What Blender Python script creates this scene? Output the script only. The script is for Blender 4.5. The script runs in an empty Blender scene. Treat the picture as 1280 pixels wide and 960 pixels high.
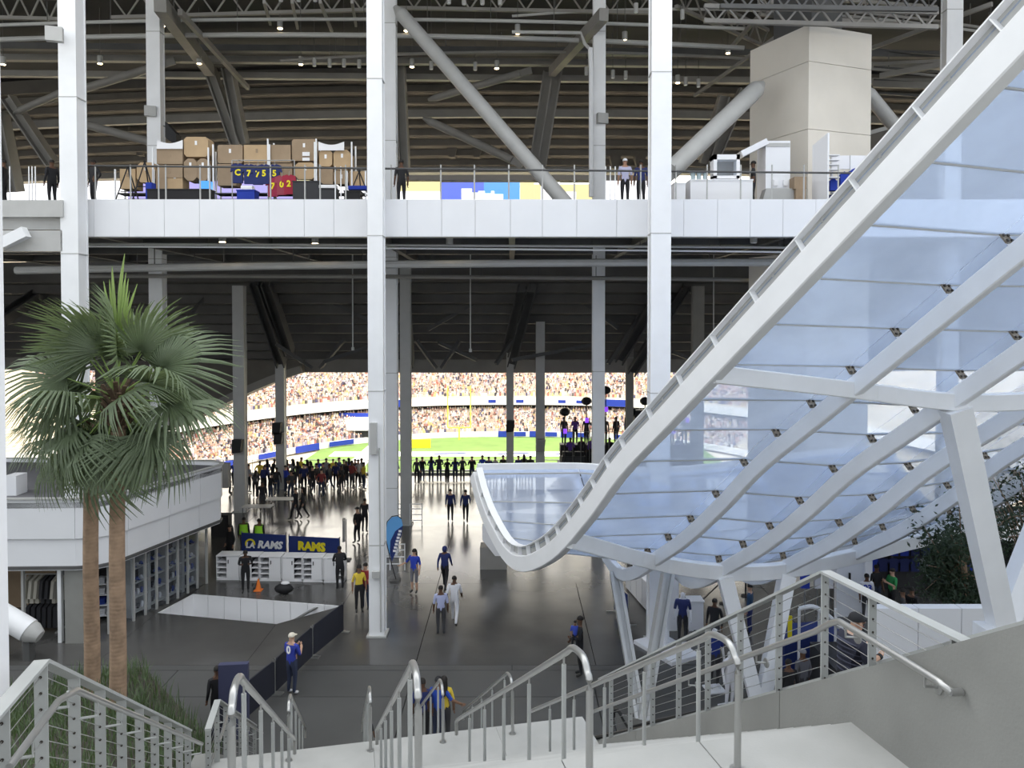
import bpy, bmesh, math, random
from mathutils import Vector as V, Matrix, Quaternion
random.seed(7)
sc = bpy.context.scene
col = sc.collection
# ------------------------------------------------------------------ camera
F = 961.0; CH = 10.7; PITCH = math.radians(1.3); HOR = 400.0
cam = bpy.data.cameras.new('camera'); camo = bpy.data.objects.new('camera', cam); col.objects.link(camo)
camo.location = (0, 0, CH); camo.rotation_euler = (math.pi/2 - PITCH, 0, 0)
cam.sensor_fit = 'HORIZONTAL'; cam.sensor_width = 36; cam.lens = F/1280*36
cam.shift_y = -((480-HOR) - F*math.tan(PITCH))/1280
cam.clip_start = 0.05; cam.clip_end = 900
sc.camera = camo
# ------------------------------------------------------------------ sky, sun, exposure
w = bpy.data.worlds.new('sky'); sc.world = w; w.use_nodes = True
w.node_tree.nodes['Background'].inputs[0].default_value = (0.90, 0.95, 1.0, 1)
w.node_tree.nodes['Background'].inputs[1].default_value = 1.0
sl = bpy.data.lights.new('sun', 'SUN'); sl.energy = 20.0; sl.angle = math.radians(3); sl.color = (1, 0.95, 0.86)
so = bpy.data.objects.new('sun', sl); col.objects.link(so); so.location = (-60, 120, 120)
so.rotation_euler = V((-0.30, 0.57, 0.766)).to_track_quat('Z', 'Y').to_euler()
sc.view_settings.view_transform = 'Standard'; sc.view_settings.look = 'None'
sc.view_settings.gamma = 1; sc.view_settings.use_curve_mapping = False
sc.view_settings.exposure = 0.38

def P(px, py, Y):
    """world point that stands at depth Y behind pixel (px, py) of the 1280x960 frame"""
    xc = (px-640)/F; yc = -(py-480)/F - ((480-HOR) - F*math.tan(PITCH))/F
    d = V((xc, math.cos(PITCH) + yc*math.sin(PITCH), yc*math.cos(PITCH) - math.sin(PITCH)))
    return V((0, 0, CH)) + d*(Y/d.y)
def FL(px, py, z=0.0):
    """point of the level z seen at a pixel"""
    a = P(px, py, 1.0) - V((0, 0, CH))
    return V((0, 0, CH)) + a*((z-CH)/a.z)

# ------------------------------------------------------------------ materials
MATS = {}
def mat(name, c, rough=0.6, metal=0.0, noise=0.0, nscale=6.0, bump=0.0, bscale=40.0, emit=None, estr=0.0, spec=0.5, c2=None):
    if name in MATS: return MATS[name]
    m = bpy.data.materials.new(name); m.use_nodes = True
    nt = m.node_tree; b = nt.nodes['Principled BSDF']
    b.inputs['Base Color'].default_value = (*c, 1); b.inputs['Roughness'].default_value = rough
    b.inputs['Metallic'].default_value = metal; b.inputs['Specular IOR Level'].default_value = spec
    if noise > 0 or c2:
        tc = nt.nodes.new('ShaderNodeTexCoord'); n = nt.nodes.new('ShaderNodeTexNoise')
        n.inputs['Scale'].default_value = nscale; n.inputs['Detail'].default_value = 6
        nt.links.new(tc.outputs['Object'], n.inputs['Vector'])
        r = nt.nodes.new('ShaderNodeValToRGB')
        a = tuple(max(0, x*(1-noise)) for x in c); d = c2 if c2 else tuple(min(1, x*(1+noise)) for x in c)
        r.color_ramp.elements[0].position = 0.3; r.color_ramp.elements[1].position = 0.7
        r.color_ramp.elements[0].color = (*a, 1); r.color_ramp.elements[1].color = (*d, 1)
        nt.links.new(n.outputs['Fac'], r.inputs['Fac']); nt.links.new(r.outputs['Color'], b.inputs['Base Color'])
    if bump > 0:
        tc = nt.nodes.new('ShaderNodeTexCoord'); n = nt.nodes.new('ShaderNodeTexNoise')
        n.inputs['Scale'].default_value = bscale; nt.links.new(tc.outputs['Object'], n.inputs['Vector'])
        bp = nt.nodes.new('ShaderNodeBump'); bp.inputs['Strength'].default_value = bump; bp.inputs['Distance'].default_value = 0.02
        nt.links.new(n.outputs['Fac'], bp.inputs['Height']); nt.links.new(bp.outputs['Normal'], b.inputs['Normal'])
    if emit:
        b.inputs['Emission Color'].default_value = (*emit, 1); b.inputs['Emission Strength'].default_value = estr
    MATS[name] = m
    return m
def plain(c, rough=0.8):
    return mat('paint_%d_%d_%d_%d' % (*[int(x*255) for x in c], int(rough*100)), c, rough)
WHITE = mat('white_painted_steel', (0.85, 0.86, 0.88), 0.45, noise=0.03, nscale=1.5)
PANELW = mat('white_composite_panel', (0.80, 0.81, 0.84), 0.35, noise=0.02, nscale=0.8)
WARMW = mat('warm_white_plaster', (0.80, 0.75, 0.67), 0.8, noise=0.05, nscale=0.6)
GREYW = mat('pale_grey_steel', (0.46, 0.46, 0.45), 0.5, noise=0.05, nscale=2)
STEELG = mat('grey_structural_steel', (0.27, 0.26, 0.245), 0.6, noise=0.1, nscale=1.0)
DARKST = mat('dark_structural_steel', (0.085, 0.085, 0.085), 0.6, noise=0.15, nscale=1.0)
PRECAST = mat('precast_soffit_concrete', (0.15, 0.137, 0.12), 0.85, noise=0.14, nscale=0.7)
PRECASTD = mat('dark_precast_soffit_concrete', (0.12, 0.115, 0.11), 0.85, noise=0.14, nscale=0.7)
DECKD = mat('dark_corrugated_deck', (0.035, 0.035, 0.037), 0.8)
CONC = mat('pale_smooth_concrete', (0.40, 0.40, 0.385), 0.75, noise=0.10, nscale=1.3, bump=0.08)
CONCW = mat('cast_wall_concrete', (0.26, 0.26, 0.245), 0.8, noise=0.13, nscale=0.9, bump=0.12)
PLAZA = mat('plaza_concrete', (0.075, 0.076, 0.075), 0.6, noise=0.10, nscale=0.6, bump=0.05)
ROOFG = mat('grey_roof_membrane', (0.13, 0.13, 0.14), 0.9, noise=0.12, nscale=0.5)
STAIN = mat('brushed_stainless_steel', (0.43, 0.43, 0.42), 0.34, 0.75)
GALV = mat('painted_grey_rail_steel', (0.40, 0.41, 0.40), 0.5, 0.0, noise=0.05, nscale=4)
BLACK = mat('matt_black', (0.012, 0.012, 0.014), 0.7)
DARKC = mat('charcoal', (0.035, 0.035, 0.04), 0.7)
RUBBER = mat('black_rubber', (0.01, 0.01, 0.01), 0.45)
NAVY = mat('navy_banner_fabric', (0.012, 0.03, 0.16), 0.7)
ROYAL = mat('royal_blue_fabric', (0.012, 0.04, 0.36), 0.8)
YELLOW = mat('yellow_print', (0.85, 0.72, 0.02), 0.7)
PRINTW = mat('white_print', (0.85, 0.85, 0.87), 0.7)
CARD = mat('tan_cardboard', (0.50, 0.355, 0.21), 0.9, noise=0.08, nscale=2)
CARDD = mat('brown_cardboard', (0.34, 0.25, 0.165), 0.9, noise=0.08, nscale=2)
SKIN = [(0.36, 0.20, 0.13), (0.55, 0.34, 0.24), (0.12, 0.06, 0.035), (0.22, 0.12, 0.075)]
LAMPE = mat('lit_lamp_lens', (1, 0.9, 0.7), 0.5, emit=(1.0, 0.78, 0.45), estr=14)
CLAMP = mat('bronze_clamp_plate', (0.23, 0.19, 0.14), 0.5, 0.3)
BOLT = mat('dark_bolt', (0.06, 0.05, 0.04), 0.5, 0.5)
TURF = mat('field_turf', (0.14, 0.24, 0.06), 0.95, noise=0.15, nscale=0.2)  # plain turf green with random mottling
SEAT = mat('pale_stand_concrete', (0.62, 0.56, 0.46), 0.9, noise=0.1, nscale=0.3)

def polished():
    m = mat('polished_concourse_concrete', (0.085, 0.083, 0.08), 0.2, noise=0.2, nscale=0.35)
    nt = m.node_tree; b = nt.nodes['Principled BSDF']
    tc = nt.nodes.new('ShaderNodeTexCoord'); n = nt.nodes.new('ShaderNodeTexNoise'); n.inputs['Scale'].default_value = 0.7; n.inputs['Detail'].default_value = 5
    mr = nt.nodes.new('ShaderNodeMapRange'); mr.inputs['To Min'].default_value = 0.13; mr.inputs['To Max'].default_value = 0.27
    nt.links.new(tc.outputs['Object'], n.inputs['Vector']); nt.links.new(n.outputs['Fac'], mr.inputs['Value']); nt.links.new(mr.outputs[0], b.inputs['Roughness'])
    b.inputs['IOR'].default_value = 1.6
    return m
POLISH = polished()

def film(name, tint, body, fres=0.1):
    """clear plastic sheet: mostly see-through, faintly milky, glossy"""
    m = bpy.data.materials.new(name); m.use_nodes = True; nt = m.node_tree; nt.nodes.clear()
    out = nt.nodes.new('ShaderNodeOutputMaterial'); tr = nt.nodes.new('ShaderNodeBsdfTransparent'); tr.inputs[0].default_value = (*tint, 1)
    df = nt.nodes.new('ShaderNodeBsdfTranslucent'); df.inputs[0].default_value = (0.76, 0.85, 1.0, 1)
    dd = nt.nodes.new('ShaderNodeBsdfDiffuse'); dd.inputs[0].default_value = (0.74, 0.82, 1.0, 1)
    ad = nt.nodes.new('ShaderNodeMixShader'); ad.inputs[0].default_value = 0.4
    nt.links.new(df.outputs[0], ad.inputs[1]); nt.links.new(dd.outputs[0], ad.inputs[2])
    tc = nt.nodes.new('ShaderNodeTexCoord'); n = nt.nodes.new('ShaderNodeTexNoise'); n.inputs['Scale'].default_value = 0.8; n.inputs['Detail'].default_value = 3
    mr = nt.nodes.new('ShaderNodeMapRange'); mr.inputs['To Min'].default_value = body*0.75; mr.inputs['To Max'].default_value = body*1.25
    nt.links.new(tc.outputs['Object'], n.inputs['Vector']); nt.links.new(n.outputs['Fac'], mr.inputs['Value'])
    m1 = nt.nodes.new('ShaderNodeMixShader'); nt.links.new(mr.outputs[0], m1.inputs[0]); nt.links.new(tr.outputs[0], m1.inputs[1]); nt.links.new(ad.outputs[0], m1.inputs[2])
    gl = nt.nodes.new('ShaderNodeBsdfGlossy'); gl.inputs['Roughness'].default_value = 0.06
    lw = nt.nodes.new('ShaderNodeLayerWeight'); lw.inputs[0].default_value = 0.5; pw = nt.nodes.new('ShaderNodeMath'); pw.operation = 'POWER'; pw.inputs[1].default_value = 5.0; nt.links.new(lw.outputs['Facing'], pw.inputs[0])
    fr = nt.nodes.new('ShaderNodeMapRange'); fr.inputs['To Min'].default_value = 0.035; fr.inputs['To Max'].default_value = 0.6; nt.links.new(pw.outputs[0], fr.inputs['Value'])
    m2 = nt.nodes.new('ShaderNodeMixShader'); nt.links.new(fr.outputs[0], m2.inputs[0]); nt.links.new(m1.outputs[0], m2.inputs[1]); nt.links.new(gl.outputs[0], m2.inputs[2])
    nt.links.new(m2.outputs[0], out.inputs[0]); MATS[name] = m
    return m
CLEAR = film('clear_canopy_sheet', (0.85, 0.91, 1.0), 0.38)
GLASS = film('clear_shop_glass', (0.93, 0.95, 0.97), 0.03)

def bark():
    m = mat('palm_bark', (0.33, 0.225, 0.15), 0.9, noise=0.25, nscale=5)
    nt = m.node_tree; b = nt.nodes['Principled BSDF']
    tc = nt.nodes.new('ShaderNodeTexCoord'); wv = nt.nodes.new('ShaderNodeTexWave'); wv.bands_direction = 'Z'
    wv.inputs['Scale'].default_value = 4; wv.inputs['Distortion'].default_value = 3
    bp = nt.nodes.new('ShaderNodeBump'); bp.inputs['Strength'].default_value = 0.22; bp.inputs['Distance'].default_value = 0.015
    nt.links.new(tc.outputs['Object'], wv.inputs['Vector']); nt.links.new(wv.outputs['Fac'], bp.inputs['Height']); nt.links.new(bp.outputs['Normal'], b.inputs['Normal'])
    return m
BARK = bark()
def leafmat(name, c):
    m = mat(name, c, 0.5, noise=0.2, nscale=3)
    nt = m.node_tree; b = nt.nodes['Principled BSDF']; out = nt.nodes['Material Output']
    t = nt.nodes.new('ShaderNodeBsdfTranslucent'); t.inputs[0].default_value = (c[0]*1.5, c[1]*1.5, c[2]*0.9, 1)
    mx = nt.nodes.new('ShaderNodeMixShader'); mx.inputs[0].default_value = 0.25
    nt.links.new(b.outputs[0], mx.inputs[1]); nt.links.new(t.outputs[0], mx.inputs[2]); nt.links.new(mx.outputs[0], out.inputs[0])
    return m
PALM = leafmat('palm_leaf_green', (0.15, 0.195, 0.115))
PALMY = leafmat('young_palm_leaf_green', (0.24, 0.34, 0.10))
LEAFD = leafmat('dark_tree_leaf', (0.032, 0.055, 0.03))
GRASSM = leafmat('planter_grass', (0.085, 0.13, 0.06))
def attr_mat(name, attr, rough=0.9):
    m = bpy.data.materials.new(name); m.use_nodes = True; nt = m.node_tree; a = nt.nodes.new('ShaderNodeAttribute'); a.attribute_name = attr
    nt.links.new(a.outputs['Color'], nt.nodes['Principled BSDF'].inputs['Base Color']); nt.nodes['Principled BSDF'].inputs['Roughness'].default_value = rough
    return m
CROWDM = attr_mat('crowd_clothing', 'Col')

# ------------------------------------------------------------------ mesh builder
class MB:
    def __init__(s): s.v = []; s.f = []; s.m = []; s.cur = 0; s.smooth = False
    def quadbox(s, c8):
        n = len(s.v); s.v += [V(p) for p in c8]
        for q in ((0,3,2,1),(4,5,6,7),(0,1,5,4),(1,2,6,5),(2,3,7,6),(3,0,4,7)):
            s.f.append(tuple(n+i for i in q)); s.m.append(s.cur)
        return s
    def box(s, c, d, rz=0, M=None):
        c = V(c); hx, hy, hz = d[0]/2, d[1]/2, d[2]/2
        R = M if M else Matrix.Rotation(rz, 3, 'Z')
        pts = [(-hx,-hy,-hz),(hx,-hy,-hz),(hx,hy,-hz),(-hx,hy,-hz),(-hx,-hy,hz),(hx,-hy,hz),(hx,hy,hz),(-hx,hy,hz)]
        return s.quadbox([c + R @ V(p) for p in pts])
    def bx(s, x0, x1, y0, y1, z0, z1): return s.box(((x0+x1)/2, (y0+y1)/2, (z0+z1)/2), (abs(x1-x0), abs(y1-y0), abs(z1-z0)))
    def bar(s, a, b, wd, h=None, up=(0,0,1), w2=None, h2=None):
        a = V(a); b = V(b); h = h if h else wd; w2 = w2 or wd; h2 = h2 or h
        d = (b-a).normalized(); up = V(up)
        if abs(d.dot(up)) > 0.99: up = V((0, 1, 0))
        x = d.cross(up).normalized(); y = x.cross(d)
        q = [a - x*wd/2 - y*h/2, a + x*wd/2 - y*h/2, a + x*wd/2 + y*h/2, a - x*wd/2 + y*h/2]
        r = [b - x*w2/2 - y*h2/2, b + x*w2/2 - y*h2/2, b + x*w2/2 + y*h2/2, b - x*w2/2 + y*h2/2]
        return s.quadbox([*q, *r])
    def sweep(s, pts, prof, ups=None, closed_ends=True):
        """sweep a closed profile of (side, up) pairs along points"""
        pts = [V(p) for p in pts]; n0 = len(s.v); k = len(prof)
        for i, p in enumerate(pts):
            d = (pts[min(i+1, len(pts)-1)] - pts[max(i-1, 0)]).normalized()
            up = V(ups[i]) if ups else V((0, 0, 1))
            if abs(d.dot(up)) > 0.995: up = V((0, 1, 0))
            x = d.cross(up).normalized(); y = x.cross(d)
            for (a, b) in prof: s.v.append(p + x*a + y*b)
        for i in range(len(pts)-1):
            for j in range(k):
                a = n0+i*k+j; b = n0+i*k+(j+1) % k
                s.f.append((a, b, b+k, a+k)); s.m.append(s.cur)
        if closed_ends:
            s.f.append(tuple(n0+j for j in range(k))[::-1]); s.m.append(s.cur)
            e = n0+(len(pts)-1)*k; s.f.append(tuple(e+j for j in range(k))); s.m.append(s.cur)
        return s
    def tube(s, pts, r, n=8):
        rr = r if isinstance(r, (list, tuple)) else None
        if rr is None:
            return s.sweep(pts, [(math.cos(2*math.pi*i/n)*r, math.sin(2*math.pi*i/n)*r) for i in range(n)])
        pts = [V(p) for p in pts]; n0 = len(s.v)
        for i, p in enumerate(pts):
            d = (pts[min(i+1, len(pts)-1)] - pts[max(i-1, 0)]).normalized(); up = V((0, 0, 1))
            if abs(d.dot(up)) > 0.9: up = V((0, 1, 0))
            x = d.cross(up).normalized(); y = x.cross(d)
            for j in range(n):
                t = 2*math.pi*j/n; s.v.append(p + (x*math.cos(t) + y*math.sin(t))*rr[i])
        for i in range(len(pts)-1):
            for j in range(n):
                a = n0+i*n+j; b = n0+i*n+(j+1) % n; s.f.append((a, b, b+n, a+n)); s.m.append(s.cur)
        s.f.append(tuple(n0+j for j in range(n))[::-1]); s.m.append(s.cur)
        e = n0+(len(pts)-1)*n; s.f.append(tuple(e+j for j in range(n))); s.m.append(s.cur)
        return s
    def prism(s, poly, vec):
        """closed polygon of 3D points pushed along vec"""
        n = len(s.v); k = len(poly); vec = V(vec)
        s.v += [V(p) for p in poly] + [V(p)+vec for p in poly]
        s.f.append(tuple(n+i for i in range(k))[::-1]); s.m.append(s.cur)
        s.f.append(tuple(n+k+i for i in range(k))); s.m.append(s.cur)
        for i in range(k): s.f.append((n+i, n+(i+1) % k, n+k+(i+1) % k, n+k+i)); s.m.append(s.cur)
        return s
    def ball(s, c, r, nu=10, nv=6, cut=-1.0):
        c = V(c); r = V(r) if not isinstance(r, (int, float)) else V((r, r, r)); n0 = len(s.v)
        for i in range(nv+1):
            t = cut + (1-cut)*i/nv; t = max(-1, min(1, math.sin(-math.pi/2 + math.pi*(i/nv)) if cut == -1 else t)); q = math.sqrt(max(0, 1-t*t))
            for j in range(nu):
                a = 2*math.pi*j/nu; s.v.append(c + V((r.x*q*math.cos(a), r.y*q*math.sin(a), r.z*t)))
        for i in range(nv):
            for j in range(nu):
                a = n0+i*nu+j; b = n0+i*nu+(j+1) % nu; s.f.append((a, b, b+nu, a+nu)); s.m.append(s.cur)
        if cut != -1: s.f.append(tuple(n0+j for j in range(nu))[::-1]); s.m.append(s.cur)
        return s
    def mesh(s, name, mats, off=None, smooth=False):
        me = bpy.data.meshes.new(name); o = V(off) if off is not None else V((0, 0, 0))
        me.from_pydata([tuple(p-o) for p in s.v], [], s.f)
        for m in (mats if isinstance(mats, (list, tuple)) else [mats]): me.materials.append(m)
        me.polygons.foreach_set('material_index', s.m)
        if smooth: me.polygons.foreach_set('use_smooth', [True]*len(s.f))
        me.update()
        bm = bmesh.new(); bm.from_mesh(me); bmesh.ops.recalc_face_normals(bm, faces=bm.faces); bm.to_mesh(me); bm.free()
        if smooth: me.set_sharp_from_angle(angle=math.radians(40))
        return me
    def build(s, name, mats, parent=None, smooth=False):
        off = None
        if parent is not None:
            off = V(parent.location); q = parent.parent
            while q is not None: off = off + V(q.location); q = q.parent
        elif s.v:
            lo = V([min(p[i] for p in s.v) for i in range(3)]); hi = V([max(p[i] for p in s.v) for i in range(3)])
            off = V(((lo.x+hi.x)/2, (lo.y+hi.y)/2, lo.z))
        o = bpy.data.objects.new(name, s.mesh(name, mats, off, smooth)); col.objects.link(o)
        if parent is not None: o.parent = parent
        else: o.location = off
        return o
def tag(o, label=None, cat=None, group=None, kind=None):
    if label: o['label'] = label
    if cat: o['category'] = cat
    if group: o['group'] = group
    if kind: o['kind'] = kind
    return o
def thing(name, label, cat, loc=(0,0,0), group=None, kind=None):
    o = bpy.data.objects.new(name, None); col.objects.link(o); o.location = loc; o.empty_display_size = 0.2
    return tag(o, label, cat, group, kind)
def part(name, me, parent, loc=(0,0,0), rot=None, sc_=None):
    o = bpy.data.objects.new(name, me); col.objects.link(o); o.parent = parent; o.location = loc
    if rot is not None: o.rotation_euler = rot
    if sc_ is not None: o.scale = sc_
    return o
def copy_tree(o, parent=None):
    c = o.copy(); col.objects.link(c); c.parent = parent
    for ch in list(o.children): copy_tree(ch, c)
    return c
def text_mesh(body, size, mat_, shear=0.0, bold=0.0, ext=0.004):
    cu = bpy.data.curves.new('lettering', 'FONT'); cu.body = body; cu.size = size; cu.extrude = ext; cu.align_x = 'CENTER'; cu.align_y = 'CENTER'; cu.shear = shear; cu.offset = bold
    cu.resolution_u = 2
    o = bpy.data.objects.new('lettering', cu); col.objects.link(o); bpy.context.view_layer.update()
    me = bpy.data.meshes.new_from_object(o.evaluated_get(bpy.context.evaluated_depsgraph_get()))
    bpy.data.objects.remove(o); me.materials.clear(); me.materials.append(mat_)
    return me
def crom(pts, n=6):
    """Catmull-Rom through the points"""
    pts = [V(p) for p in pts]; out = []
    q = [pts[0]*2-pts[1]] + pts + [pts[-1]*2-pts[-2]]
    for i in range(1, len(q)-2):
        for k in range(n):
            t = k/n; a, b, c, d = q[i-1], q[i], q[i+1], q[i+2]
            out.append(0.5*((2*b) + (c-a)*t + (2*a-5*b+4*c-d)*t*t + (3*b-a-3*c+d)*t**3))
    out.append(pts[-1]); return out
ORD = ['first','second','third','fourth','fifth','sixth','seventh','eighth','ninth','tenth','eleventh','twelfth','thirteenth','fourteenth','fifteenth','sixteenth','seventeenth','eighteenth','nineteenth','twentieth','twenty-first','twenty-second','twenty-third','twenty-fourth','twenty-fifth','twenty-sixth','twenty-seventh','twenty-eighth','twenty-ninth','thirtieth','thirty-first','thirty-second','thirty-third','thirty-fourth','thirty-fifth','thirty-sixth','thirty-seventh','thirty-eighth','thirty-ninth','fortieth','forty-first','forty-second','forty-third','forty-fourth']

# ================================================================== SETTING: floor, pits, roof
# concourse floor: slabs with recessed joints; the stair well opening is left open
WELL = [FL(196, 766), FL(345, 780), FL(428, 757), FL(241, 742)]   # near-left, near-right, far-right, far-left
YB = 23.6       # plaza meets the polished concourse
floor = thing('floor', 'grey concrete concourse floor, polished inside, matt outside', 'floor', (0, 30, 0), kind='structure')
def slab(name, poly, m, z=0.0, th=0.25):
    mb = MB(); mb.prism([(p[0], p[1], z-th) for p in poly], (0, 0, th)); return mb.build(name, m, floor)
MB().bx(-60, 60, 14, 56, -0.5, -0.30).build('slab_bed', DARKC, floor) if False else None
g = 0.012
xs = [-30, -22.5, -15]
def row(y0, y1, xs, m):
    for a, b in zip(xs[:-1], xs[1:]): slab('slab', [(a+g, y0+g), (b-g, y0+g), (b-g, y1-g), (a+g, y1-g)], m)
row(12.0, 18.0, [-40, -30, -20, -10.2, -3.0, 2.4, 10, 20, 30, 45], PLAZA)
row(18.0, 21.6, [-40, -30, -20, -10.2, -3.0, 2.4, 10, 20, 30, 45], PLAZA)
row(21.6, YB-0.35, [-40, -30, -20, -10.2, -3.0, 2.4, 10, 20, 30, 45], PLAZA)
row(YB-0.35, YB, [-40, 0, 45], PLAZA)
wnl, wnr, wfr, wfl = WELL
ys0, ys1 = YB, 31.0
# slabs around the well
def sl4(a, b, c, d, m=POLISH): slab('slab', [a, b, c, d], m)
sl4((-40, ys0), (wnl.x-g, ys0), (wnl.x-g, wnl.y), (-40, wnl.y))
sl4((-40, wnl.y+g), (wnl.x-g, wnl.y+g), (wfl.x-g, ys1), (-40, ys1))
sl4((wnl.x, ys0), (wnr.x, ys0), (wnr.x, wnr.y), (wnl.x, wnl.y))
slab('slab', [(wfl.x, wfl.y), (wfr.x, wfr.y), (wfr.x, ys1), (wfl.x, ys1)], POLISH)
slab('slab', [(wnr.x+g, ys0), (-3.0-g, ys0), (-3.0-g, ys1), (wfr.x+g, ys1), (wfr.x+g, wfr.y), (wnr.x+g, wnr.y)], POLISH)
for a, b in ((-3.0, 2.6), (2.6, 10), (10, 20), (20, 45)): sl4((a+g, ys0), (b-g, ys0), (b-g, ys1), (a+g, ys1))
row(31.0, 39.5, [-40, -25, -12, -3.0, 5.5, 16, 45], POLISH)
row(39.5, 47.0, [-40, -25, -14, -6, 2.5, 11, 45], POLISH)
row(47.0, 53.4, [-40, -20, -8, 4, 45], POLISH)
mb = MB(); mb.bx(-60, 60, 10, 53.4, -3.2, -3.0); mb.build('pit_bottom', DARKC, floor)
# white lining panels of the stair well
well = thing('stairwell_lining', 'white panelled inner wall of the sunken stairwell beside the black barriers', 'wall', ((wfl+wfr)/2), kind='structure')
def lining(a, b, n):
    for i in range(n):
        p = a.lerp(b, i/n) ; q = a.lerp(b, (i+1)/n); d = (q-p).normalized(); p = p + d*0.01; q = q - d*0.01
        nrm = V((0, 0, 1)).cross(d)*-0.06
        MB().prism([(p.x, p.y, -2.6), (q.x, q.y, -2.6), (q.x, q.y, -0.012), (p.x, p.y, -0.012)], nrm).build('panel', PRINTW, well)
lining(wfl, wfr, 9); lining(wnl, wfl, 3)
# unseen film roof over entrance and concourse, shaped to block and soften the sun
# unseen film roof added over the bowl: sun glows through to light it
def etfe(name, c):
    m = bpy.data.materials.new(name); m.use_nodes = True; nt = m.node_tree; nt.nodes.clear()
    out = nt.nodes.new('ShaderNodeOutputMaterial'); a = nt.nodes.new('ShaderNodeBsdfTranslucent'); a.inputs[0].default_value = (*c, 1)
    b = nt.nodes.new('ShaderNodeBsdfDiffuse'); b.inputs[0].default_value = (0.8, 0.8, 0.8, 1); x = nt.nodes.new('ShaderNodeMixShader'); x.inputs[0].default_value = 0.25
    nt.links.new(a.outputs[0], x.inputs[1]); nt.links.new(b.outputs[0], x.inputs[2]); nt.links.new(x.outputs[0], out.inputs[0]); return m
ETFE = etfe('translucent_roof_film', (0.88, 0.86, 0.82)); FRIT = etfe('fritted_roof_film', (0.50, 0.53, 0.58))
rf = thing('entrance_roof', 'unseen high fritted film roof over the entrance and the concourse', 'roof', (0, 40, 41), kind='structure')
for i in range(4):
    ya, yb = 6+i*16.5, 6+(i+1)*16.5
    mb = MB(); mb.v = [V((-90, ya, 41)), V((85, ya, 41)), V((85, yb-0.2, 41)), V((-90, yb-0.2, 41))]; mb.f = [(0, 1, 2, 3)]; mb.m = [0]; mb.build('film_sheet', FRIT, rf)
    MB().bar((-90, yb, 41), (85, yb, 41), 0.5, 0.7).build('roof_beam', GREYW, rf)
rf = thing('bowl_roof', 'unseen pale translucent film roof spanning the whole bowl', 'roof', (0, 165, 36), kind='structure')
for i in range(6):
    ya, yb = 71.8+i*33, 71.8+(i+1)*33; za, zb = 44-1.2*i, 44-1.2*(i+1)
    mb = MB(); mb.v = [V((-130, ya, za)), V((130, ya, za)), V((130, yb-0.3, zb)), V((-130, yb-0.3, zb))]; mb.f = [(0, 1, 2, 3)]; mb.m = [0]; mb.build('film_sheet', ETFE, rf)
    MB().bar((-130, yb, zb), (130, yb, zb), 0.6, 0.8).build('roof_beam', GREYW, rf)
# terrace and bank that the camera's stairs come down from
tr = thing('upper_terrace', 'raised concrete terrace and planted bank behind the stairs', 'ground', (0, -30, 0), kind='structure')
MB().bx(-90, 90, -110, -3.6, -0.5, 8.9).build('terrace', CONC, tr)
for (xa, xb) in ((-60, -8.4), (6.2, 60)): MB().prism([(xa, -3.6, -0.3), (xa, 11.6, -0.3), (xa, -3.6, 8.7)], (xb-xa, 0, 0)).build('bank', mat('bank_soil', (0.10, 0.10, 0.075), 0.95, noise=0.3, nscale=0.8), tr)
# side and rear enclosure of the concourse, out of sight behind columns
tag(MB().bx(-48, -46, 30, 62, 0, 41).build('wall_left', PRECASTD), 'dark precast wall closing the concourse on the left', 'wall', kind='structure')
tag(MB().bx(46, 48, 30, 62, 0, 41).build('wall_right', PRECASTD), 'dark precast wall closing the concourse on the right', 'wall', kind='structure')

# ================================================================== STADIUM BOWL
FZ = -19.0
tag(MB().bx(-44, 44, 118, 200, FZ-0.4, FZ).build('playing_field', TURF), 'bright green playing field beyond the concourse rail', 'field', kind='structure')
tag(MB().bx(-90, 90, 60, 240, FZ-0.8, FZ-0.4).build('bowl_apron', SEAT), 'pale apron around the playing field', 'floor', kind='structure')
ns = MB()
for i in range(36): ns.bx(-60, 60, 54+i*0.95, 54+(i+1)*0.95+0.02, FZ-0.6, -1.5-i*0.49)
tag(ns.build('near_stand', SEAT), 'near seating stand falling away below the concourse rail', 'stand', kind='structure')
fl = thing('field_markings', 'white painted end zone bands on the green turf', 'field marking', (0, 160, FZ))
MB().bx(-40, 40, 167, 173, FZ, FZ+0.02).build('white_band', PRINTW, fl)
MB().bx(-40, 40, 147, 148.2, FZ, FZ+0.02).build('white_band', PRINTW, fl)
MB().bx(-34, -30, 120, 185, FZ, FZ+0.03).build('white_band', PRINTW, fl)
for x in (-14, 0, 13): MB().prism([(x-5, 169, FZ+0.025), (x+3, 169.6, FZ+0.025), (x+5, 171.4, FZ+0.025), (x-2, 171, FZ+0.025)], (0, 0, 0.01)).build('printed_letter', NAVY, fl)
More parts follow.
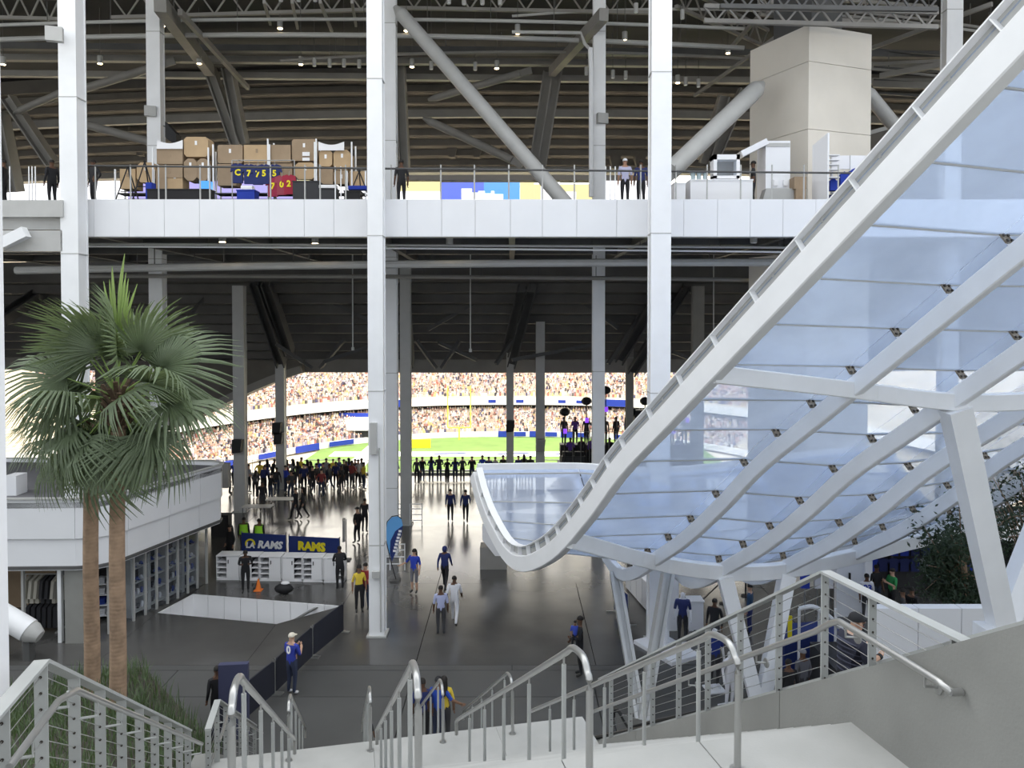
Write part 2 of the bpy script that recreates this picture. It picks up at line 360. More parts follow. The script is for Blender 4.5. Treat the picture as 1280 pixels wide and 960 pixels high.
# plan curve of the stands: centre-line of front row
def plan(t):   # t in [-1,1]; returns point, outward normal
    base = [(-72, 95), (-64, 130), (-56, 158), (-40, 182), (-20, 193), (0, 195.5), (20, 193), (40, 182), (56, 158), (64, 130), (72, 95)]
    u = (t+1)/2*(len(base)-1); i = min(int(u), len(base)-2); f = u-i
    b = [V((*p, 0)) for p in base]; q = [b[0]*2-b[1]] + b + [b[-1]*2-b[-2]]
    A, B, C, D = q[i], q[i+1], q[i+2], q[i+3]
    p = 0.5*((2*B) + (C-A)*f + (2*A-5*B+4*C-D)*f*f + (3*B-A-3*C+D)*f**3)
    d = 0.5*((C-A) + 2*(2*A-5*B+4*C-D)*f + 3*(3*B-A-3*C+D)*f*f); d.normalize()
    return p, V((-d.y, d.x, 0))
def stand(name, label, off0, z0, rows, tread, rise, m=SEAT):
    mb = MB(); N = 60; prof = []
    for r in range(rows):
        prof += [(off0+r*tread, z0+r*rise), (off0+(r+1)*tread, z0+r*rise)]
    prof.append((off0+rows*tread, z0+rows*rise)); prof += [(off0+rows*tread+0.5, z0+rows*rise), (off0+rows*tread+0.5, z0-1.5), (off0, z0-1.5)]
    k = len(prof)
    for i in range(N+1):
        p, n = plan(-1+2*i/N)
        for (a, z) in prof: mb.v.append(V((p.x+n.x*a, p.y+n.y*a, z)))
    for i in range(N):
        for j in range(k):
            a = i*k+j; b = i*k+(j+1) % k; mb.f.append((a, b, b+k, a+k)); mb.m.append(0)
    return tag(mb.build(name, m), label, 'stand', kind='structure')
stand('lower_stand', 'far lower seating stand packed with spectators around the field', 0, FZ+1.2, 13, 0.85, 0.36)
stand('upper_stand', 'far upper seating stand above the white ribbon board', 9.5, -9.6, 46, 0.85, 0.37)
def ring(name, label, cat, off, z0, z1, m, th=0.4, kind='structure', t0=-1, t1=1):
    mb = MB(); N = 60
    for i in range(N+1):
        p, n = plan(t0+(t1-t0)*i/N)
        for (a, z) in ((off, z0), (off, z1), (off+th, z1), (off+th, z0)): mb.v.append(V((p.x+n.x*a, p.y+n.y*a, z)))
    for i in range(N):
        for j in range(4):
            a = i*4+j; b = i*4+(j+1) % 4; mb.f.append((a, b, b+4, a+4)); mb.m.append(0)
    return tag(mb.build(name, m), label, cat, kind=kind)
ring('field_wall', 'low white field wall in front of the lower stand', 'wall', -0.6, FZ, FZ+1.3, PRINTW)
ribbon = ring('ribbon_board', 'white ribbon board with blue lettering between the far stands', 'display', 9.0, -11.9, -10.0, PRINTW, kind=None)
ring('suite_wall', 'dark suite level under the ribbon board', 'wall', 12.5, -15.0, -11.9, DARKC)
ring('cream_wall', 'cream parapet under the dark suite level', 'wall', 11.2, -15.2, -13.6, SEAT)
ring('bowl_rear_wall', 'rear wall of the far stand', 'wall', 49.0, -10, 34, SEAT)
for t in (-0.30, -0.27, -0.05, 0.02, 0.07, 0.12, 0.16, 0.20, 0.24):
    p, n = plan(t); q, _ = plan(t+0.012); d = (q-p).normalized()
    if t < -0.2: wd, m, h = 5.0, ROYAL, 1.8
    elif t == 0.24: wd, m, h = 9.0, ROYAL, 1.8
    else: wd, m, h = 2.0, ROYAL, 0.8
    c = p + n*8.9; mb = MB(); mb.bar(c - d*wd/2 + V((0,0,-10.95)), c + d*wd/2 + V((0,0,-10.95)), 0.1, h); mb.build('lettering_block', m, ribbon)
# field-side boards
for i, t in enumerate([-0.62, -0.55, -0.48, -0.41, -0.02, 0.02, 0.06, 0.10, 0.14, 0.18, 0.22, 0.27, 0.32]):
    p, n = plan(t); q, _ = plan(t+0.01); d = (q-p).normalized(); c = p - n*1.2
    wd = 6.5 if t < -0.3 else 3.0; m = ROYAL
    mb = MB(); mb.bar(c - d*wd/2 + V((0,0,FZ+0.8)), c + d*wd/2 + V((0,0,FZ+0.8)), 0.25, 1.5 if i % 2 == 0 else 1.1)
    tag(mb.build('advertising_board', m), 'blue advertising board on the field wall, %s from the left' % ORD[i], 'board', 'blue boards round the field')
tag(MB().box(P(522, 555, 178), (6, 0.6, 2.2)).build('advertising_board', YELLOW), 'yellow advertising board at the field edge beside the thin column', 'board')
# players' tunnel with blue sign roof
tl = P(455, 552, 186); tun = thing('players_tunnel', 'tunnel mouth with white roof and blue sign in the corner stand', 'tunnel', (tl.x, tl.y, FZ))
MB().box((tl.x+1.5, tl.y+2, FZ+1.5), (7, 5, 3)).build('tunnel_mouth', BLACK, tun)
MB().prism([(tl.x-4, tl.y-1, FZ+3), (tl.x+5, tl.y-1, FZ+3), (tl.x+2, tl.y+7, FZ+5.0), (tl.x-6, tl.y+7, FZ+5.0)], (0,0,0.4)).build('roof', PRINTW, tun)
MB().box((tl.x-3, tl.y+6.9, FZ+5.7), (9, 0.4, 1.2)).build('sign', ROYAL, tun)
# goal post
gp = P(574, 550, 190); gz = FZ
go = thing('goal_post', 'yellow goal post with two tall uprights at the far end of the field', 'goal post', (gp.x, gp.y, gz))
YEL = mat('yellow_gloss_paint', (0.9, 0.72, 0.08), 0.4)
MB().tube([(gp.x, gp.y, gz), (gp.x, gp.y, gz+3.05)], 0.2).build('base_post', YEL, go)
MB().tube([(gp.x-2.82, gp.y, gz+3.05), (gp.x+2.82, gp.y, gz+3.05)], 0.16).build('crossbar', YEL, go)
for sx in (-1, 1): MB().tube([(gp.x+sx*2.82, gp.y, gz+3.05), (gp.x+sx*2.82, gp.y, gz+13.5)], 0.14).build('upright', YEL, go)
# crowd
PAL = [(0.75,0.72,0.7)]*5 + [(0.6,0.44,0.38)]*4 + [(0.10,0.10,0.2), (0.05,0.05,0.07), (0.4,0.16,0.14), (0.6,0.5,0.25), (0.35,0.3,0.36), (0.12,0.11,0.12), (0.75,0.52,0.47), (0.42,0.4,0.5)]
def spectator_boxes(mb, c, d, s, cols, colr):
    n = V((-d.y, d.x, 0))
    def bb(z0, z1, wd, dp, cc):
        k = len(mb.v)
        for z in (z0, z1):
            for (a, b) in ((-1,-1),(1,-1),(1,1),(-1,1)): mb.v.append(c + d*(a*wd*s) + n*(b*dp*s) + V((0,0,z*s)))
        for q in ((4,5,6,7),(0,1,5,4),(1,2,6,5),(2,3,7,6),(3,0,4,7)):
            mb.f.append(tuple(k+i for i in q)); mb.m.append(0); cols.append(cc)
    bb(0.0, 0.85, 0.24, 0.16, colr); bb(0.85, 1.12, 0.11, 0.11, random.choice([(0.42,0.26,0.18), (0.55,0.38,0.28), (0.12,0.08,0.06), (0.7,0.68,0.66)]))
def crowd_mesh(name, lst):
    mb = MB(); cols = []
    for (c, d, cc) in lst: spectator_boxes(mb, c, d, 1.0, cols, cc)
    me = bpy.data.meshes.new(name); me.from_pydata([tuple(p) for p in mb.v], [], mb.f); me.materials.append(CROWDM)
    ca = me.color_attributes.new('Col', 'FLOAT_COLOR', 'CORNER')
    buf = []
    for pl, cc in zip(me.polygons, cols): buf += [*cc, 1.0]*pl.loop_total
    ca.data.foreach_set('color', buf); me.update(); return me
lo_l, up_l = [], []
for (off0, z0, rows, rise, lst) in ((0, FZ+1.2, 13, 0.36, lo_l), (9.5, -9.6, 30, 0.37, up_l)):
    for r in range(rows):
        # even spacing along the curve
        t = -0.72
        while t < 0.50:
            p, n = plan(t); q, _ = plan(t+0.001); L = (q-p).length/0.001*(1+(off0+r*0.85)/90)
            d = (q-p).normalized()
            aisle = int((t+1)*1000) % 47 < 2
            if random.random() < 0.94 and not aisle:
                c = p + n*(off0+r*0.85+0.45); lst.append((V((c.x, c.y, z0+r*rise)), d, random.choice(PAL)))
            t += 0.62/L*random.uniform(0.85, 1.15)
front = [x for x in lo_l if x[0].x > -58][:0]
ind = sorted([x for x in lo_l if x[0].z < FZ+2.2 and -50 < x[0].x < 40], key=lambda x: x[0].y)[:230]
ids = set(id(x) for x in ind)
rest = [x for x in lo_l if id(x) not in ids]
o = bpy.data.objects.new('lower_stand_crowd', crowd_mesh('lower_stand_crowd', rest)); col.objects.link(o); tag(o, 'dense bright crowd filling the far lower stand', 'crowd', kind='stuff')
o = bpy.data.objects.new('upper_stand_crowd', crowd_mesh('upper_stand_crowd', up_l)); col.objects.link(o); tag(o, 'dense bright crowd filling the far upper stand', 'crowd', kind='stuff')
sm = []
for cc in PAL[4:]: sm.append(crowd_mesh('spectator', [(V((0,0,0)), V((1,0,0)), cc)]))
for (c, d, cc) in ind:
    o = bpy.data.objects.new('spectator', random.choice(sm)); col.objects.link(o); o.location = c; o.rotation_euler = (0, 0, math.atan2(d.y, d.x))
    tag(o, 'tiny seated spectator in the front rows of the far lower stand', 'person', 'front row spectators of the far stand')
# big video board hung over the field, seen in the gap above the balcony
SCRW = mat('lit_screen_white', (0.02,0.02,0.02), 0.4, emit=(0.95, 0.95, 1.0), estr=1.4)
SCRB = mat('lit_screen_blue', (0.02,0.02,0.02), 0.4, emit=(0.06, 0.13, 0.85), estr=1.0)
SCRC = mat('lit_screen_cyan_blue', (0.02,0.02,0.02), 0.4, emit=(0.06, 0.33, 0.95), estr=1.0)
SCRY = mat('lit_screen_yellow', (0.02,0.02,0.02), 0.4, emit=(0.75, 0.66, 0.32), estr=1.0)
SCRV = mat('lit_screen_violet', (0.02,0.02,0.02), 0.4, emit=(0.30, 0.27, 0.65), estr=1.0)
vb = thing('video_board', 'huge lit video board hanging over the field, seen above the balcony', 'screen', tuple(P(500, 260, 120)))
for (a, b, t, bt, m) in ((-40, 160, 226, 262, SCRW), (160, 420, 226, 262, SCRV), (420, 480, 228, 262, SCRW), (480, 551, 227, 239, SCRY), (480, 551, 239, 262, SCRW),
                         (551, 605, 228, 262, SCRB), (605, 650, 228, 262, SCRC), (650, 668, 228, 262, SCRY), (668, 745, 230, 262, SCRY), (745, 830, 226, 262, SCRW)):
    p0 = P(a, bt, 120); p1 = P(b, t, 120); MB().bx(p0.x, p1.x-0.02, 120, 121, p0.z, p1.z).build('screen_tile', m, vb)
p0 = P(-40, 226, 121); p1 = P(830, 196, 121); MB().bx(p0.x, p1.x, 120.4, 123, p0.z, p1.z).build('black_frame', BLACK, vb)
p = P(606, 246, 119.8); part('lettering', text_mesh('Whittier', 2.3, SCRW, 0.25, 0.06), vb, p - vb.location, (math.pi/2, 0, 0)) if False else None
for (a, b, t) in ((577, 590, 236), (590, 598, 241), (598, 606, 239), (606, 614, 242), (614, 618, 239), (618, 629, 243)):
    p0 = P(a, 262, 119.9); p1 = P(b, t, 119.9); MB().bx(p0.x, p1.x, 119.7, 119.95, p0.z, p1.z).build('white_lettering', SCRW, vb)
for (a, b, t, bt) in ((676, 700, 228, 262), (690, 720, 240, 262)):
    p0 = P(a, bt, 119.9); p1 = P(b, t, 119.9); MB().bx(p0.x, p1.x, 119.7, 119.95, p0.z, p1.z).build('white_patch', SCRW, vb)

# ================================================================== SEATING TIERS (undersides) OVER THE CONCOURSE
def cy(x): return x*x/380.0     # the ring bulges towards the entrance
XS = [-46 + 92*i/24 for i in range(25)]
def sweepx(prof, xs=XS):
    mb = MB(); k = len(prof)
    for x in xs:
        for (y, z) in prof: mb.v.append(V((x, y+cy(x), z)))
    for i in range(len(xs)-1):
        for j in range(k):
            a = i*k+j; b = i*k+(j+1) % k; mb.f.append((a, b, b+k, a+k)); mb.m.append(0)
    mb.f.append(tuple(range(k))); mb.m.append(0); e = (len(xs)-1)*k; mb.f.append(tuple(e+j for j in range(k))[::-1]); mb.m.append(0)
    return mb
ut = thing('upper_seating_tier', 'stepped precast underside of the upper seating tier above the balcony', 'stand', (0, 50, 20), kind='structure')
for i in range(8):
    y = 50.4+i*0.72; z = 26.3-i*0.55
    sweepx([(y, z), (y+0.72, z-0.06), (y+0.72, z+0.9), (y, z+0.9)]).build('soffit_plank', PRECAST, ut)
    sweepx([(y+0.62, z-0.50), (y+0.80, z-0.55), (y+0.80, z-0.05), (y+0.62, z-0.07)]).build('riser_plank', PRECAST, ut)
sweepx([(56.4, 21.5), (57.4, 21.5), (57.4, 22.3), (56.4, 22.3)]).build('lip_beam', STEELG, ut)
sweepx([(51.0, 24.1), (51.4, 24.1), (51.4, 24.6), (51.0, 24.6)]).build('stringer_beam', STEELG, ut)
for px_, py_ in ((219, 118), (248, 118), (427, 120), (456, 120), (632, 123), (30, 120), (605, 123), (660, 122)):
    p = P(px_, py_, 52.2+cy((px_-640)/18)); MB().prism([(p.x-0.42, p.y-0.2, p.z+0.5), (p.x-0.2, p.y-0.2, p.z-0.35), (p.x+0.2, p.y-0.2, p.z-0.35), (p.x+0.42, p.y-0.2, p.z+0.5)], (0, 0.7, 0)).build('corbel', PRECAST, ut)
for px_, py_ in ((176, 188), (565, 190), (596, 190), (769, 204), (800, 204), (8, 192)):
    p = P(px_, py_, 55.2+cy((px_-640)/18)); MB().prism([(p.x-0.42, p.y-0.2, p.z+0.5), (p.x-0.2, p.y-0.2, p.z-0.4), (p.x+0.2, p.y-0.2, p.z-0.4), (p.x+0.42, p.y-0.2, p.z+0.5)], (0, 0.7, 0)).build('corbel', PRECAST, ut)
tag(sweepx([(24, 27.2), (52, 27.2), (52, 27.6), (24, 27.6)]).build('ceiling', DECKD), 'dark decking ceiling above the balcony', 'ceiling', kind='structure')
tag(sweepx([(57.0, 22.3), (58, 22.3), (58, 41), (57, 41)]).build('wall_tier', PRECASTD), 'dark precast wall closing the tier over the bowl', 'wall', kind='structure')
lt = thing('lower_seating_tier', 'dark stepped underside of the lower seating tier under the balcony', 'stand', (0, 46, 10), kind='structure')
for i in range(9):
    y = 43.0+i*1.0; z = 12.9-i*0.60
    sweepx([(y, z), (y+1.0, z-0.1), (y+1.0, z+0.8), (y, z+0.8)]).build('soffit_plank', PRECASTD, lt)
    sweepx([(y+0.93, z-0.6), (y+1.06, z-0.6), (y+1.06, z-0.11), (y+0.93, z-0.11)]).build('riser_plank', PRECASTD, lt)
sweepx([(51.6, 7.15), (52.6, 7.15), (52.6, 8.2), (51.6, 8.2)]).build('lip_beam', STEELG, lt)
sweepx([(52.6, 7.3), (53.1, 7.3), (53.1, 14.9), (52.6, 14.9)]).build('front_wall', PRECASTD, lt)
# curved ramp soffit on the left that cuts the view of the far stand
Yr = 51.5
rp = crom([P(120, 560, Yr), P(200, 541, Yr), (P(250, 520, Yr)), P(300, 496, Yr), P(350, 475, Yr), P(378, 466, Yr)], 4)
mb = MB(); top = [V((p.x, p.y, 8.0)) for p in rp]; mb.prism(rp + top[::-1], (0, 2.6, 0)); tag(mb.build('ramp_soffit', PRECAST), 'curved tan underside of the ramp left of the thin columns', 'ramp', kind='structure')
tag(MB().sweep([p+V((0,-0.25,0.25)) for p in rp], [(-0.2,-0.25),(0.2,-0.25),(0.2,0.25),(-0.2,0.25)]).build('ramp_edge_beam', STEELG), 'curved grey edge beam of the ramp on the left', 'beam')
# balcony slab
bal = thing('balcony_slab', 'dark underside of the balcony floor behind the white fascia', 'floor', (0, 34, 13.6), kind='structure')
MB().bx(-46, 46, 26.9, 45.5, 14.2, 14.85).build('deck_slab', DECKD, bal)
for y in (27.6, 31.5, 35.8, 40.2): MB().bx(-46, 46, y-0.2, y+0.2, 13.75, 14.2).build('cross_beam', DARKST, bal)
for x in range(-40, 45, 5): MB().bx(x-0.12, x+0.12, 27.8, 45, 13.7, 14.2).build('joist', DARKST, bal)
# white fascia panels
fas = thing('balcony_fascia', 'long white panelled fascia along the balcony edge', 'fascia', (0, 26.6, 13.6), kind='structure')
xs_ = [102, 117, 161, 205, 249, 292, 336, 380, 417, 459, 509, 552, 594, 638, 678, 721, 771, 815, 855, 897, 938, 979, 1020, 1061, 1102, 1143, 1184, 1225, 1266, 1310]
for a, b in zip(xs_[:-1], xs_[1:]):
    pa = P(a, 249, 26.6); pb = P(b, 249, 26.6); MB().bx(pa.x+0.006, pb.x-0.006, 26.6, 26.68, 13.58, 14.86).build('panel', PANELW, fas)
MB().bx(P(102,249,26.6).x, 24, 26.66, 26.9, 13.56, 14.84).build('backing', GREYW, fas)
# balcony guard rail
gr = thing('balcony_guard_rail', 'thin grey guard rail with round posts on the balcony edge', 'railing', (0, 26.9, 14.85))
MB().tube([P(100, 207, 26.9), P(1130, 217, 26.9)], 0.035).build('top_rail', DARKST, gr)
for px_ in (119, 163, 207, 250, 338, 381, 400, 551, 593, 636, 678, 718, 801, 845, 884, 926, 965, 1005, 1048, 1095, 432, 198, 262, 489):
    a = P(px_, 206, 26.9); MB().tube([(a.x, 26.9, 14.8), (a.x, 26.9, a.z)], 0.028, 6).build('post', GREYW, gr)
for px_ in (419, 426, 757, 763, 769, 36, 40, 44, 12):
    a = P(px_, 208, 27.0); MB().tube([(a.x, 27.0, 14.8), (a.x, 27.0, a.z)], 0.022, 6).build('post', WHITE, gr)

# ================================================================== COLUMNS AND BRACES
def box_column(px0, px1, Y, z0, z1, label, dp=None, m=WHITE, group=None, extras=()):
    """welded box column: four plates with proud flanges, splice bands"""
    pyb = 700 if z0 <= 0.1 else 500
    a = P(px0, 480, Y); b = P(px1, 480, Y); wd = b.x-a.x; cx = (a.x+b.x)/2; dp = dp or wd
    t = thing('steel_column', label, 'column', (cx, Y+dp/2, z0), group)
    MB().bx(cx-wd/2, cx+wd/2, Y, Y+0.05, z0, z1).build('flange', m, t)
    MB().bx(cx-wd/2, cx+wd/2, Y+dp-0.05, Y+dp, z0, z1).build('flange', m, t)
    MB().bx(cx-wd/2+0.03, cx+wd/2-0.03, Y+0.05, Y+dp-0.05, z0, z1).build('core', m, t)
    z = z0+3.1
    while z < min(z1, 24): MB().bx(cx-wd/2-0.008, cx+wd/2+0.008, Y-0.008, Y+dp+0.008, z, z+0.03).build('splice_band', GREYW, t); z += 5.2
    if z0 <= 0.1: MB().bx(cx-wd/2-0.08, cx+wd/2+0.08, Y-0.08, Y+dp+0.08, 0, 0.06).build('base_plate', GREYW, t)
    return t
cA = box_column(78, 100, 25.7, 4.6, 41, 'tall white steel column standing behind the palms, leftmost of the front columns', 0.62)
cB = box_column(460, 479, 25.7, 0, 41, 'tall white steel column reaching the floor in the middle of the front row', 0.55)
cC = box_column(813, 838, 25.0, 0, 41, 'tall white steel column behind the clear canopy, rightmost of the front columns', 0.62)
# loudspeaker boxes, fittings on columns
def wallbox(px_, py_, Y, sz, parent, name, m=GREYW):
    p = P(px_, py_, Y); MB().box((p.x, Y, p.z), sz).build(name, m, parent)
wallbox(467, 548, 25.62, (0.22, 0.16, 1.05), cB, 'conduit_box'); 
MB().tube([P(474, 560, 25.66), P(476, 790, 25.66)], 0.025, 6).build('conduit', GREYW, cB)
p = P(470, 718, 25.6); MB().box((p.x, 25.6, p.z), (0.25, 0.15, 0.22)).build('junction_box', GREYW, cB)
def flood(px_, py_, Y, cpx, label):
    p = P(px_, py_, Y); q = P(cpx, py_+2, Y+0.6); t = thing('flood_light', label, 'lamp', tuple(p))
    MB().box(p, (0.5, 0.22, 0.46), 0.3).build('housing', GREYW, t); MB().bar(p, q, 0.07).build('bracket', DARKST, t); return t
flood(68, 43, 25.2, 80, 'grey box flood light bracketed to the leftmost white column')
flood(188, 139, 35.4, 194, 'grey box flood light on the column behind the cardboard boxes')
flood(483, 144, 35.4, 486, 'grey box flood light on the column right of the middle white column')
flood(753, 148, 35.4, 748, 'grey box flood light on the column with white pipe')
def colrow(px0, px1, Y, z0, z1, label, m=WHITE, dp=0.5): return box_column(px0, px1, Y, z0, z1, label, dp, m)
c2a = colrow(187, 204, 35.5, 0, 27.2, 'white steel column behind the palms and cardboard boxes')
c2b = colrow(480, 496, 34.5, 0, 27.2, 'white steel column just right of the middle front column')
c2c = colrow(741, 756, 35.5, 0, 27.2, 'white steel column with drain pipe, between middle and right front columns')
c2d = colrow(1178, 1198, 33.0, 0, 27.2, 'white steel column at upper right behind the canopy beam')
box_column(500, 513, 39.8, 0, 13.4, 'grey steel column with caged foot near the feather flag', 0.5, GREYW)
box_column(291, 305, 42.5, 0, 12.6, 'grey steel column rising beside the two safety vests', 0.5, GREYW)
box_column(344, 355, 48.5, 0, 9.0, 'grey thin steel column among the crowd on the left', 0.5, GREYW)
box_column(633, 642, 49.5, 0, 8.6, 'grey thin steel column above the canopy lip, left of two', 0.45, GREYW)
box_column(670, 681, 46.5, 0, 10.6, 'grey thin steel column above the canopy lip, right of two', 0.5, GREYW)
box_column(783, 792, 48.5, 0, 9.0, 'grey thin steel column beside the purple stage', 0.45, STEELG)
box_column(866, 880, 43.0, 0, 12.6, 'dark steel column right of the right white column', 0.5, STEELG)
MB().tube([P(738, 60, 35.2), P(739, 92, 35.2), P(739, 215, 35.2), P(739, 246, 35.2)], 0.11).build('drain_pipe', WHITE, c2c)
MB().tube([P(640, 40, 35.2), P(726, 41, 35.2), P(731, 55, 35.2), P(738, 62, 35.2)], 0.08).build('drain_branch', GREYW, c2c)
for (px_, py_, Y) in ((349, 548, 48.3), (347, 536, 48.3), (298, 558, 42.3), (638, 533, 49.3), (676, 557, 46.3)):
    p = P(px_, py_, Y); t = thing('hanging_speaker', 'dark loudspeaker strapped to a thin column at pixel height of the stand', 'speaker', tuple(p))
    n_ = {349: 'lower black loudspeaker on the thin column in the left crowd', 347: 'upper black loudspeaker on the thin column in the left crowd', 298: 'dark loudspeaker on the column above the safety vests', 638: 'black loudspeaker on the left thin column above the canopy lip', 676: 'grey loudspeaker on the right thin column above the canopy lip'}[px_]
    t['label'] = n_
    MB().prism([(p.x-0.28, p.y-0.3, p.z-0.35), (p.x+0.2, p.y-0.3, p.z-0.3), (p.x+0.28, p.y-0.3, p.z+0.4), (p.x-0.25, p.y-0.3, p.z+0.4)], (0, 0.4, 0)).build('cabinet', BLACK if px_ != 676 else STEELG, t)
    MB().box((p.x, p.y+0.15, p.z), (0.1, 0.3, 0.2)).build('bracket', DARKST, t)
# big tubular braces
def brace(a, b, r, label, m=GREYW):
    t = thing('steel_brace', label, 'brace', tuple(a)); a = V(a); b = V(b); d = (b-a).normalized()
    MB().tube([a, b], r, 14).build('tube', m, t, True)
    MB().tube([a-d*0.5, a], [r*0.35, r], 14).build('tapered_end', m, t, True); MB().bar(b-d*0.1, b+d*0.7, 0.08, r*1.8).build('gusset', m, t)
brace(P(502, 18, 34.0), P(708, 255, 31.0), 0.30, 'thick grey diagonal tube running down to the balcony in the centre')
brace(P(945, 112, 31.5), P(838, 214, 29.0), 0.36, 'thick pale tube leaning from the white pier towards the right column')
brace(P(1086, 118, 33.0), P(1150, 196, 34.5), 0.30, 'pale tube leaning right from the white pier')
def rod(a, b, wd, label, m=STEELG, name='steel_strut', h=None):
    return tag(MB().bar(a, b, wd, h).build(name, m), label, 'strut')
# plate rakers of the upper tier
def raker(a, b, label, m=STEELG, wd=0.5, dp=0.9):
    a, b = V(a), V(b); t = thing('raking_strut', label, 'strut', tuple(b)); d = (b-a).normalized(); x = d.cross(V((0,1,0))).normalized()
    for sx in (-1, 1): MB().bar(a+x*sx*wd/2, b+x*sx*wd/2, 0.08, dp, (0,1,0)).build('flange', m, t)
    MB().bar(a, b, wd, 0.06, (0,1,0)).build('web', m, t)
Yk = 46.0
for i, (a, b) in enumerate((((262, 85), (296, 182)), ((285, 85), (304, 180)), ((697, 88), (676, 212)), ((685, 90), (668, 200)), ((500, 80), (506, 210)), ((10, 122), (66, 205)), ((0, 140), (20, 240)), ((905, 120), (880, 205)), ((930, 112), (890, 205)))):
    raker(P(*a, Yk), P(*b, Yk+1), ['raking plate strut right of the back column, outer', 'raking plate strut right of the back column, inner', 'raking plate strut left of the drain pipe, outer', 'raking plate strut left of the drain pipe, inner', 'upright plate strut behind the middle white column', 'raking plate strut at far left, upper', 'raking plate strut at far left, lower', 'raking plate strut behind pale tube, left', 'raking plate strut behind pale tube, right'][i])
for i, (a, b, r) in enumerate((((60, 125), (205, 80), 0.24), ((25, 138), (78, 115), 0.2), ((97, 153), (190, 178), 0.24), ((545, 122), (650, 92), 0.22), ((538, 152), (640, 200), 0.24))):
    brace(P(*a, 45.5), P(*b, 44.5), r, ['grey tube rising right behind the leftmost white column', 'short grey tube at far left under the ceiling', 'grey tube sinking right behind the leftmost white column', 'grey tube rising right beyond the long diagonal', 'grey tube sinking right towards the long diagonal'][i], STEELG)
# lower tier struts
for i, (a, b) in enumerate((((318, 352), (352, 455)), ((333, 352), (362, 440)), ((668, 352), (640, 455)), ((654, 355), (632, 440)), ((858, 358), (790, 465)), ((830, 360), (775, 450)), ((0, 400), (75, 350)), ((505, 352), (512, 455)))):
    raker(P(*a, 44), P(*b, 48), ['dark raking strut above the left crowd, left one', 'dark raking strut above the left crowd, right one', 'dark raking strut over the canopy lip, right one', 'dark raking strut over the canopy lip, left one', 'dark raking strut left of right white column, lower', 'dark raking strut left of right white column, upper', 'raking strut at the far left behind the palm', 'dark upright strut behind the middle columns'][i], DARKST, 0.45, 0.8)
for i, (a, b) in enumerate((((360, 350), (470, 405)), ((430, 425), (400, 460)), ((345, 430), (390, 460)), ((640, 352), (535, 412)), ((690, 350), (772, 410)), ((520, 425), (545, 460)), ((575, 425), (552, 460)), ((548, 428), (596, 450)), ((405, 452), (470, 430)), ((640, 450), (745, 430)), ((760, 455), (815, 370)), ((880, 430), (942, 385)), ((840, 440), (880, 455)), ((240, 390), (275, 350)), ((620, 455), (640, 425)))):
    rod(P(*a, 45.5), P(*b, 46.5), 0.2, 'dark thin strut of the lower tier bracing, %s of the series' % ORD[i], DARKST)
# white pier
q1 = P(1010, 200, 30.5); q0 = P(937, 200, 33.5); q2 = P(1088, 200, 31.6)
pier = thing('pier', 'huge warm white pier rising from the balcony behind the white booth', 'pier', (q1.x+1, 32.5, 0))
def pier_block(z0, z1, s=0.0):
    back = V((q0.x+q2.x-q1.x, q0.y+q2.y-q1.y))
    MB().prism([(q1.x, q1.y, z0), (q2.x, q2.y, z0), (back.x, back.y, z0), (q0.x, q0.y, z0)], (0, 0, z1-z0)).build('block', WARMW, pier)
pier_block(0, 13.4); zz = [14.85, 18.25, 20.9, 22.35]
for a, b in zip(zz[:-1], zz[1:]): pier_block(a, b-0.02)
MB().prism([(q1.x+0.6, q1.y+1.3, 22.33), (q2.x-0.7, q2.y+1.2, 22.33), (q2.x-2, q2.y+4, 22.33), (q0.x+1.0, q0.y, 22.33)], (0, 0, 5)).build('cap', DARKST, pier)  # inset dark block, its colour standing in for the shaded recess above

# ---- upper ceiling services: trusses, pipes, downlights
def pipe(py0, py1, py2, Y, r, label, m=STEELG, x0=-20, x1=1300, cat='pipe'):
    pts = [P(x0 + (x1-x0)*i/12, 0, Y) for i in range(13)]
    out = []
    for i in range(13):
        t = i/12; py_ = py0*(1-t)*(1-2*t) + py1*4*t*(1-t) + py2*t*(2*t-1)
        px_ = x0+(x1-x0)*t; out.append(P(px_, py_, Y))
    t = thing('ceiling_pipe', label, cat, tuple(out[6]))
    MB().tube(out, r).build('pipe', m, t, True)
    for i in range(1, 12):
        p = out[i]; MB().bar(p, p+V((0,0,1.0)), 0.03).build('hanger', DARKST, t)
    return t
pipe(32, 24, 36, 36.0, 0.085, 'grey pipe high under the balcony ceiling, top one', GREYW, -20, 930)
pipe(50, 44, 60, 37.0, 0.12, 'thick grey pipe high under the balcony ceiling, middle one', GREYW, -20, 930)
pipe(76, 66, 96, 40.0, 0.08, 'grey pipe high under the balcony ceiling, lowest one', STEELG, 350, 1180)
pipe(20, 14, 50, 38.0, 0.07, 'grey pipe across the ceiling above the white pier', GREYW, 640, 1290)
pipe(8, 22, 45, 35.0, 0.07, 'thin grey pipe in the upper right corner above the pier', STEELG, 980, 1290)
pipe(338, 330, 328, 29.5, 0.15, 'thick grey pipe hanging under the balcony fascia', GREYW, 20, 1060)
pipe(305, 307, 310, 28.0, 0.045, 'upper thin pipe hanging under the balcony fascia', GREYW, 100, 1060)
pipe(308, 311, 316, 28.0, 0.035, 'lower thin pipe hanging under the balcony fascia', WHITE, 100, 1060)
pipe(345, 346, 350, 34.0, 0.09, 'dim pipe deeper under the balcony', STEELG, 100, 960)
for i, py_ in enumerate((58, 72, 92)):
    Yc = 43+i*2; a = P(-20, py_, Yc); b = P(1290, py_+12, Yc)
    t = thing('ceiling_beam', 'dark horizontal beam across the balcony ceiling, %s from the top' % ORD[i], 'beam', tuple((a+b)/2))
    MB().bar(a, b, 0.4, 0.35).build('beam', STEELG if i else DARKST, t)
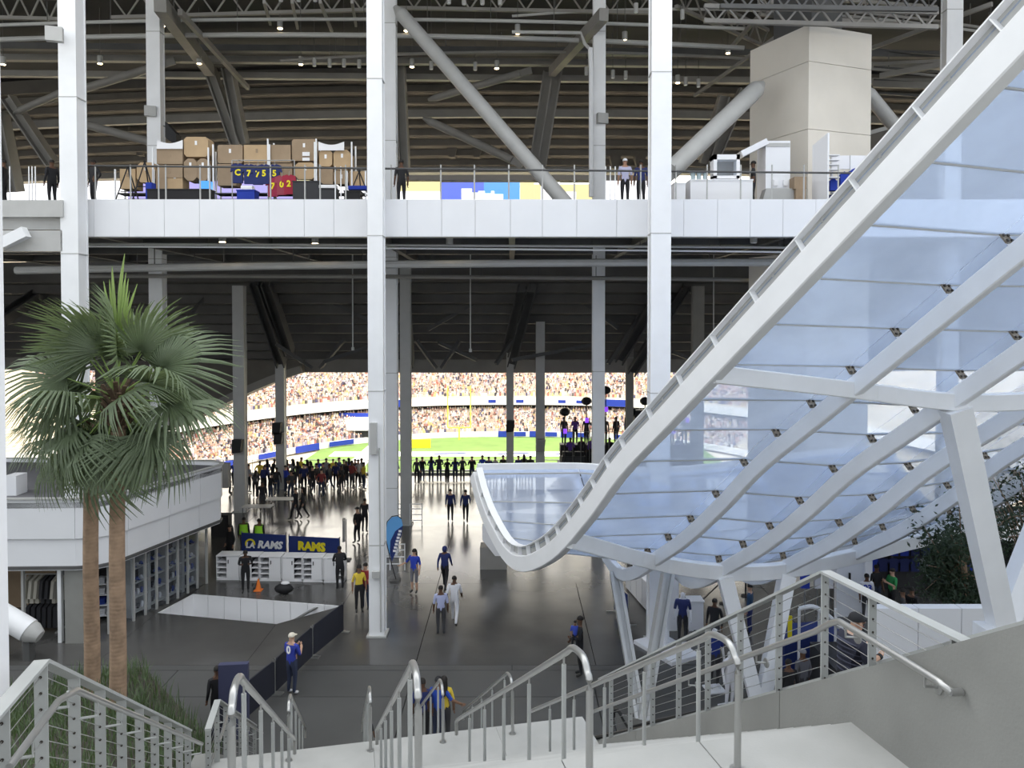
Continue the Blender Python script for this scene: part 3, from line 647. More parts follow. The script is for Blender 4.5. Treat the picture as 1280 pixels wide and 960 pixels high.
# open web trusses running into the building
def truss(a, b, h, label, n=9, m=STEELG):
    a, b = V(a), V(b); t = thing('roof_truss', label, 'truss', tuple((a+b)/2)); up = V((0,0,h))
    MB().bar(a, b, 0.16, 0.16).build('bottom_chord', m, t); MB().bar(a+up, b+up, 0.16, 0.16).build('top_chord', m, t)
    for i in range(n):
        p = a.lerp(b, i/n); q = a.lerp(b, (i+0.5)/n); r = a.lerp(b, (i+1)/n)
        MB().bar(p+up, q, 0.07).build('web_bar', m, t); MB().bar(q, r+up, 0.07).build('web_bar', m, t)
truss(P(140, 22, 37), P(470, 12, 37), 1.0, 'open web truss under the ceiling left of the middle column')
truss(P(500, 10, 38), P(815, 16, 38), 1.0, 'open web truss under the ceiling right of the middle column')
truss(P(845, 8, 36), P(960, 60, 44), 1.0, 'open web truss slanting towards the white pier', 6)
truss(P(950, 18, 34), P(1170, 34, 36), 0.9, 'open web truss above the white pier', 7)
truss(P(880, 26, 29.6), P(1172, 34, 29.6), 0.55, 'open web truss crossing just in front of the white pier top', 10, STEELG)
truss(P(900, 8, 28.6), P(1172, 12, 28.6), 0.45, 'thin open web truss above the white pier near the top edge', 12, DARKST)
truss(P(0, 22, 37), P(75, 24, 37), 1.0, 'open web truss in the top left corner', 3)
for i, (a, b, wd) in enumerate((((200, 5, 33), (262, 88, 45), 0.5), ((225, 15, 34), (310, 110, 46), 0.2), ((690, 90, 45), (755, 18, 33), 0.4), ((868, 120, 42), (1020, 10, 33), 0.12), ((915, 58, 38), (965, 2, 33), 0.14), ((1090, 60, 38), (1240, 5, 33), 0.14), ((1100, 95, 40), (1180, 80, 38), 0.2), ((1092, 80, 40), (1180, 76, 38), 0.12), ((1092, 105, 42), (1180, 108, 40), 0.25), ((440, 2, 33), (445, 32, 40), 0.12), ((400, 2, 33), (415, 40, 40), 0.12), ((365, 2, 33), (372, 35, 40), 0.12), ((330, 2, 33), (338, 30, 40), 0.12))):
    rod(P(*a), P(*b), wd, 'grey ceiling girder under the balcony ceiling, %s of the series from the left' % ORD[i], STEELG, 'ceiling_girder', wd*1.3)
for i, py_ in enumerate((62, 84, 100, 116)):
    rod(P(1092, py_, 43+i), P(1290, py_+14, 41+i), 0.12, 'thin dark purlin in the dark corner right of the pier, %s from the top' % ORD[i], DARKST, 'purlin')
tag(MB().prism([P(1085, 166, 40), P(1210, 130, 40), P(1290, 120, 40), P(1290, 300, 40), P(1085, 300, 40)], (0, 0.5, 0)).build('parapet_wall', PRECAST), 'tan concrete wall sloping up right of the pier', 'wall')
tag(MB().prism([P(1085, 164, 39.9), P(1290, 106, 39.9), P(1290, 110, 39.9), P(1085, 169, 39.9)], (0, 0.7, 0)).build('parapet_cap', GREYW), 'pale cap on the tan sloping wall right of the pier', 'coping')
# downlights
def downlight(px_, py_, Y, label, lit=True, r=0.13, grp=None):
    p = P(px_, py_, Y); t = thing('downlight', label, 'lamp', tuple(p), grp)
    MB().tube([p+V((0,0,0.02)), p+V((0,0,0.42))], r, 12).build('housing', GREYW, t, True)
    MB().tube([p, p+V((0,0,0.03))], r*0.85, 12).build('lens', LAMPE if lit else WHITE, t)
    MB().tube([p+V((0,0,0.4)), V((p.x, p.y, 27.3 if p.z > 15 else 14.25))], 0.015, 5).build('stem', DARKST, t)
LL = [(4, 81), (125, 80), (249, 80), (376, 81), (350, 36), (203, 33), (508, 39), (515, 84), (621, 86), (647, 42), (781, 51), (910, 67), (950, 9), (847, 104)]
for i, (a, b) in enumerate(sorted(LL)): downlight(a, b, 41 if b > 60 else 37, 'lit round ceiling downlight above the balcony, %s from the left' % ORD[i])
for i, (a, b) in enumerate([(351, 2), (373, 2), (394, 2), (393, 83), (412, 84), (430, 84), (449, 85), (561, 5), (580, 6), (603, 6), (625, 6), (539, 87), (557, 88), (594, 88), (733, 94), (766, 98), (782, 99), (795, 16), (853, 24), (857, 107), (873, 109)]):
    downlight(a, b, 40 if b > 60 else 35, 'unlit white can spotlight in the row under the balcony ceiling', False, 0.1, 'unlit can spotlights')
for i, (a, b) in enumerate([(278, 303), (394, 305), (562, 307)]): downlight(a, b, 28.6, 'glowing downlight under the balcony fascia, %s from the left' % ORD[i])
downlight(942, 304, 28.6, 'unlit downlight under the balcony fascia right of the right column', False)
for i, (a, b0, b1) in enumerate(((588, 335, 438), (892, 335, 445), (441, 380, 436))):
    t = thing('drop_rod', ['thin pale rod hanging under the balcony in the centre', 'thin pale rod hanging right of the right column', 'thin dark rod hanging left of the middle column'][i], 'rod', tuple(P(a, b1, 36)))
    MB().tube([V((P(a, b0, 36).x, 36, 14.25)), P(a, b1, 36)], 0.03, 6).build('rod', GREYW, t); MB().tube([P(a, b1-2, 36), P(a, b1+2, 36)], 0.07, 8).build('tip', GREYW, t)

# ---- left flank: beams and stair stringer
lb = thing('side_beam', 'pale grey beam and bracket running to the leftmost white column', 'beam', tuple(P(40, 270, 25.9)))
for (y0, y1, yy) in ((250, 271, 25.6), (272, 287, 25.9), (288, 314, 25.7)):
    a = P(-30, y0, yy); b = P(78, y1, yy); MB().bx(a.x, b.x, yy, yy+0.4, b.z, a.z).build('beam_plate', GREYW, lb)
a = P(-20, 316, 25.4); b = P(33, 290, 25.4); MB().bar(a, b, 0.3, 0.35).build('sloping_channel', WHITE, lb)
wp = thing('white_post', 'near white post cut off by the left picture edge', 'post', (P(0, 800, 5.2).x, 5.2, 7.2))
a = P(-40, 480, 5.2); b = P(-12, 480, 5.2); MB().bx(a.x, b.x, 5.2, 5.35, 7.2, 14).build('shaft', PRINTW, wp); MB().bx(a.x-0.05, b.x+0.03, 5.17, 5.4, 7.2, 7.3).build('base_plate', GREYW, wp)

# ================================================================== LEFT PAVILION
RZ, SZ = 4.85, 2.48
cr = [V((-26, 24.9)), V((-22, 24.9)), V((-18.2, 24.9)), V((-14.3, 25.0)), V((-13.65, 25.15)), V((-13.3, 25.5)), V((-13.1, 26.1)), V((-12.55, 28.1)), V((-12.1, 29.7)), V((-11.75, 30.9)), V((-11.85, 31.3)), V((-12.3, 31.6)), V((-15, 31.9)), V((-19, 32.2)), V((-26, 32.6))]
pav = thing('pavilion', 'low pavilion with rounded white fascia and merchandise shop, behind the palms', 'building', (-17, 28, 0))
def wall_strip(a, b, z0, z1, name, m, th=0.12):
    d = (b-a).normalized(); n = V((-d.y, d.x)); a2, b2 = a+d*0.008, b-d*0.008
    MB().prism([(a2.x, a2.y, z0), (b2.x, b2.y, z0), (b2.x, b2.y, z1), (a2.x, a2.y, z1)], (n.x*th, n.y*th, 0)).build(name, m, pav)
zs = 3.52
for i in range(len(cr)-1):
    wall_strip(cr[i], cr[i+1], zs+0.02, RZ, 'fascia_panel', PANELW)
    d = (cr[i+1]-cr[i]).normalized(); n = V((-d.y, d.x))*0.06
    wall_strip(cr[i]+n, cr[i+1]+n, SZ, zs, 'lower_fascia_panel', PANELW)
MB().prism([(p.x, p.y, RZ-0.3) for p in cr], (0, 0, 0.18)).build('roof', ROOFG, pav)
MB().prism([(p.x, p.y, SZ+0.05) for p in cr], (0, 0, 0.1)).build('soffit', DARKST, pav)
for i in range(len(cr)-1): 
    a, b = cr[i], cr[i+1]; MB().bar((a.x, a.y, RZ+0.02), (b.x, b.y, RZ+0.02), 0.16, 0.05).build('coping', GREYW, pav)
# shop front on the side: mullions and panes
sA = V((-13.75, 26.0)); sB = V((-12.4, 31.0)); nm = 9
for i in range(nm+1):
    p = sA.lerp(sB, i/nm); MB().bx(p.x-0.04, p.x+0.04, p.y-0.04, p.y+0.04, 0, SZ+0.05).build('mullion', GREYW, pav)
    if i < nm:
        q = sA.lerp(sB, (i+1)/nm); MB().prism([(p.x, p.y, 0.05), (q.x, q.y, 0.05), (q.x, q.y, SZ), (p.x, p.y, SZ)], (-0.02, 0, 0)).build('pane', GLASS, pav)
pa = P(85, 760, 25.3); MB().bx(pa.x-0.05, pa.x+0.55, 25.2, 25.8, 0, SZ+0.05).build('pillar', CONCW, pav)
MB().bx(pa.x-0.32, pa.x-0.2, 25.25, 25.4, 0, SZ+0.05).build('post', WHITE, pav)
pa2 = P(28, 760, 25.4); MB().bx(pa2.x-0.04, pa2.x+0.04, 25.4, 25.5, 0, SZ+0.05).build('post', GREYW, pav)
MB().bx(-26, -15.2, 30.2, 30.4, 0, SZ+0.05).build('rear_wall', DARKC, pav)
MB().bx(-19.2, -17.0, 28.4, 28.5, 0, 2.2).build('timber_panel', CARDD, pav)
# small wall blocks on the roof
for i, (a, b, c, d) in enumerate(((5, 20, 595, 606),)):
    p = P(a, d, 26); q = P(b, c, 26); tag(MB().bx(p.x, q.x, 26, 26.6, RZ-0.12, q.z).build('roof_vent', PANELW), 'small white vent block on the pavilion roof at left', 'vent')
p = P(203, 592, 30.2); t = thing('roof_machine', 'pale machine with domed cap standing on the pavilion roof', 'machine', (p.x, p.y, RZ-0.12))
MB().box((p.x, p.y, RZ+0.1), (0.62, 0.5, 0.45)).build('plinth', GREYW, t); MB().box((p.x, p.y, RZ+0.75), (0.4, 0.4, 0.9)).build('body', WHITE, t); MB().ball((p.x, p.y, RZ+1.3), (0.26, 0.24, 0.2)).build('cap', GREYW, t, True)
# parapet wall behind the roof
tag(MB().prism([P(150, 572, 33), P(285, 580, 33), P(285, 610, 33), P(150, 610, 33)], (0, 0.3, 0)).build('parapet_wall', STEELG), 'dark grey parapet behind the pavilion roof', 'wall')
# merchandise shelves inside the shop
def shelf_unit(x, y, rz, wd, h, n, label, goods, grp=None, m=GREYW):
    t = thing('merchandise_shelf', label, 'shelf', (x, y, 0), grp); t.rotation_euler = (0, 0, rz)
    def ad(mb, name, mm): o = bpy.data.objects.new(name, mb.mesh(name, mm)); col.objects.link(o); o.parent = t
    for sx in (-1, 1): ad(MB().bx(sx*wd/2-0.03, sx*wd/2+0.03, -0.22, 0.22, 0, h), 'upright', m)
    ad(MB().bx(-wd/2, wd/2, 0.2, 0.24, 0, h), 'back_panel', DARKC)
    for i in range(n): ad(MB().bx(-wd/2, wd/2, -0.22, 0.2, 0.12+i*h/n, 0.16+i*h/n), 'shelf_board', m)
    R = Matrix.Rotation(rz, 3, 'Z')
    return t, R
def goods_row(t, x, y, rz, wd, z, n, colours, kind, lab, grp):
    """things standing on a shelf board: folded garments, boxes or mugs"""
    R = Matrix.Rotation(rz, 3, 'Z')
    for i in range(n):
        lx = -wd/2+wd*(i+0.5)/n; s = wd/n*0.40
        mb = MB()
        if kind == 'shirt':
            k = 3
            for j in range(k): mb.box((0, 0, 0.035+j*0.07), (s*2*random.uniform(0.88, 1), 0.3, 0.062))
        elif kind == 'cap':
            mb.ball((0, 0.02, 0), (s*0.8, s*0.9, 0.13), 8, 3, 0.0); mb.box((0, -s*0.9, 0.012), (s*1.1, s*0.9, 0.02))
        else:
            mb.tube([(0, 0, 0), (0, 0, 0.2)], s*0.55, 8); mb.box((s*0.75, 0, 0.1), (s*0.4, 0.03, 0.12))
        c = colours[i % len(colours)] if random.random() < 0.8 else random.choice(colours)
        o = bpy.data.objects.new({'shirt': 'folded_shirts', 'cap': 'baseball_cap', 'mug': 'mug'}[kind], mb.mesh(kind, plain(c))); col.objects.link(o)
        o.location = V((x, y, z)) + R @ V((lx, -0.02, 0)); o.rotation_euler = (0, 0, rz); tag(o, lab, 'merchandise', grp)
CW, CB, CD, CY, CG = (0.7,0.7,0.73), (0.02,0.05,0.3), (0.02,0.02,0.03), (0.7,0.55,0.05), (0.3,0.3,0.32)
ang = math.atan2((sB-sA).y, (sB-sA).x)
for i in range(4):
    p = sA.lerp(sB, 0.34+0.18*i) + V((-0.45, 0.12)); lab = 'dark merchandise shelf behind the shop mullions, %s from the palms' % ORD[i]
    t, R = shelf_unit(p.x, p.y, ang, 0.85, 2.1, 4, lab, None)
    for j in range(4): goods_row(t, p.x, p.y, ang, 0.8, 0.16+j*2.1/4, 4, [CD, CB, CW, CB, CD] if j % 2 else [CW, CD, CB], 'cap' if j > 1 else 'mug', 'small merchandise item on the pavilion shop shelves', 'items on the pavilion shelves')
p = P(131, 800, 27.5); t, R = shelf_unit(p.x, 27.4, 0.2, 0.9, 1.5, 4, 'white tiered shelf seen between the two palm trunks', None, m=PRINTW)
for j in range(4): goods_row(t, p.x, 27.4, 0.2, 0.85, 0.16+j*1.5/4, 3, [CW, CB, CW] if j < 2 else [CB, CW, CD], 'shirt', 'folded shirts on the white tiered shelf between the palm trunks', 'shirts between the palm trunks')
# garment rail with coats left of pillar
rk = thing('garment_rail', 'garment rail behind the sloping tube in the shop corner', 'rack', (P(52, 790, 26.3).x, 26.3, 0))
x0, x1 = P(32, 700, 26.3).x, P(75, 700, 26.3).x
MB().tube([(x0, 26.3, 1.95), (x1, 26.3, 1.95)], 0.025).build('rail', STAIN, rk)
for x in (x0, x1): MB().tube([(x, 26.3, 0), (x, 26.3, 1.95)], 0.025).build('upright', STAIN, rk); MB().bx(x-0.03, x+0.03, 26.0, 26.6, 0, 0.05).build('foot', STAIN, rk)
for i in range(6):
    x = x0+0.12+(x1-x0-0.24)*i/5; c = [(0.42,0.40,0.34), (0.5,0.48,0.42), (0.45,0.43,0.37), (0.03,0.03,0.035), (0.03,0.03,0.035), (0.4,0.38,0.33)][i]
    mb = MB(); mb.prism([(x-0.02, 26.05, 1.82), (x, 26.3, 1.93), (x+0.02, 26.55, 1.82), (x+0.05, 26.5, 1.0), (x-0.06, 26.1, 1.0)], (0.12, 0, 0))
    mb.prism([(x-0.02, 26.0, 1.8), (x, 26.08, 1.85), (x-0.02, 26.05, 1.2), (x-0.05, 25.95, 1.2)], (0.1, 0, 0))
    tag(mb.build('hanging_coat', plain(c)), ['cream coat hanging leftmost in the shop corner', 'pale coat hanging second from the left in the shop corner', 'beige coat hanging third from the left in the shop corner', 'black coat hanging beside the beige coat in the shop corner', 'black coat hanging next to the rightmost cream coat', 'cream coat hanging rightmost by the white post'][i], 'coat')
    mb = MB(); mb.prism([(x-0.02, 26.1, 0.85), (x, 26.3, 0.95), (x+0.02, 26.5, 0.85), (x+0.04, 26.5, 0.15), (x-0.04, 26.1, 0.15)], (0.13, 0, 0))
    tag(mb.build('hanging_trousers', plain((0.02, 0.02, 0.025))), 'dark trousers hanging below the coats in the shop corner', 'trousers', 'dark trousers below the coats')
# sloping white tube in front (escalator handrail end)
tb = thing('sloping_tube', 'white sloping tube with rounded end beside the shop corner', 'tube', tuple(FL(45, 805)))
a = P(-12, 760, 24.0); b = P(36, 788, 24.0); MB().tube([a, b], 0.36, 16).build('tube', WHITE, tb, True); d = (b-a).normalized()
MB().tube([b, b+d*0.12, b+d*0.4], [0.33, 0.33, 0.2], 16).build('end_cap', GREYW, tb, True); MB().box((b.x, b.y, (b.z-0.3)/2), (0.2, 0.3, max(0.1, b.z-0.3))).build('foot', DARKST, tb)

# ================================================================== STAIRS AND RAILS
TH = math.radians(12.5)
HS = V((-math.sin(TH), math.cos(TH), 0)); LS = V((math.cos(TH), math.sin(TH), 0)); S0 = V((0.57, 5.75, 0))
def S(u, t, z=0.0): return S0 + LS*u + HS*t + V((0, 0, z))
SL = 0.60; L1 = 7.17; L2 = 3.3
UL, UR = -3.95, 2.55
T1 = 0.38; T2 = T1+(L1-L2)/SL; T3 = T2+1.25; T4 = T3+L2/SL
st = thing('staircase', 'wide pale concrete staircase with landings going down to the plaza', 'stairs', tuple(S(0, T4)), kind='structure')
def sbox(u0, u1, t0, t1, z0, z1, name, m, parent):
    MB().quadbox([S(u0,t0,z0), S(u1,t0,z0), S(u1,t1,z0), S(u0,t1,z0), S(u0,t0,z1), S(u1,t0,z1), S(u1,t1,z1), S(u0,t1,z1)]).build(name, m, parent)
for (a, b) in ((UL, -2.05), (-2.04, -0.1), (-0.09, 1.1), (1.11, UR)):
    sbox(a, b, -2.2, -0.72, L1-0.5, L1, 'landing_slab', CONC, st); sbox(a, b, -0.715, T1, L1-0.5, L1, 'landing_slab', CONC, st)
for (a, b) in ((UL, -1.3), (-1.295, 0.9), (0.905, UR)): sbox(a, b, T2, T3, L2-0.5, L2, 'landing_slab', CONC, st)
def flight(t0, z0, t1, z1):
    n = int(round((z0-z1)/0.165)); 
    for i in range(1, n): sbox(UL, UR, t0+(t1-t0)*(i-1)/(n-1), t0+(t1-t0)*i/(n-1), z0-(z0-z1)*i/n-0.6, z0-(z0-z1)*i/n, 'step', CONC, st)
flight(T1, L1, T2, L2); flight(T3, L2, T4, 0.0)
n = 11
for i in range(1, n+1): sbox(UL, UR, -2.2-0.28*i, -2.2-0.28*(i-1), L1+0.16*i-0.6, L1+0.16*i, 'step', CONC, st)
sbox(UL, UR, -9, -2.2-0.28*n, L1+0.16*n-0.6, L1+0.16*n, 'top_landing', CONC, st)
# concrete side wall on the right with a joint
rw = thing('wall_right_stair', 'sloping concrete parapet wall along the right side of the stairs', 'wall', tuple(S(UR, 0)), kind='structure')
def wz(t): return 7.86-0.632*t
def rwall(t0, t1, name='wall_panel', m=CONCW):
    a0, a1 = S(UR, t0), S(UR, t1); poly = [V((a0.x, a0.y, max(0, wz(t0)-4.4))), V((a1.x, a1.y, max(0, wz(t1)-4.4))), V((a1.x, a1.y, wz(t1))), V((a0.x, a0.y, wz(t0)))]
    MB().prism(poly, LS*0.34).build(name, m, rw)
rwall(-6, 1.5); rwall(1.512, 5.4); rwall(5.412, T4-0.8)
MB().sweep([S(UR+0.29, -5, wz(-5)+0.02), S(UR+0.29, T4-1, wz(T4-1)+0.02)], [(-0.09, -0.03), (0.09, -0.03), (0.09, 0.03), (-0.09, 0.03)]).build('edge_trim', GALV, rw)
MB().sweep([S(UR+0.37, -1.3, wz(-1.3)-0.05), S(UR+0.37, -0.9, wz(-0.9)-0.05)], [(-0.02, -0.03), (0.02, -0.03), (0.02, 0.03), (-0.02, 0.03)]).build('steel_cover', STAIN, rw)
lw = thing('wall_left_stair', 'low concrete kerb along the left side of the stairs', 'wall', tuple(S(UL, 0)), kind='structure')
for (t0, t1, z0, z1) in ((-5, T1, L1, L1), (T1, T2, L1, L2), (T2, T3, L2, L2), (T3, T4, L2, 0)):
    a0, a1 = S(UL-0.3, t0), S(UL-0.3, t1); MB().prism([V((a0.x,a0.y,max(0,z0-1.5))), V((a1.x,a1.y,max(0,z1-1.5))), V((a1.x,a1.y,z1+0.12)), V((a0.x,a0.y,z0+0.12))], LS*0.3).build('kerb', CONCW, lw)
# stainless hand rails on posts
def stair_rail(u, tb, zb, tt, zt, label, h=0.92, first=True, bend=0.2):
    t = thing('stair_handrail', label, 'handrail', tuple(S(u, tb, zb)), 'stainless stair handrails')
    pts = [S(u, tb, zb), S(u, tb, zb+h-0.16), S(u, tb+0.05, zb+h-0.05), S(u, tb+0.16, zb+h+0.02), S(u, tb+bend+0.22, zb+h-0.02), S(u, tb+bend+0.4, zb+h-0.13), S(u, tt, zt+h)]
    pts = crom(pts[:6], 4) + [pts[6], S(u, tt+0.12, zt+h-0.1), S(u, tt+0.1, zt+h-0.3)]
    MB().tube(pts, 0.028, 10).build('rail', STAIN, t, True)
    n = int((tt-tb-0.4)/1.22)
    for i in range(n):
        tq = tb+0.68+1.22*i; zr = zb+h-0.13 + (zt-zb+0.13)*(tq-tb-bend-0.4)/(tt-tb-bend-0.4)
        MB().tube([S(u, tq, zr-1.05), S(u, tq, zr-0.09)], 0.02, 8).build('post', GALV, t, True)
        MB().tube([S(u, tq, zr-0.1), S(u, tq, zr-0.02)], 0.009, 6).build('pin', STAIN, t)
    MB().tube([S(u, tb, zb), S(u, tb, zb+0.012)], 0.06, 12).build('base_plate', STAIN, t)
    return t
for i, u in enumerate((-2.55, -1.28, 0.0, 1.22)):
    stair_rail(u, -0.05 if i else 0.0, L1, T2-0.1, L2, 'stainless stair handrail from the near landing, %s from the left' % ORD[i])
for i, u in enumerate((-2.7, -1.35, -0.1, 1.15)):
    stair_rail(u, T3-0.3, L2, T4-0.2, 0.0, 'stainless stair handrail of the lower flight, %s from the left' % ORD[i])
# side balustrades: perforated flat posts, flat cap, cables, pipe handrail
def balustrade(u, side, pts_t, label, cables=7, pipe_=True, capw=0.10, posts=None, hp=1.0, extra_pts=()):
    """pts_t: list of (t, z of cap)"""
    t = thing('cable_balustrade', label, 'railing', tuple(S(u, pts_t[0][0], pts_t[0][1]-hp)))
    P3 = [S(u, a, z) for a, z in pts_t]
    def zat(tq):
        for (a, za), (b, zb) in zip(pts_t[:-1], pts_t[1:]):
            if a-1e-6 <= tq <= b+1e-6: return za+(zb-za)*(tq-a)/(b-a)
    for a, b in zip(P3[:-1], P3[1:]): MB().bar(a, b, capw, 0.025).build('cap_rail', GALV, t)
    for tq in posts:
        z = zat(tq); c = S(u, tq, 0); q = MB()
        # flat plate with round holes shown as raised ferrules
        R = Matrix.Rotation(TH, 3, 'Z')
        q.box((c.x, c.y, z-hp/2), (0.085, 0.016, hp-0.02), M=R); po = q.build('post', GALV, t)
        for k in range(cables):
            zc = z-0.10-(hp-0.2)*k/cables; e = MB(); e.tube([V((c.x, c.y, zc))-HS*0.014, V((c.x, c.y, zc))+HS*0.014], 0.011, 6); e.build('cable_hole', BOLT, po)
    for k in range(cables):
        dz = 0.10+(hp-0.2)*k/cables; MB().tube([p-V((0,0,dz)) for p in P3], 0.0035, 4).build('cable', STAIN, t)
    if pipe_:
        uu = u + side*0.17; zo = -0.20
        a0, z0 = pts_t[0]; pp = [S(uu, a, z+zo) for a, z in pts_t]
        MB().tube(pp if len(pp) < 3 else [pp[0], pp[0].lerp(pp[1], 0.8), pp[1].lerp(pp[2], 0.03), pp[2]], 0.024, 10).build('handrail', STAIN, t, True)
        for tq in posts[1:]:
            z = zat(tq)+zo; MB().tube([S(u, tq, z-0.14), S(uu, tq, z-0.13), S(uu, tq, z-0.02)], 0.011, 6).build('handrail_bracket', GALV, t)
    return t
tz = lambda t: 8.30-SL*1.04*(t-0.45)
balustrade(UL+0.08, 1, [(-0.55, 8.30), (0.45, 8.30), (5.6, tz(5.6))], 'grey cable balustrade on the left of the stairs beside the palms', posts=[-0.45, -0.2, 0.43, 1.1, 1.75, 2.4, 3.05, 3.7, 4.35, 5.0, 5.55])
balustrade(UL+0.08, 1, [(-1.6, 8.22), (-0.62, 8.22)], 'grey cable balustrade in the lower left corner of the picture', posts=[-1.5, -1.0, -0.7])
balustrade(UL+0.08, 1, [(T2+0.3, 4.3), (T3, 4.3), (T4, 1.0)], 'grey cable balustrade left of the lower flight beside the grass', posts=[T2+0.3, T3-0.1, T3+0.9, T3+1.9, T3+2.9, T3+3.9, T4-0.1])
tz2 = lambda t: 8.30-0.62*(t-0.97)
# right balustrade stands on the wall
rb = thing('cable_balustrade', 'pale cable balustrade peaking on the right parapet wall', 'railing', tuple(S(UR+0.2, 1, 7)))
RU = UR+0.14
for a, b in (((-0.88, 8.33), (0.97, 8.30)), ((0.97, 8.30), (T2+0.6, tz2(T2+0.6)))): MB().bar(S(RU, *a), S(RU, *b), 0.11, 0.025).build('cap_rail', GALV, rb)
R = Matrix.Rotation(TH, 3, 'Z')
def rz_(t): return 8.32 if t < 0.97 else tz2(t)
for tq in (-0.62, 0.30, 0.97, 1.75, 2.55, 3.35, 4.2, 5.1, 6.0, 6.9):
    c = S(RU, tq); lo = wz(tq)-0.06; po = MB().box((c.x, c.y, (rz_(tq)+lo)/2), (0.075, 0.016, rz_(tq)-lo), M=R).build('post', GALV, rb)
    k = 0
    while rz_(tq)-0.1-0.115*k > lo+0.05:
        zc = rz_(tq)-0.1-0.115*k; MB().tube([V((c.x, c.y, zc))-HS*0.014, V((c.x, c.y, zc))+HS*0.014], 0.01, 6).build('cable_hole', BOLT, po); k += 1
for k in range(8):
    dz = 0.1+0.115*k
    ts = 0.97 - (0.97+0.6)*(1 if 8.3-dz > wz(-0.6) else 0); tt_ = max(-0.6, (7.86-8.3+dz)/0.632+0.02)
    pts = ([S(RU, tt_, 8.31-dz)] if tt_ < 0.97 else []) + [S(RU, max(0.97, tt_), rz_(max(0.97, tt_))-dz), S(RU, 6.9, rz_(6.9)-dz)]
    MB().tube(pts, 0.0035, 4).build('cable', STAIN, rb)
hr = thing('wall_handrail', 'stainless pipe handrail bracketed along the right parapet wall', 'handrail', tuple(S(UR-0.1, 0, 8)))
zz = lambda t: 8.05-0.62*(t-0.40)
HU = UR-0.12
pts = crom([S(HU+0.02, -0.86, 8.04), S(HU, -0.80, 8.06), S(HU, -0.66, 8.07), S(HU, 0.25, 8.07), S(HU, 0.45, 8.04), S(HU, 0.75, zz(0.75))], 4) + [S(HU, T2+0.3, zz(T2+0.3))]
MB().tube(pts, 0.028, 10).build('rail', STAIN, hr, True)
MB().tube([S(HU, -0.86, 8.04), S(HU+0.1, -0.86, 8.03)], 0.028, 10).build('return_end', STAIN, hr, True)
for tq in (-0.62, 0.3, 1.75, 3.35, 5.1):
    z = (8.07 if tq < 0.4 else zz(tq)); MB().tube([S(HU, tq, z-0.02), S(HU, tq, z-0.1), S(HU+0.12, tq, z-0.12)], 0.011, 6).build('bracket', STAIN, hr); MB().tube([S(UR-0.012, tq, z-0.12), S(UR, tq, z-0.12)], 0.05, 12).build('flange', STAIN, hr)

# escalator beyond the right wall
es = thing('escalator', 'escalator with black handrails beyond the right parapet wall', 'escalator', tuple(S(3.6, 11)), kind=None)
ez = lambda t: max(0.0, 7.02-0.60*t)
n = 34
for i in range(n):
    t0 = -3+i*0.42; z = ez(t0+0.42); sbox(3.3, 4.75, t0, t0+0.42, max(-0.2, z-0.25), z+0.02, 'step', DARKST, es)
for u in (3.18, 4.88):
    pts = [S(u, -3, ez(-3)+0.32), S(u, 10.2, ez(10.2)+0.32), S(u, 12.4, 0.32)]
    MB().sweep(pts, [(-0.015, -0.32), (0.015, -0.32), (0.015, 0.36 if u < 4 else 0.55), (-0.015, 0.36 if u < 4 else 0.55)]).build('side_panel', STAIN, es)
    hh = 0.95 if u > 4 else 0.72
    hp_ = [S(u, -3, ez(-3)+hh), S(u, 10.3, ez(10.3)+hh-0.02), S(u, 11.5, hh+0.03), S(u, 12.4, hh+0.03), S(u, 12.75, 0.7), S(u, 12.8, 0.45), S(u, 12.5, 0.25)]
    MB().tube(crom(hp_, 4), 0.05, 8).build('handrail', RUBBER, es, True)

# ================================================================== CLEAR CANOPY
HC = V((-0.403, 0.915, 0)); 
PROF = [(-16.5, 12.45), (-13, 9.82), (-10, 7.57), (-7.5, 5.70), (-6, 4.57), (-4.36, 3.34), (-3.04, 2.12), (-1.4, 0.78), (0, 0.02), (1.0, -0.25), (1.9, -0.22), (2.8, 0.08), (3.5, 0.42), (4.1, 0.90), (4.6, 1.5)]
PV = crom([V((a, 0, z)) for a, z in PROF], 5)
def pz(a):
    for p, q in zip(PV[:-1], PV[1:]):
        if p.x <= a <= q.x: return p.z+(q.z-p.z)*(a-p.x)/(q.x-p.x)
    return PV[-1].z
def pn(a):
    s = (pz(min(4.6, a+0.05))-pz(a-0.05))/(min(4.6, a+0.05)-(a-0.05)); n = (V((0,0,1)) - HC*s).normalized(); return n
BASES = [V((0.65, 20.8, 4.16)), V((3.95, 21.7, 4.05)), V((5.85, 21.2, 4.0)), V((7.75, 21.5, 4.0)), V((10.4, 22.9, 4.0)), V((13.3, 24.6, 4.0)), V((16.6, 26.0, 4.0))]
def cp(i, a, h=0.0):
    """point on rib line i at distance a from its trough, h above the rib centre"""
    k = int(math.floor(i)); f = i-k; b = BASES[k] if f == 0 else BASES[k].lerp(BASES[k+1], f)
    sg_ = min(1.0, max(0.0, i)); ex = 0.12+0.62*sg_*sg_*(3-2*sg_)
    return b + HC*a + V((0, 0, pz(a) - ex*math.exp(-((a-1.8)/1.6)**2))) + pn(a)*h
can = thing('swoosh_canopy', 'white steel canopy with clear curved sheets swooping down over the escalators', 'canopy', (6, 21, 0))
AS = [-16.5 + 0.35*i for i in range(int((4.6+16.5)/0.35)+1)] + [4.6]
def ribline(i, a0, a1, h): return [cp(i, a, h) for a in AS if a0 <= a <= a1]
def ribups(a0, a1): return [pn(a) for a in AS if a0 <= a <= a1]
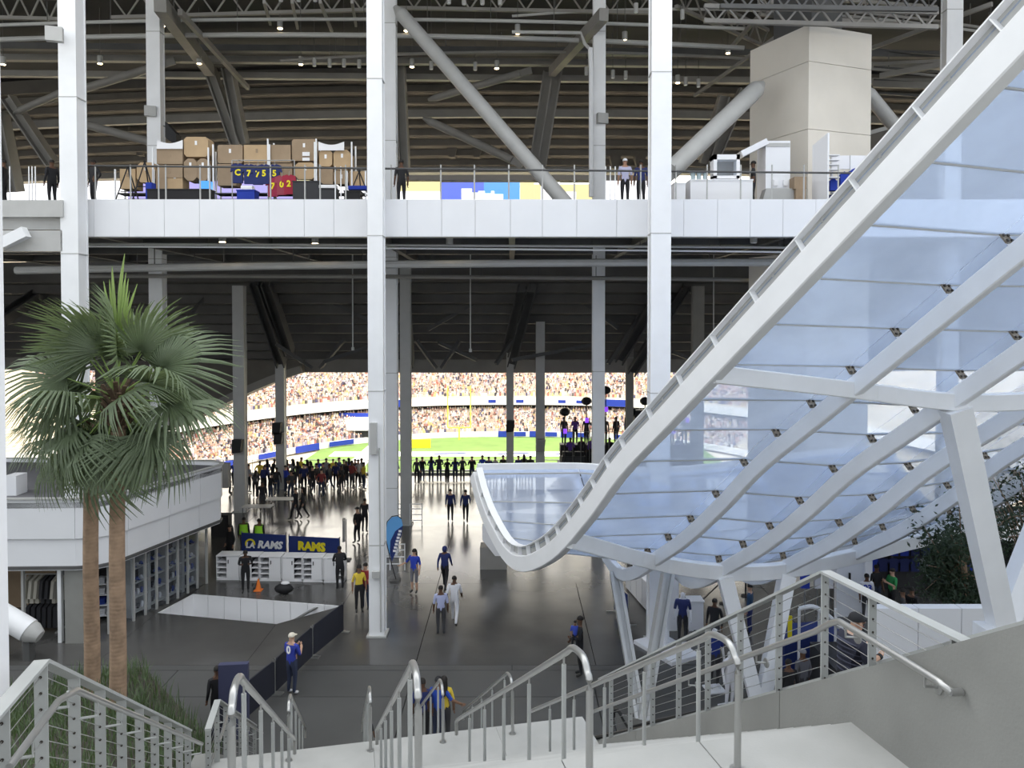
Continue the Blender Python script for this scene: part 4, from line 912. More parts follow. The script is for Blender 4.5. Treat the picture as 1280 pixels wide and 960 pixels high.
# main edge beam: box, recessed flange plate, stiffeners, top lip
def rect(w_, h_, c=(0, 0), ch=0.02): 
    a, b = w_/2, h_/2; return [(c[0]-a+ch, c[1]-b), (c[0]+a-ch, c[1]-b), (c[0]+a, c[1]-b+ch), (c[0]+a, c[1]+b-ch), (c[0]+a-ch, c[1]+b), (c[0]-a+ch, c[1]+b), (c[0]-a, c[1]+b-ch), (c[0]-a, c[1]-b+ch)]
MB().sweep(ribline(0, -16.5, 4.65, -0.02), rect(0.26, 0.44), ribups(-16.5, 4.65)).build('edge_beam', WHITE, can)
MB().sweep(ribline(0, -16.5, 4.65, 0.32), rect(0.05, 0.26, (0.05, 0), 0.005), ribups(-16.5, 4.65)).build('recessed_web', GREYW, can)
MB().sweep(ribline(0, -16.5, 4.65, 0.455), rect(0.22, 0.025, (0, 0), 0.003), ribups(-16.5, 4.65)).build('top_lip', WHITE, can)
a = -16.0
while a < 4.5:
    c = cp(0, a, 0.32); n = pn(a); d = HC*math.sqrt(max(0, 1-n.dot(HC)**2)); dirv = (cp(0, min(4.6, a+0.05)) - cp(0, a-0.05)).normalized()
    x = dirv.cross(n).normalized(); M = Matrix((x, dirv, n)).transposed()
    MB().box(c - x*0.04, (0.12, 0.02, 0.26), M=M).build('stiffener', WHITE, can); a += 1.03 if a < -5 else 0.62
for i in range(1, 7):
    MB().sweep(ribline(i, -16.5, 4.65, -0.05), rect(0.20, 0.36), ribups(-16.5, 4.65)).build('rib_beam', WHITE, can)
# transverse beams
def cross_beam(av, h, name, w_=0.24, hh=0.34):
    pts = crom([cp(i, av[i], h) for i in range(7)], 5); MB().sweep(pts, rect(w_, hh)).build(name, WHITE, can)
cross_beam([-1.9, -0.15, 0.0, 0.1, 0.2, 0.2, 0.2], -0.10, 'trough_beam', 0.26, 0.42)
cross_beam([-7.4, -7.0, -6.8, -6.8, -6.9, -7.0, -7.0], -0.08, 'upper_cross_beam')
cross_beam([-13.6, -13.4, -13.3, -13.3, -13.3, -13.3, -13.3], -0.08, 'top_cross_beam')
cross_beam([4.6]*7, 0.22, 'lip_trim', 0.08, 0.5)
# sheets between ribs, each cell a panel, with clamps on the ribs
JA = []
a = -16.4
while a < 4.5: JA.append(a); a += 1.03 if a < 1.2 else 0.78
JA.append(4.58)
for i in range(6):
    for a0, a1 in zip(JA[:-1], JA[1:]):
        mb = MB(); b0, b1 = a0+0.012, a1-0.012; m_ = (b0+b1)/2
        u0, u1 = i+0.006, i+0.994
        vs = []
        for h in (0.37, 0.39):
            for (ii, aa) in ((u0, b0), (u1, b0), (u1, m_), (u1, b1), (u0, b1), (u0, m_)): vs.append(cp(ii, aa, h))
        mb.v = vs; k = 0
        mb.f = [(0, 1, 2, 5), (5, 2, 3, 4), (6, 11, 8, 7), (11, 10, 9, 8), (0, 6, 7, 1), (1, 7, 8, 2), (2, 8, 9, 3), (3, 9, 10, 4), (4, 10, 11, 5), (5, 11, 6, 0)]; mb.m = [0]*10
        mb.build('clear_sheet', CLEAR, can)
for a in JA[1:-1]:
    mb = MB(); mb.sweep([cp(i+f, a, 0.385) for i in range(6) for f in (0, 0.5)] + [cp(6, a, 0.385)], [(-0.014, -0.03), (0.014, -0.03), (0.014, 0.03), (-0.014, 0.03)]); mb.build('sheet_joint', GREYW, can)
    for i in range(1, 7):
        n = pn(a); dirv = (cp(i, min(4.6, a+0.05)) - cp(i, a-0.05)).normalized(); x = dirv.cross(n).normalized(); M = Matrix((x, dirv, n)).transposed()
        c = cp(i, a, 0.27); pl = MB().box(c - dirv*0.02, (0.19, 0.03, 0.19), M=M).build('clamp_plate', CLAMP, can)
        for sx in (-1, 1):
            for sz in (-1, 1): MB().box(c - dirv*0.045 + x*sx*0.055 + n*sz*0.055, (0.04, 0.03, 0.04), M=M).build('bolt', BOLT, pl)
        MB().bar(cp(i, a, 0.10), cp(i, a, 0.35), 0.06, 0.03).build('clamp_stem', WHITE, can)
# V legs
def vleg(base, tops, w0, w1, label, m=WHITE, fluted=False):
    base = V(base); t = thing('canopy_leg', label, 'support', tuple(base))
    for tp in tops:
        tp = V(tp); d = (tp-base).normalized(); x = d.cross(V((0,1,0))).normalized()
        if fluted:
            for sx in (-1, 1): MB().bar(base+x*sx*w0*0.33, tp+x*sx*w1*0.33, w0*0.28, w0*0.9, (0,1,0), w1*0.28, w1*0.9).build('leg_flange', m, t)
            MB().bar(base, tp, w0*0.5, w0*0.35, (0,1,0), w1*0.5, w1*0.35).build('leg_web', GREYW, t)
        else: MB().bar(base, tp, w0, w0*0.9, (0,1,0), w1, w1*0.9).build('leg', m, t)
    return t
vb_ = P(1252, 782, 15.6)
t = vleg(vb_, [cp(2, -6.75, -0.2), cp(4, -6.0, -0.2)], 0.42, 0.46, 'huge white V support leg at right in front of the tree')
MB().box((vb_.x, vb_.y, vb_.z-0.25), (0.9, 0.5, 0.5)).build('foot', WHITE, t); MB().box((vb_.x, vb_.y, (vb_.z-0.5)/2), (1.0, 0.9, vb_.z-0.5)).build('pedestal', CONCW, t)
vleg(FL(950, 893), [cp(2, 0.0, -0.25), cp(3, 0.1, -0.25)], 0.34, 0.40, 'white V support leg in the middle beside the mannequins')
vleg(FL(802, 908), [cp(1, 1.9, -0.2), cp(1.8, 1.9, 0.0)], 0.30, 0.36, 'pale fluted V support leg under the trough of the canopy', GREYW, True)

# ================================================================== PALMS AND PLANTING
def frond_mesh(seed, L=1.0, pet=0.75, spread=2.05, droop=0.5, nleaf=42):
    rnd = random.Random(seed); mb = MB()
    mb.tube([(0,0,0), (pet*0.5,0,0.02), (pet,0,0)], [0.022, 0.014, 0.010], 5)
    for i in range(nleaf):
        a = -spread + 2*spread*i/(nleaf-1); fall = 1-0.25*abs(a)/spread; ln = L*fall*rnd.uniform(0.9, 1.05)
        da = 2*spread/(nleaf-1)*0.5; secs = [(0.02, 1.0), (0.35, 1.0), (0.60, 0.85), (0.82, 0.45), (1.0, 0.05)]
        tw = rnd.uniform(-0.06, 0.06); base = len(mb.v)
        for (s_, wf) in secs:
            r = ln*s_; dz = -droop*(max(0, s_-0.45)**2)*ln*2.2 - 0.10*abs(math.sin(a))*s_*ln*0.8
            c = V((pet + r*math.cos(a+tw*s_), r*math.sin(a+tw*s_), dz)); hw = min(r*math.tan(da), 0.034*L)*wf+0.001
            nrm = V((-math.sin(a), math.cos(a), 0)); ridge = V((0,0,0.012*L if s_ < 0.9 else 0))
            mb.v += [c - nrm*hw, c + ridge, c + nrm*hw]
        for k in range(len(secs)-1):
            b = base+k*3; mb.f += [(b, b+1, b+4, b+3), (b+1, b+2, b+5, b+4)]; mb.m += [1, 1]
    return mb
FM = [frond_mesh(i, droop=[0.35, 0.6, 0.95, 0.75][i]).mesh('frond', [PALMY, PALM]) for i in range(4)]
YM = frond_mesh(9, 1.0, 0.5, 0.25, 0.05, 7).mesh('young_frond', [PALMY, PALMY])
def palm(base, top, r0, r1, label, fr, seed, Lr=1.0):
    base, top = V(base), V(top); t = thing('fan_palm', label, 'palm tree', tuple(base)); rnd = random.Random(seed)
    pts = [base.lerp(top, i/10) + V((math.sin(i*0.9)*0.012, 0, 0)) for i in range(11)]
    MB().tube(pts, [r0+(r1-r0)*i/10 for i in range(11)], 14).build('trunk', BARK, t, True)
    mb = MB()
    for i in range(46):     # leaf-base boots around the head
        a = i*2.4; z = -0.55+0.75*i/46; c = top + V((math.cos(a)*r1*1.05, math.sin(a)*r1*1.05, z)); mb.bar(c, c+V((math.cos(a)*0.16, math.sin(a)*0.16, 0.2)), 0.08, 0.03)
    mb.tube([top-V((0,0,0.6)), top, top+V((0,0,0.3))], [r1*1.05, r1*1.15, 0.03], 10); mb.build('leaf_boots', mat('dark_palm_fibre', (0.10, 0.065, 0.04), 0.95, noise=0.3, nscale=9), t)
    for (az, el, L, roll, v) in fr:
        az, el, roll = math.radians(az), math.radians(el), math.radians(roll)
        M = Matrix.Rotation(az, 4, 'Z') @ Matrix.Rotation(-el, 4, 'Y') @ Matrix.Rotation(roll, 4, 'X')
        o = bpy.data.objects.new('frond' if v < 4 else 'young_frond', FM[v] if v < 4 else YM); col.objects.link(o); o.parent = t
        o.matrix_local = Matrix.Translation(top-base + V((0, 0, 0.12*math.sin(el)))) @ M @ Matrix.Scale(L*Lr, 4)
    return t
rnd = random.Random(3)
fr1 = [(90, 88, 1.75, 0, 4), (70, 84, 1.3, 30, 4),
       # upper ring, turned so that the fans show
       (170, 48, 1.3, 70, 1), (195, 24, 1.25, -50, 2), (8, 34, 1.3, 60, 2), (-25, 20, 1.2, -40, 2), (120, 70, 1.25, 80, 0), (-115, 66, 1.2, 15, 1), (-70, 74, 1.25, -75, 0), (55, 58, 1.2, 40, 0), (-165, 60, 1.2, 65, 1), (25, 64, 1.2, -65, 1),
       # side ring
       (178, 2, 1.2, -35, 2), (148, 8, 1.15, 35, 2), (-4, -2, 1.35, 18, 1), (35, 4, 1.15, 30, 2), (-150, 8, 1.1, 20, 2), (80, 12, 1.1, 0, 2), (-55, 10, 1.0, 30, 2),
       # hanging ring
       (190, -30, 1.15, -20, 2), (165, -45, 1.1, 10, 2), (-14, -38, 1.2, 15, 2), (-32, -50, 1.1, 0, 3), (-102, -66, 1.25, 4, 3), (30, -50, 1.1, 0, 2), (110, -45, 1.0, 0, 2), (-145, -48, 1.1, 0, 3)]
pt = P(147, 500, 14.6); pb = P(147, 893, 14.6)
palm((pb.x, pb.y, pb.z), pt, 0.155, 0.125, 'front fan palm with thick brown trunk and full green crown', fr1, 1, 1.0)
fr2 = [(az + rnd.uniform(-10, 10), el + rnd.uniform(-6, 6), 0.95, rnd.uniform(-30, 30), 2) for k, (az, el) in enumerate([(i*137.5, 40-i*6.0) for i in range(15)])]
pt2 = P(113, 545, 16.2); pb2 = P(115, 872, 16.2)
palm((pb2.x, pb2.y, pb2.z), pt2, 0.16, 0.14, 'rear fan palm with darker trunk left of the front palm', fr2, 2, 0.95)
# planter slope with grass
GZ = pb.z-0.05
pl = thing('planter_bed', 'sloping planted bed at the foot of the palms', 'planter', (pb.x, pb.y, 0), kind='structure')
c = [S(UL-0.3, 1.0), S(UL-0.3, T3+3), V((-9.8, 20.2, 0)), V((-12.5, 14, 0)), V((-8, 6, 0))]
zt = [6.0, 1.8, 1.5, 3.2, 6.2]
mb = MB(); mb.v = [V((p.x, p.y, 0)) for p in c] + [V((p.x, p.y, z)) for p, z in zip(c, zt)] + [V((pb.x, pb.y, pb.z+0.06)), V((pb2.x, pb2.y, pb2.z+0.06))]
mb.f = [(4,3,2,1,0)] + [(i, (i+1) % 5, 5+(i+1) % 5, 5+i) for i in range(5)] + [(5, 6, 10), (10, 6, 11), (6, 7, 11), (7, 8, 11), (8, 10, 11), (8, 9, 10), (9, 5, 10)]; mb.m = [0]*len(mb.f)
mb.build('soil', mat('planter_soil', (0.05, 0.045, 0.035), 0.95, noise=0.3, nscale=4), pl)
def soil_z(x, y):
    # barycentric over the top triangles
    pts = mb.v
    for (a, b, c_) in ((5, 6, 10), (10, 6, 11), (6, 7, 11), (7, 8, 11), (8, 10, 11), (8, 9, 10), (9, 5, 10)):
        A, B, C = pts[a], pts[b], pts[c_]; d = (B.y-C.y)*(A.x-C.x)+(C.x-B.x)*(A.y-C.y)
        if abs(d) < 1e-9: continue
        l1 = ((B.y-C.y)*(x-C.x)+(C.x-B.x)*(y-C.y))/d; l2 = ((C.y-A.y)*(x-C.x)+(A.x-C.x)*(y-C.y))/d; l3 = 1-l1-l2
        if min(l1, l2, l3) >= 0: return l1*A.z+l2*B.z+l3*C.z
    return None
gm = MB(); rnd = random.Random(11); cnt = 0
while cnt < 5200:
    x = rnd.uniform(-12.5, -4); y = rnd.uniform(6, 20.2); z = soil_z(x, y)
    if z is None: continue
    cnt += 1; a = rnd.uniform(0, 6.28); h = rnd.uniform(0.18, 0.5)*(1.4 if rnd.random() < 0.1 else 1); l = rnd.uniform(0.05, 0.28); s = V((math.cos(a), math.sin(a), 0)); n = V((-s.y, s.x, 0))*0.011; b = V((x, y, z-0.02))
    k = len(gm.v); gm.v += [b-n, b+n, b+s*l*0.4+V((0,0,h*0.65))+n*0.7, b+s*l*0.4+V((0,0,h*0.65))-n*0.7, b+s*l+V((0,0,h))]; gm.f += [(k, k+1, k+2, k+3), (k+3, k+2, k+4)]; gm.m += [0, 0]
o = gm.build('grass', [GRASSM], pl); o['kind'] = 'stuff'
# bent grass tufts at the top of the bed
for i, (px_, py_) in enumerate(((175, 872), (212, 885), (160, 905), (196, 900), (70, 930), (140, 940))):
    p = P(px_, py_, 15.5-1.2*i if i < 4 else 9); z = soil_z(p.x, p.y)
    if z is None: continue
    t = MB()
    for k in range(26):
        a = k*2.4; s = V((math.cos(a), math.sin(a), 0)); n = V((-s.y, s.x, 0))*0.012; h = random.uniform(0.4, 0.75); l = random.uniform(0.1, 0.45); b = V((p.x, p.y, z-0.02)); q = len(t.v)
        t.v += [b-n, b+n, b+s*l*0.4+V((0,0,h*0.7))+n*0.7, b+s*l*0.4+V((0,0,h*0.7))-n*0.7, b+s*l+V((0,0,h))]; t.f += [(q, q+1, q+2, q+3), (q+3, q+2, q+4)]; t.m += [0, 0]
    tag(t.build('grass_tuft', GRASSM), 'taller ornamental grass tuft in the bed by the palms, %s from the top' % ORD[i], 'grass tuft')
# tree at right in a white planter
def tree(base, h, cr_c, cr_r, n, label, seed):
    base = V(base); t = thing('broadleaf_tree', label, 'tree', tuple(base)); rnd = random.Random(seed); c = V(cr_c)
    MB().tube([base, base.lerp(c, 0.5)+V((0.1, 0, 0)), c], [0.11, 0.09, 0.05], 8).build('trunk', BARK, t, True)
    lm = MB(); bmx = MB()
    for i in range(26):
        d = V((rnd.gauss(0, 1), rnd.gauss(0, 1), rnd.gauss(0, 0.9))).normalized(); e = c + V((d.x*cr_r[0], d.y*cr_r[1], d.z*cr_r[2]))*rnd.uniform(0.6, 0.95); s = base.lerp(c, rnd.uniform(0.5, 1))
        bmx.tube([s, s.lerp(e, 0.5)+V((0,0,0.15)), e], [0.035, 0.022, 0.008], 5)
        for k in range(n//26):
            f = rnd.uniform(0.35, 1.05); q = s.lerp(e, f) + V((rnd.gauss(0, 0.22), rnd.gauss(0, 0.22), rnd.gauss(0, 0.18)))
            M = Quaternion((rnd.gauss(0,1), rnd.gauss(0,1), rnd.gauss(0,1), rnd.gauss(0,1))).normalized().to_matrix(); L = rnd.uniform(0.05, 0.10); kk = len(lm.v)
            lm.v += [q + M @ V(v_) for v_ in ((0,0,0), (L, L*0.35, 0.01), (L*2, 0, 0), (L, -L*0.35, 0.01))]; lm.f.append((kk, kk+1, kk+2, kk+3)); lm.m.append(0)
    bmx.build('branches', BARK, t); o = lm.build('foliage', LEAFD, t); o['kind'] = 'stuff'
tb_ = P(1205, 780, 20.5)
tree((tb_.x, 20.5, 1.0), 5, P(1205, 692, 20.5), (1.35, 1.4, 2.1), 8000, 'dark green tree growing behind the big V leg at right', 5)
tree((P(1300, 700, 22).x, 22, 0), 5, P(1285, 640, 22), (1.5, 1.5, 2.2), 3000, 'dark green tree cut off at the right edge behind the V leg', 6)
ppl = thing('tree_planter', 'white block planter wall right of the balustrade below the tree', 'planter', (tb_.x, 19.5, 0))
xs_ = [P(x, 780, 18.5).x for x in (1093, 1148, 1202, 1290)]
for a, b in zip(xs_[:-1], xs_[1:]): MB().bx(a+0.01, b-0.01, 18.5, 18.8, 0, 3.7).build('planter_block', PRINTW, ppl)
MB().bx(xs_[0], xs_[-1], 18.8, 22.5, 0, 1.2).build('soil', DARKC, ppl)

# ================================================================== PEOPLE
def make_body(kind='stand', sleeves='short', legs='long', fingers=True, female=False):
    """one continuous body mesh, facing +Y, feet on z=0; material slots: skin, shirt, trousers, shoes"""
    J = {'pelvis': ((0,0,0.96), 0.15, 0.11), 'spine': ((0,0,1.14), 0.135, 0.105), 'chest': ((0,0.01,1.33), 0.165, 0.115), 'neck': ((0,0,1.47), 0.06, 0.06), 'chin': ((0,0.012,1.56), 0.068, 0.085), 'crown': ((0,0.0,1.68), 0.07, 0.085)}
    for s, n in ((-1, 'l'), (1, 'r')):
        J['sh'+n] = ((s*0.185, 0, 1.40), 0.068, 0.07); J['el'+n] = ((s*0.235, -0.03, 1.13), 0.046, 0.046); J['wr'+n] = ((s*0.245, 0.05, 0.90), 0.032, 0.034); J['ha'+n] = ((s*0.245, 0.075, 0.81), 0.022, 0.04)
        J['hi'+n] = ((s*0.092, 0, 0.88), 0.092, 0.10); J['kn'+n] = ((s*0.10, 0.02, 0.50), 0.062, 0.065); J['an'+n] = ((s*0.10, -0.03, 0.10), 0.042, 0.045); J['to'+n] = ((s*0.115, 0.13, 0.045), 0.042, 0.035)
    def mv(k, p, r=None): J[k] = (p, *(r or J[k][1:]))
    if kind == 'walk':
        mv('knl', (-0.10, 0.20, 0.52)); mv('anl', (-0.10, 0.26, 0.11)); mv('tol', (-0.11, 0.42, 0.06)); mv('knr', (0.10, -0.05, 0.50)); mv('anr', (0.10, -0.30, 0.16)); mv('tor', (0.11, -0.17, 0.05))
        mv('ell', (-0.24, -0.12, 1.15)); mv('wrl', (-0.25, -0.12, 0.91)); mv('hal', (-0.25, -0.09, 0.82)); mv('elr', (0.24, 0.05, 1.14)); mv('wrr', (0.22, 0.22, 0.98)); mv('har', (0.21, 0.29, 0.93))
    elif kind == 'phone':      # both hands raised in front of the chest
        for s, n in ((-1, 'l'), (1, 'r')): mv('el'+n, (s*0.25, 0.05, 1.14)); mv('wr'+n, (s*0.12, 0.27, 1.26)); mv('ha'+n, (s*0.06, 0.32, 1.31))
    elif kind == 'arm_out':
        mv('elr', (0.34, 0.02, 1.18)); mv('wrr', (0.52, 0.10, 1.08)); mv('har', (0.60, 0.13, 1.05))
    elif kind == 'rail':      # leaning forward onto a rail
        mv('pelvis', (0, -0.06, 0.96)); mv('chest', (0, 0.07, 1.31)); mv('neck', (0, 0.10, 1.45)); mv('chin', (0, 0.13, 1.53)); mv('crown', (0, 0.13, 1.65))
        for s, n in ((-1, 'l'), (1, 'r')): mv('sh'+n, (s*0.185, 0.07, 1.38)); mv('el'+n, (s*0.25, 0.12, 1.14)); mv('wr'+n, (s*0.17, 0.33, 1.08)); mv('ha'+n, (s*0.12, 0.39, 1.07))
    elif kind == 'lean':      # looks down at the hands held low in front
        mv('chest', (0, 0.04, 1.33)); mv('neck', (0, 0.07, 1.46)); mv('chin', (0, 0.11, 1.53)); mv('crown', (0, 0.10, 1.655))
        for s, n in ((-1, 'l'), (1, 'r')): mv('sh'+n, (s*0.19, 0.04, 1.39)); mv('el'+n, (s*0.25, 0.06, 1.17)); mv('wr'+n, (s*0.17, 0.31, 1.22)); mv('ha'+n, (s*0.11, 0.39, 1.25))
    elif kind == 'carry':
        mv('ell', (-0.25, 0.04, 1.14)); mv('wrl', (-0.10, 0.27, 1.12)); mv('hal', (-0.02, 0.30, 1.12)); mv('elr', (0.25, 0.02, 1.14)); mv('wrr', (0.12, 0.26, 1.02)); mv('har', (0.04, 0.30, 1.0))
    elif kind == 'sit':
        for s, n in ((-1, 'l'), (1, 'r')):
            mv('kn'+n, (s*0.11, 0.42, 0.93)); mv('an'+n, (s*0.11, 0.44, 0.53)); mv('to'+n, (s*0.12, 0.60, 0.48)); mv('wr'+n, (s*0.2, 0.18, 1.0)); mv('ha'+n, (s*0.17, 0.26, 0.99))
    if kind == 'hip':
        mv('ell', (-0.33, -0.06, 1.16)); mv('wrl', (-0.22, 0.02, 0.98)); mv('hal', (-0.16, 0.05, 0.97)); mv('knl', (-0.13, 0.06, 0.5)); mv('anl', (-0.15, 0.02, 0.1)); mv('tol', (-0.18, 0.17, 0.045))
    if female:
        for n, s in (('l', -1), ('r', 1)): p = J['sh'+n]; J['sh'+n] = ((p[0][0]*0.88, p[0][1], p[0][2]), 0.058, 0.06)
        J['spine'] = (J['spine'][0], 0.115, 0.095)
    E = [('pelvis','spine'), ('spine','chest'), ('chest','neck'), ('neck','chin'), ('chin','crown')]
    for n in 'lr': E += [('chest','sh'+n), ('sh'+n,'el'+n), ('el'+n,'wr'+n), ('wr'+n,'ha'+n), ('pelvis','hi'+n), ('hi'+n,'kn'+n), ('kn'+n,'an'+n), ('an'+n,'to'+n)]
    keys = list(J); me = bpy.data.meshes.new('body_frame'); me.from_pydata([J[k][0] for k in keys], [(keys.index(a), keys.index(b)) for a, b in E], [])
    o = bpy.data.objects.new('body_frame', me); col.objects.link(o)
    md = o.modifiers.new('skin', 'SKIN'); md.use_smooth_shade = True
    for i, k in enumerate(keys):
        sv = me.skin_vertices[0].data[i]; sv.radius = (J[k][1], J[k][2]); sv.use_root = (k == 'pelvis')
    sb = o.modifiers.new('sub', 'SUBSURF'); sb.levels = 1; sb.render_levels = 1
    bpy.context.view_layer.update()
    m2 = bpy.data.meshes.new_from_object(o.evaluated_get(bpy.context.evaluated_depsgraph_get())); bpy.data.objects.remove(o)
    # region by nearest bone
    def seg(p, a, b):
        ab = b-a; t = max(0, min(1, (p-a).dot(ab)/ab.length_squared)); return (p-(a+ab*t)).length, t
    cols = []
    for pl in m2.polygons:
        c = V(pl.center); best = min(((seg(c, V(J[a][0]), V(J[b][0])), a, b) for a, b in E), key=lambda r: r[0][0]); (dd, t), a, b = best
        if b in ('crown', 'chin'): m = 0
        elif b == 'neck': m = 0 if t > 0.8 else 1
        elif b[:2] == 'el': m = 1 if sleeves != 'none' else 0
        elif b[:2] == 'wr': m = 1 if sleeves == 'long' else 0
        elif b[:2] == 'ha': m = 0
        elif b[:2] == 'hi' : m = 2
        elif b[:2] == 'kn': m = 2
        elif b[:2] == 'an': m = 2 if legs == 'long' or t < 0.08 else 0
        elif b[:2] == 'to': m = 3
        elif b == 'spine': m = 1 if t > 0.05 else 2
        else: m = 1
        cols.append(m)
    verts = [V(v.co) for v in m2.vertices]; faces = [tuple(p.vertices) for p in m2.polygons]
    mb = MB(); mb.v = verts; mb.f = faces; mb.m = cols
    # nose, ears, fingers rooted in the body
    ch = V(J['chin'][0]); cw = V(J['crown'][0]); mb.cur = 0; up = (cw-ch).normalized()
    fz = ch.lerp(cw, 0.45); mb.tube([fz+V((0,0.07,0.035)), fz+V((0,0.105,-0.01)), fz+V((0,0.09,-0.022))], [0.008, 0.016, 0.012], 6)
    for s in (-1, 1): mb.ball(fz+V((s*0.074, -0.005, 0)), (0.012, 0.022, 0.034), 6, 4)
    if fingers:
        for n, s in (('l', -1), ('r', 1)):
            wv, hv = V(J['wr'+n][0]), V(J['ha'+n][0]); d = (hv-wv).normalized(); side = d.cross(V((1,0,0))).normalized(); curl = d.cross(side)*(-s)
            for k, (of, ln) in enumerate(((-0.027, 0.062), (-0.009, 0.072), (0.009, 0.068), (0.027, 0.052))):
                b0 = hv + side*of; mb.tube([b0, b0+d*ln*0.55, b0+d*ln*0.9+curl*0.018, b0+d*ln+curl*0.032], [0.0095, 0.009, 0.008, 0.006], 5)
            b0 = wv.lerp(hv, 0.5)+side*0.028; mb.tube([b0, b0+side*0.022+d*0.03, b0+side*0.024+d*0.062], [0.011, 0.0095, 0.007], 5)
    out = mb.mesh('body', [plain((0.5,0.5,0.5))]*4, None, True); bpy.data.meshes.remove(m2)
    return out, ch, cw
BODY = {}
def body(kind, sleeves, legs, female):
    k = (kind, sleeves, legs, female)
    if k not in BODY: BODY[k] = make_body(*k[:3], True, female)
    return BODY[k]
HAIRM = {}
def hair_mesh(style, key, ch, cw):
    k = (style, key)
    if k in HAIRM: return HAIRM[k]
    mb = MB(); c = ch.lerp(cw, 0.55)
    if style == 'short': mb.ball(c+V((0,-0.012,0.02)), (0.088, 0.10, 0.105), 12, 5, -0.1)
    elif style == 'long':
        mb.ball(c+V((0,-0.012,0.02)), (0.092, 0.105, 0.108), 12, 5, -0.1)
        mb.tube([c+V((0,-0.05,0.03)), c+V((0,-0.075,-0.12)), c+V((0,-0.10,-0.27)), c+V((0,-0.10,-0.36))], [0.085, 0.095, 0.085, 0.03], 10)
    elif style == 'cap':
        mb.ball(c+V((0,-0.005,0.025)), (0.092, 0.105, 0.105), 12, 5, 0.0); mb.prism([c+V((x, y, 0.022)) for x, y in ((-0.075, 0.08), (0.075, 0.08), (0.06, 0.165), (-0.06, 0.165))], (0, 0.0, 0.012))
    elif style == 'hood': mb.ball(c+V((0,-0.015,0.0)), (0.105, 0.115, 0.135), 12, 6, -0.8)
    HAIRM[k] = mb.mesh(style, plain((0.02,0.02,0.02)), None, True); return HAIRM[k]
EYE = mat('eye_white', (0.8, 0.8, 0.8), 0.3)
def person(loc, rot, label, shirt, pants, kind='stand', sleeves='short', legs='long', skin=0, hair='short', hairc=(0.015,0.012,0.01), shoes=(0.03,0.03,0.03), h=1.0, female=False, group=None, eyes=False, back=None):
    me, ch, cw = body(kind, sleeves, legs, female)
    t = thing('person', label, 'person', tuple(loc), group); t.rotation_euler = (0, 0, math.radians(rot)); t.scale = (h, h, h)
    m2 = me.copy()
    for k_, c in enumerate((SKIN[skin], shirt, pants, shoes)): m2.materials[k_] = plain(c)
    part('body', m2, t)
    if hair:
        hm = hair_mesh(hair, (kind, sleeves, legs, female), ch, cw).copy(); hm.materials.clear(); hm.materials.append(plain(hairc)); part('hair' if hair in ('short', 'long') else ('cap' if hair == 'cap' else 'hood'), hm, t)
    if eyes:
        fz = ch.lerp(cw, 0.5)
        for s in (-1, 1): e = MB().ball(fz+V((s*0.03, 0.083, 0.01)), 0.012, 6, 4); part('eye', e.mesh('eye', BLACK), t)
        part('mouth', MB().box(fz+V((0, 0.088, -0.06)), (0.045, 0.008, 0.01)).mesh('mouth', plain((0.3,0.1,0.09))), t)
    if back:   # printed number on the back of a jersey
        txt, m = back; part('number', text_mesh(txt, 0.30, m, 0, 0.012), t, (0, -0.135, 1.30), (math.pi/2, 0, 0))
    return t
NV, RB, BK, CH_, WH, YL = (0.015,0.025,0.12), (0.02,0.05,0.42), (0.012,0.012,0.015), (0.05,0.05,0.055), (0.72,0.72,0.76), (0.75,0.56,0.06)
JN, GRY = (0.03,0.04,0.08), (0.16,0.16,0.18)
person(FL(518, 741), 160, 'person in royal blue tee and grey shorts walking near the feather flag', RB, GRY, 'arm_out', 'short', 'short', 1, 'long', eyes=True)
person(FL(556, 737), -12, 'person in navy hoodie with yellow logo walking away', NV, BK, 'walk', 'long', skin=2, hair='hood', hairc=NV)
person(FL(551, 794), 10, 'person in white and blue patterned jersey and dark trousers', (0.42,0.45,0.66), CH_, 'stand', 'short', skin=2, hair='short', h=0.98)
person(FL(568, 781), -6, 'person dressed all in white walking away', WH, WH, 'walk', 'short', skin=2, hair='short')
person(FL(365, 868), -25, 'person in blue zero jersey and white cap beside the black barriers', (0.03,0.05,0.36), JN, 'phone', 'short', skin=1, hair='cap', hairc=(0.7,0.65,0.55), shoes=WH, back=('0', PRINTW), h=1.02)
person(FL(449, 765), -160, 'person with yellow top and long dark hair beside the middle column', YL, BK, 'stand', 'short', skin=3, hair='long', female=True)
person(FL(457, 762), 170, 'person in maroon top half hidden by the middle column', (0.3,0.03,0.04), JN, 'stand', 'short', skin=1, hair='short')
person(FL(447, 679), 60, 'person in dark vest with hand on hip near the middle column', BK, BK, 'hip', 'long', skin=1, hair='cap', hairc=BK)
person(FL(456, 666), -10, 'person in black partly behind the middle column', BK, BK, 'stand', 'long', skin=3)
person(FL(563, 652), 0, 'left one of two people in navy jackets walking towards the field', NV, BK, 'stand', 'long', skin=1, hair='short')
person(FL(582, 653), 0, 'right one of two people in navy jackets beside the canopy lip', NV, BK, 'walk', 'long', skin=1, hair='short')
HV = mat('hi_vis_yellow', (0.42, 0.9, 0.05), 0.7)
def vest(t):
    p = MB(); p.sweep([V((0,0,0.98)), V((0,0.005,1.15)), V((0,0.01,1.36)), V((0,0,1.43))], [(math.cos(k*math.pi/8)*0.205, math.sin(k*math.pi/8)*0.15) for k in range(16)]); part('safety_vest', p.mesh('safety_vest', HV, None, True), t)
vest(person(FL(305, 694), 5, 'left steward in a bright green safety vest behind the navy banner', BK, CH_, 'stand', 'long', skin=2))
vest(person(FL(324, 696), -5, 'right steward in a bright green safety vest behind the navy banner', BK, CH_, 'stand', 'long', skin=2))
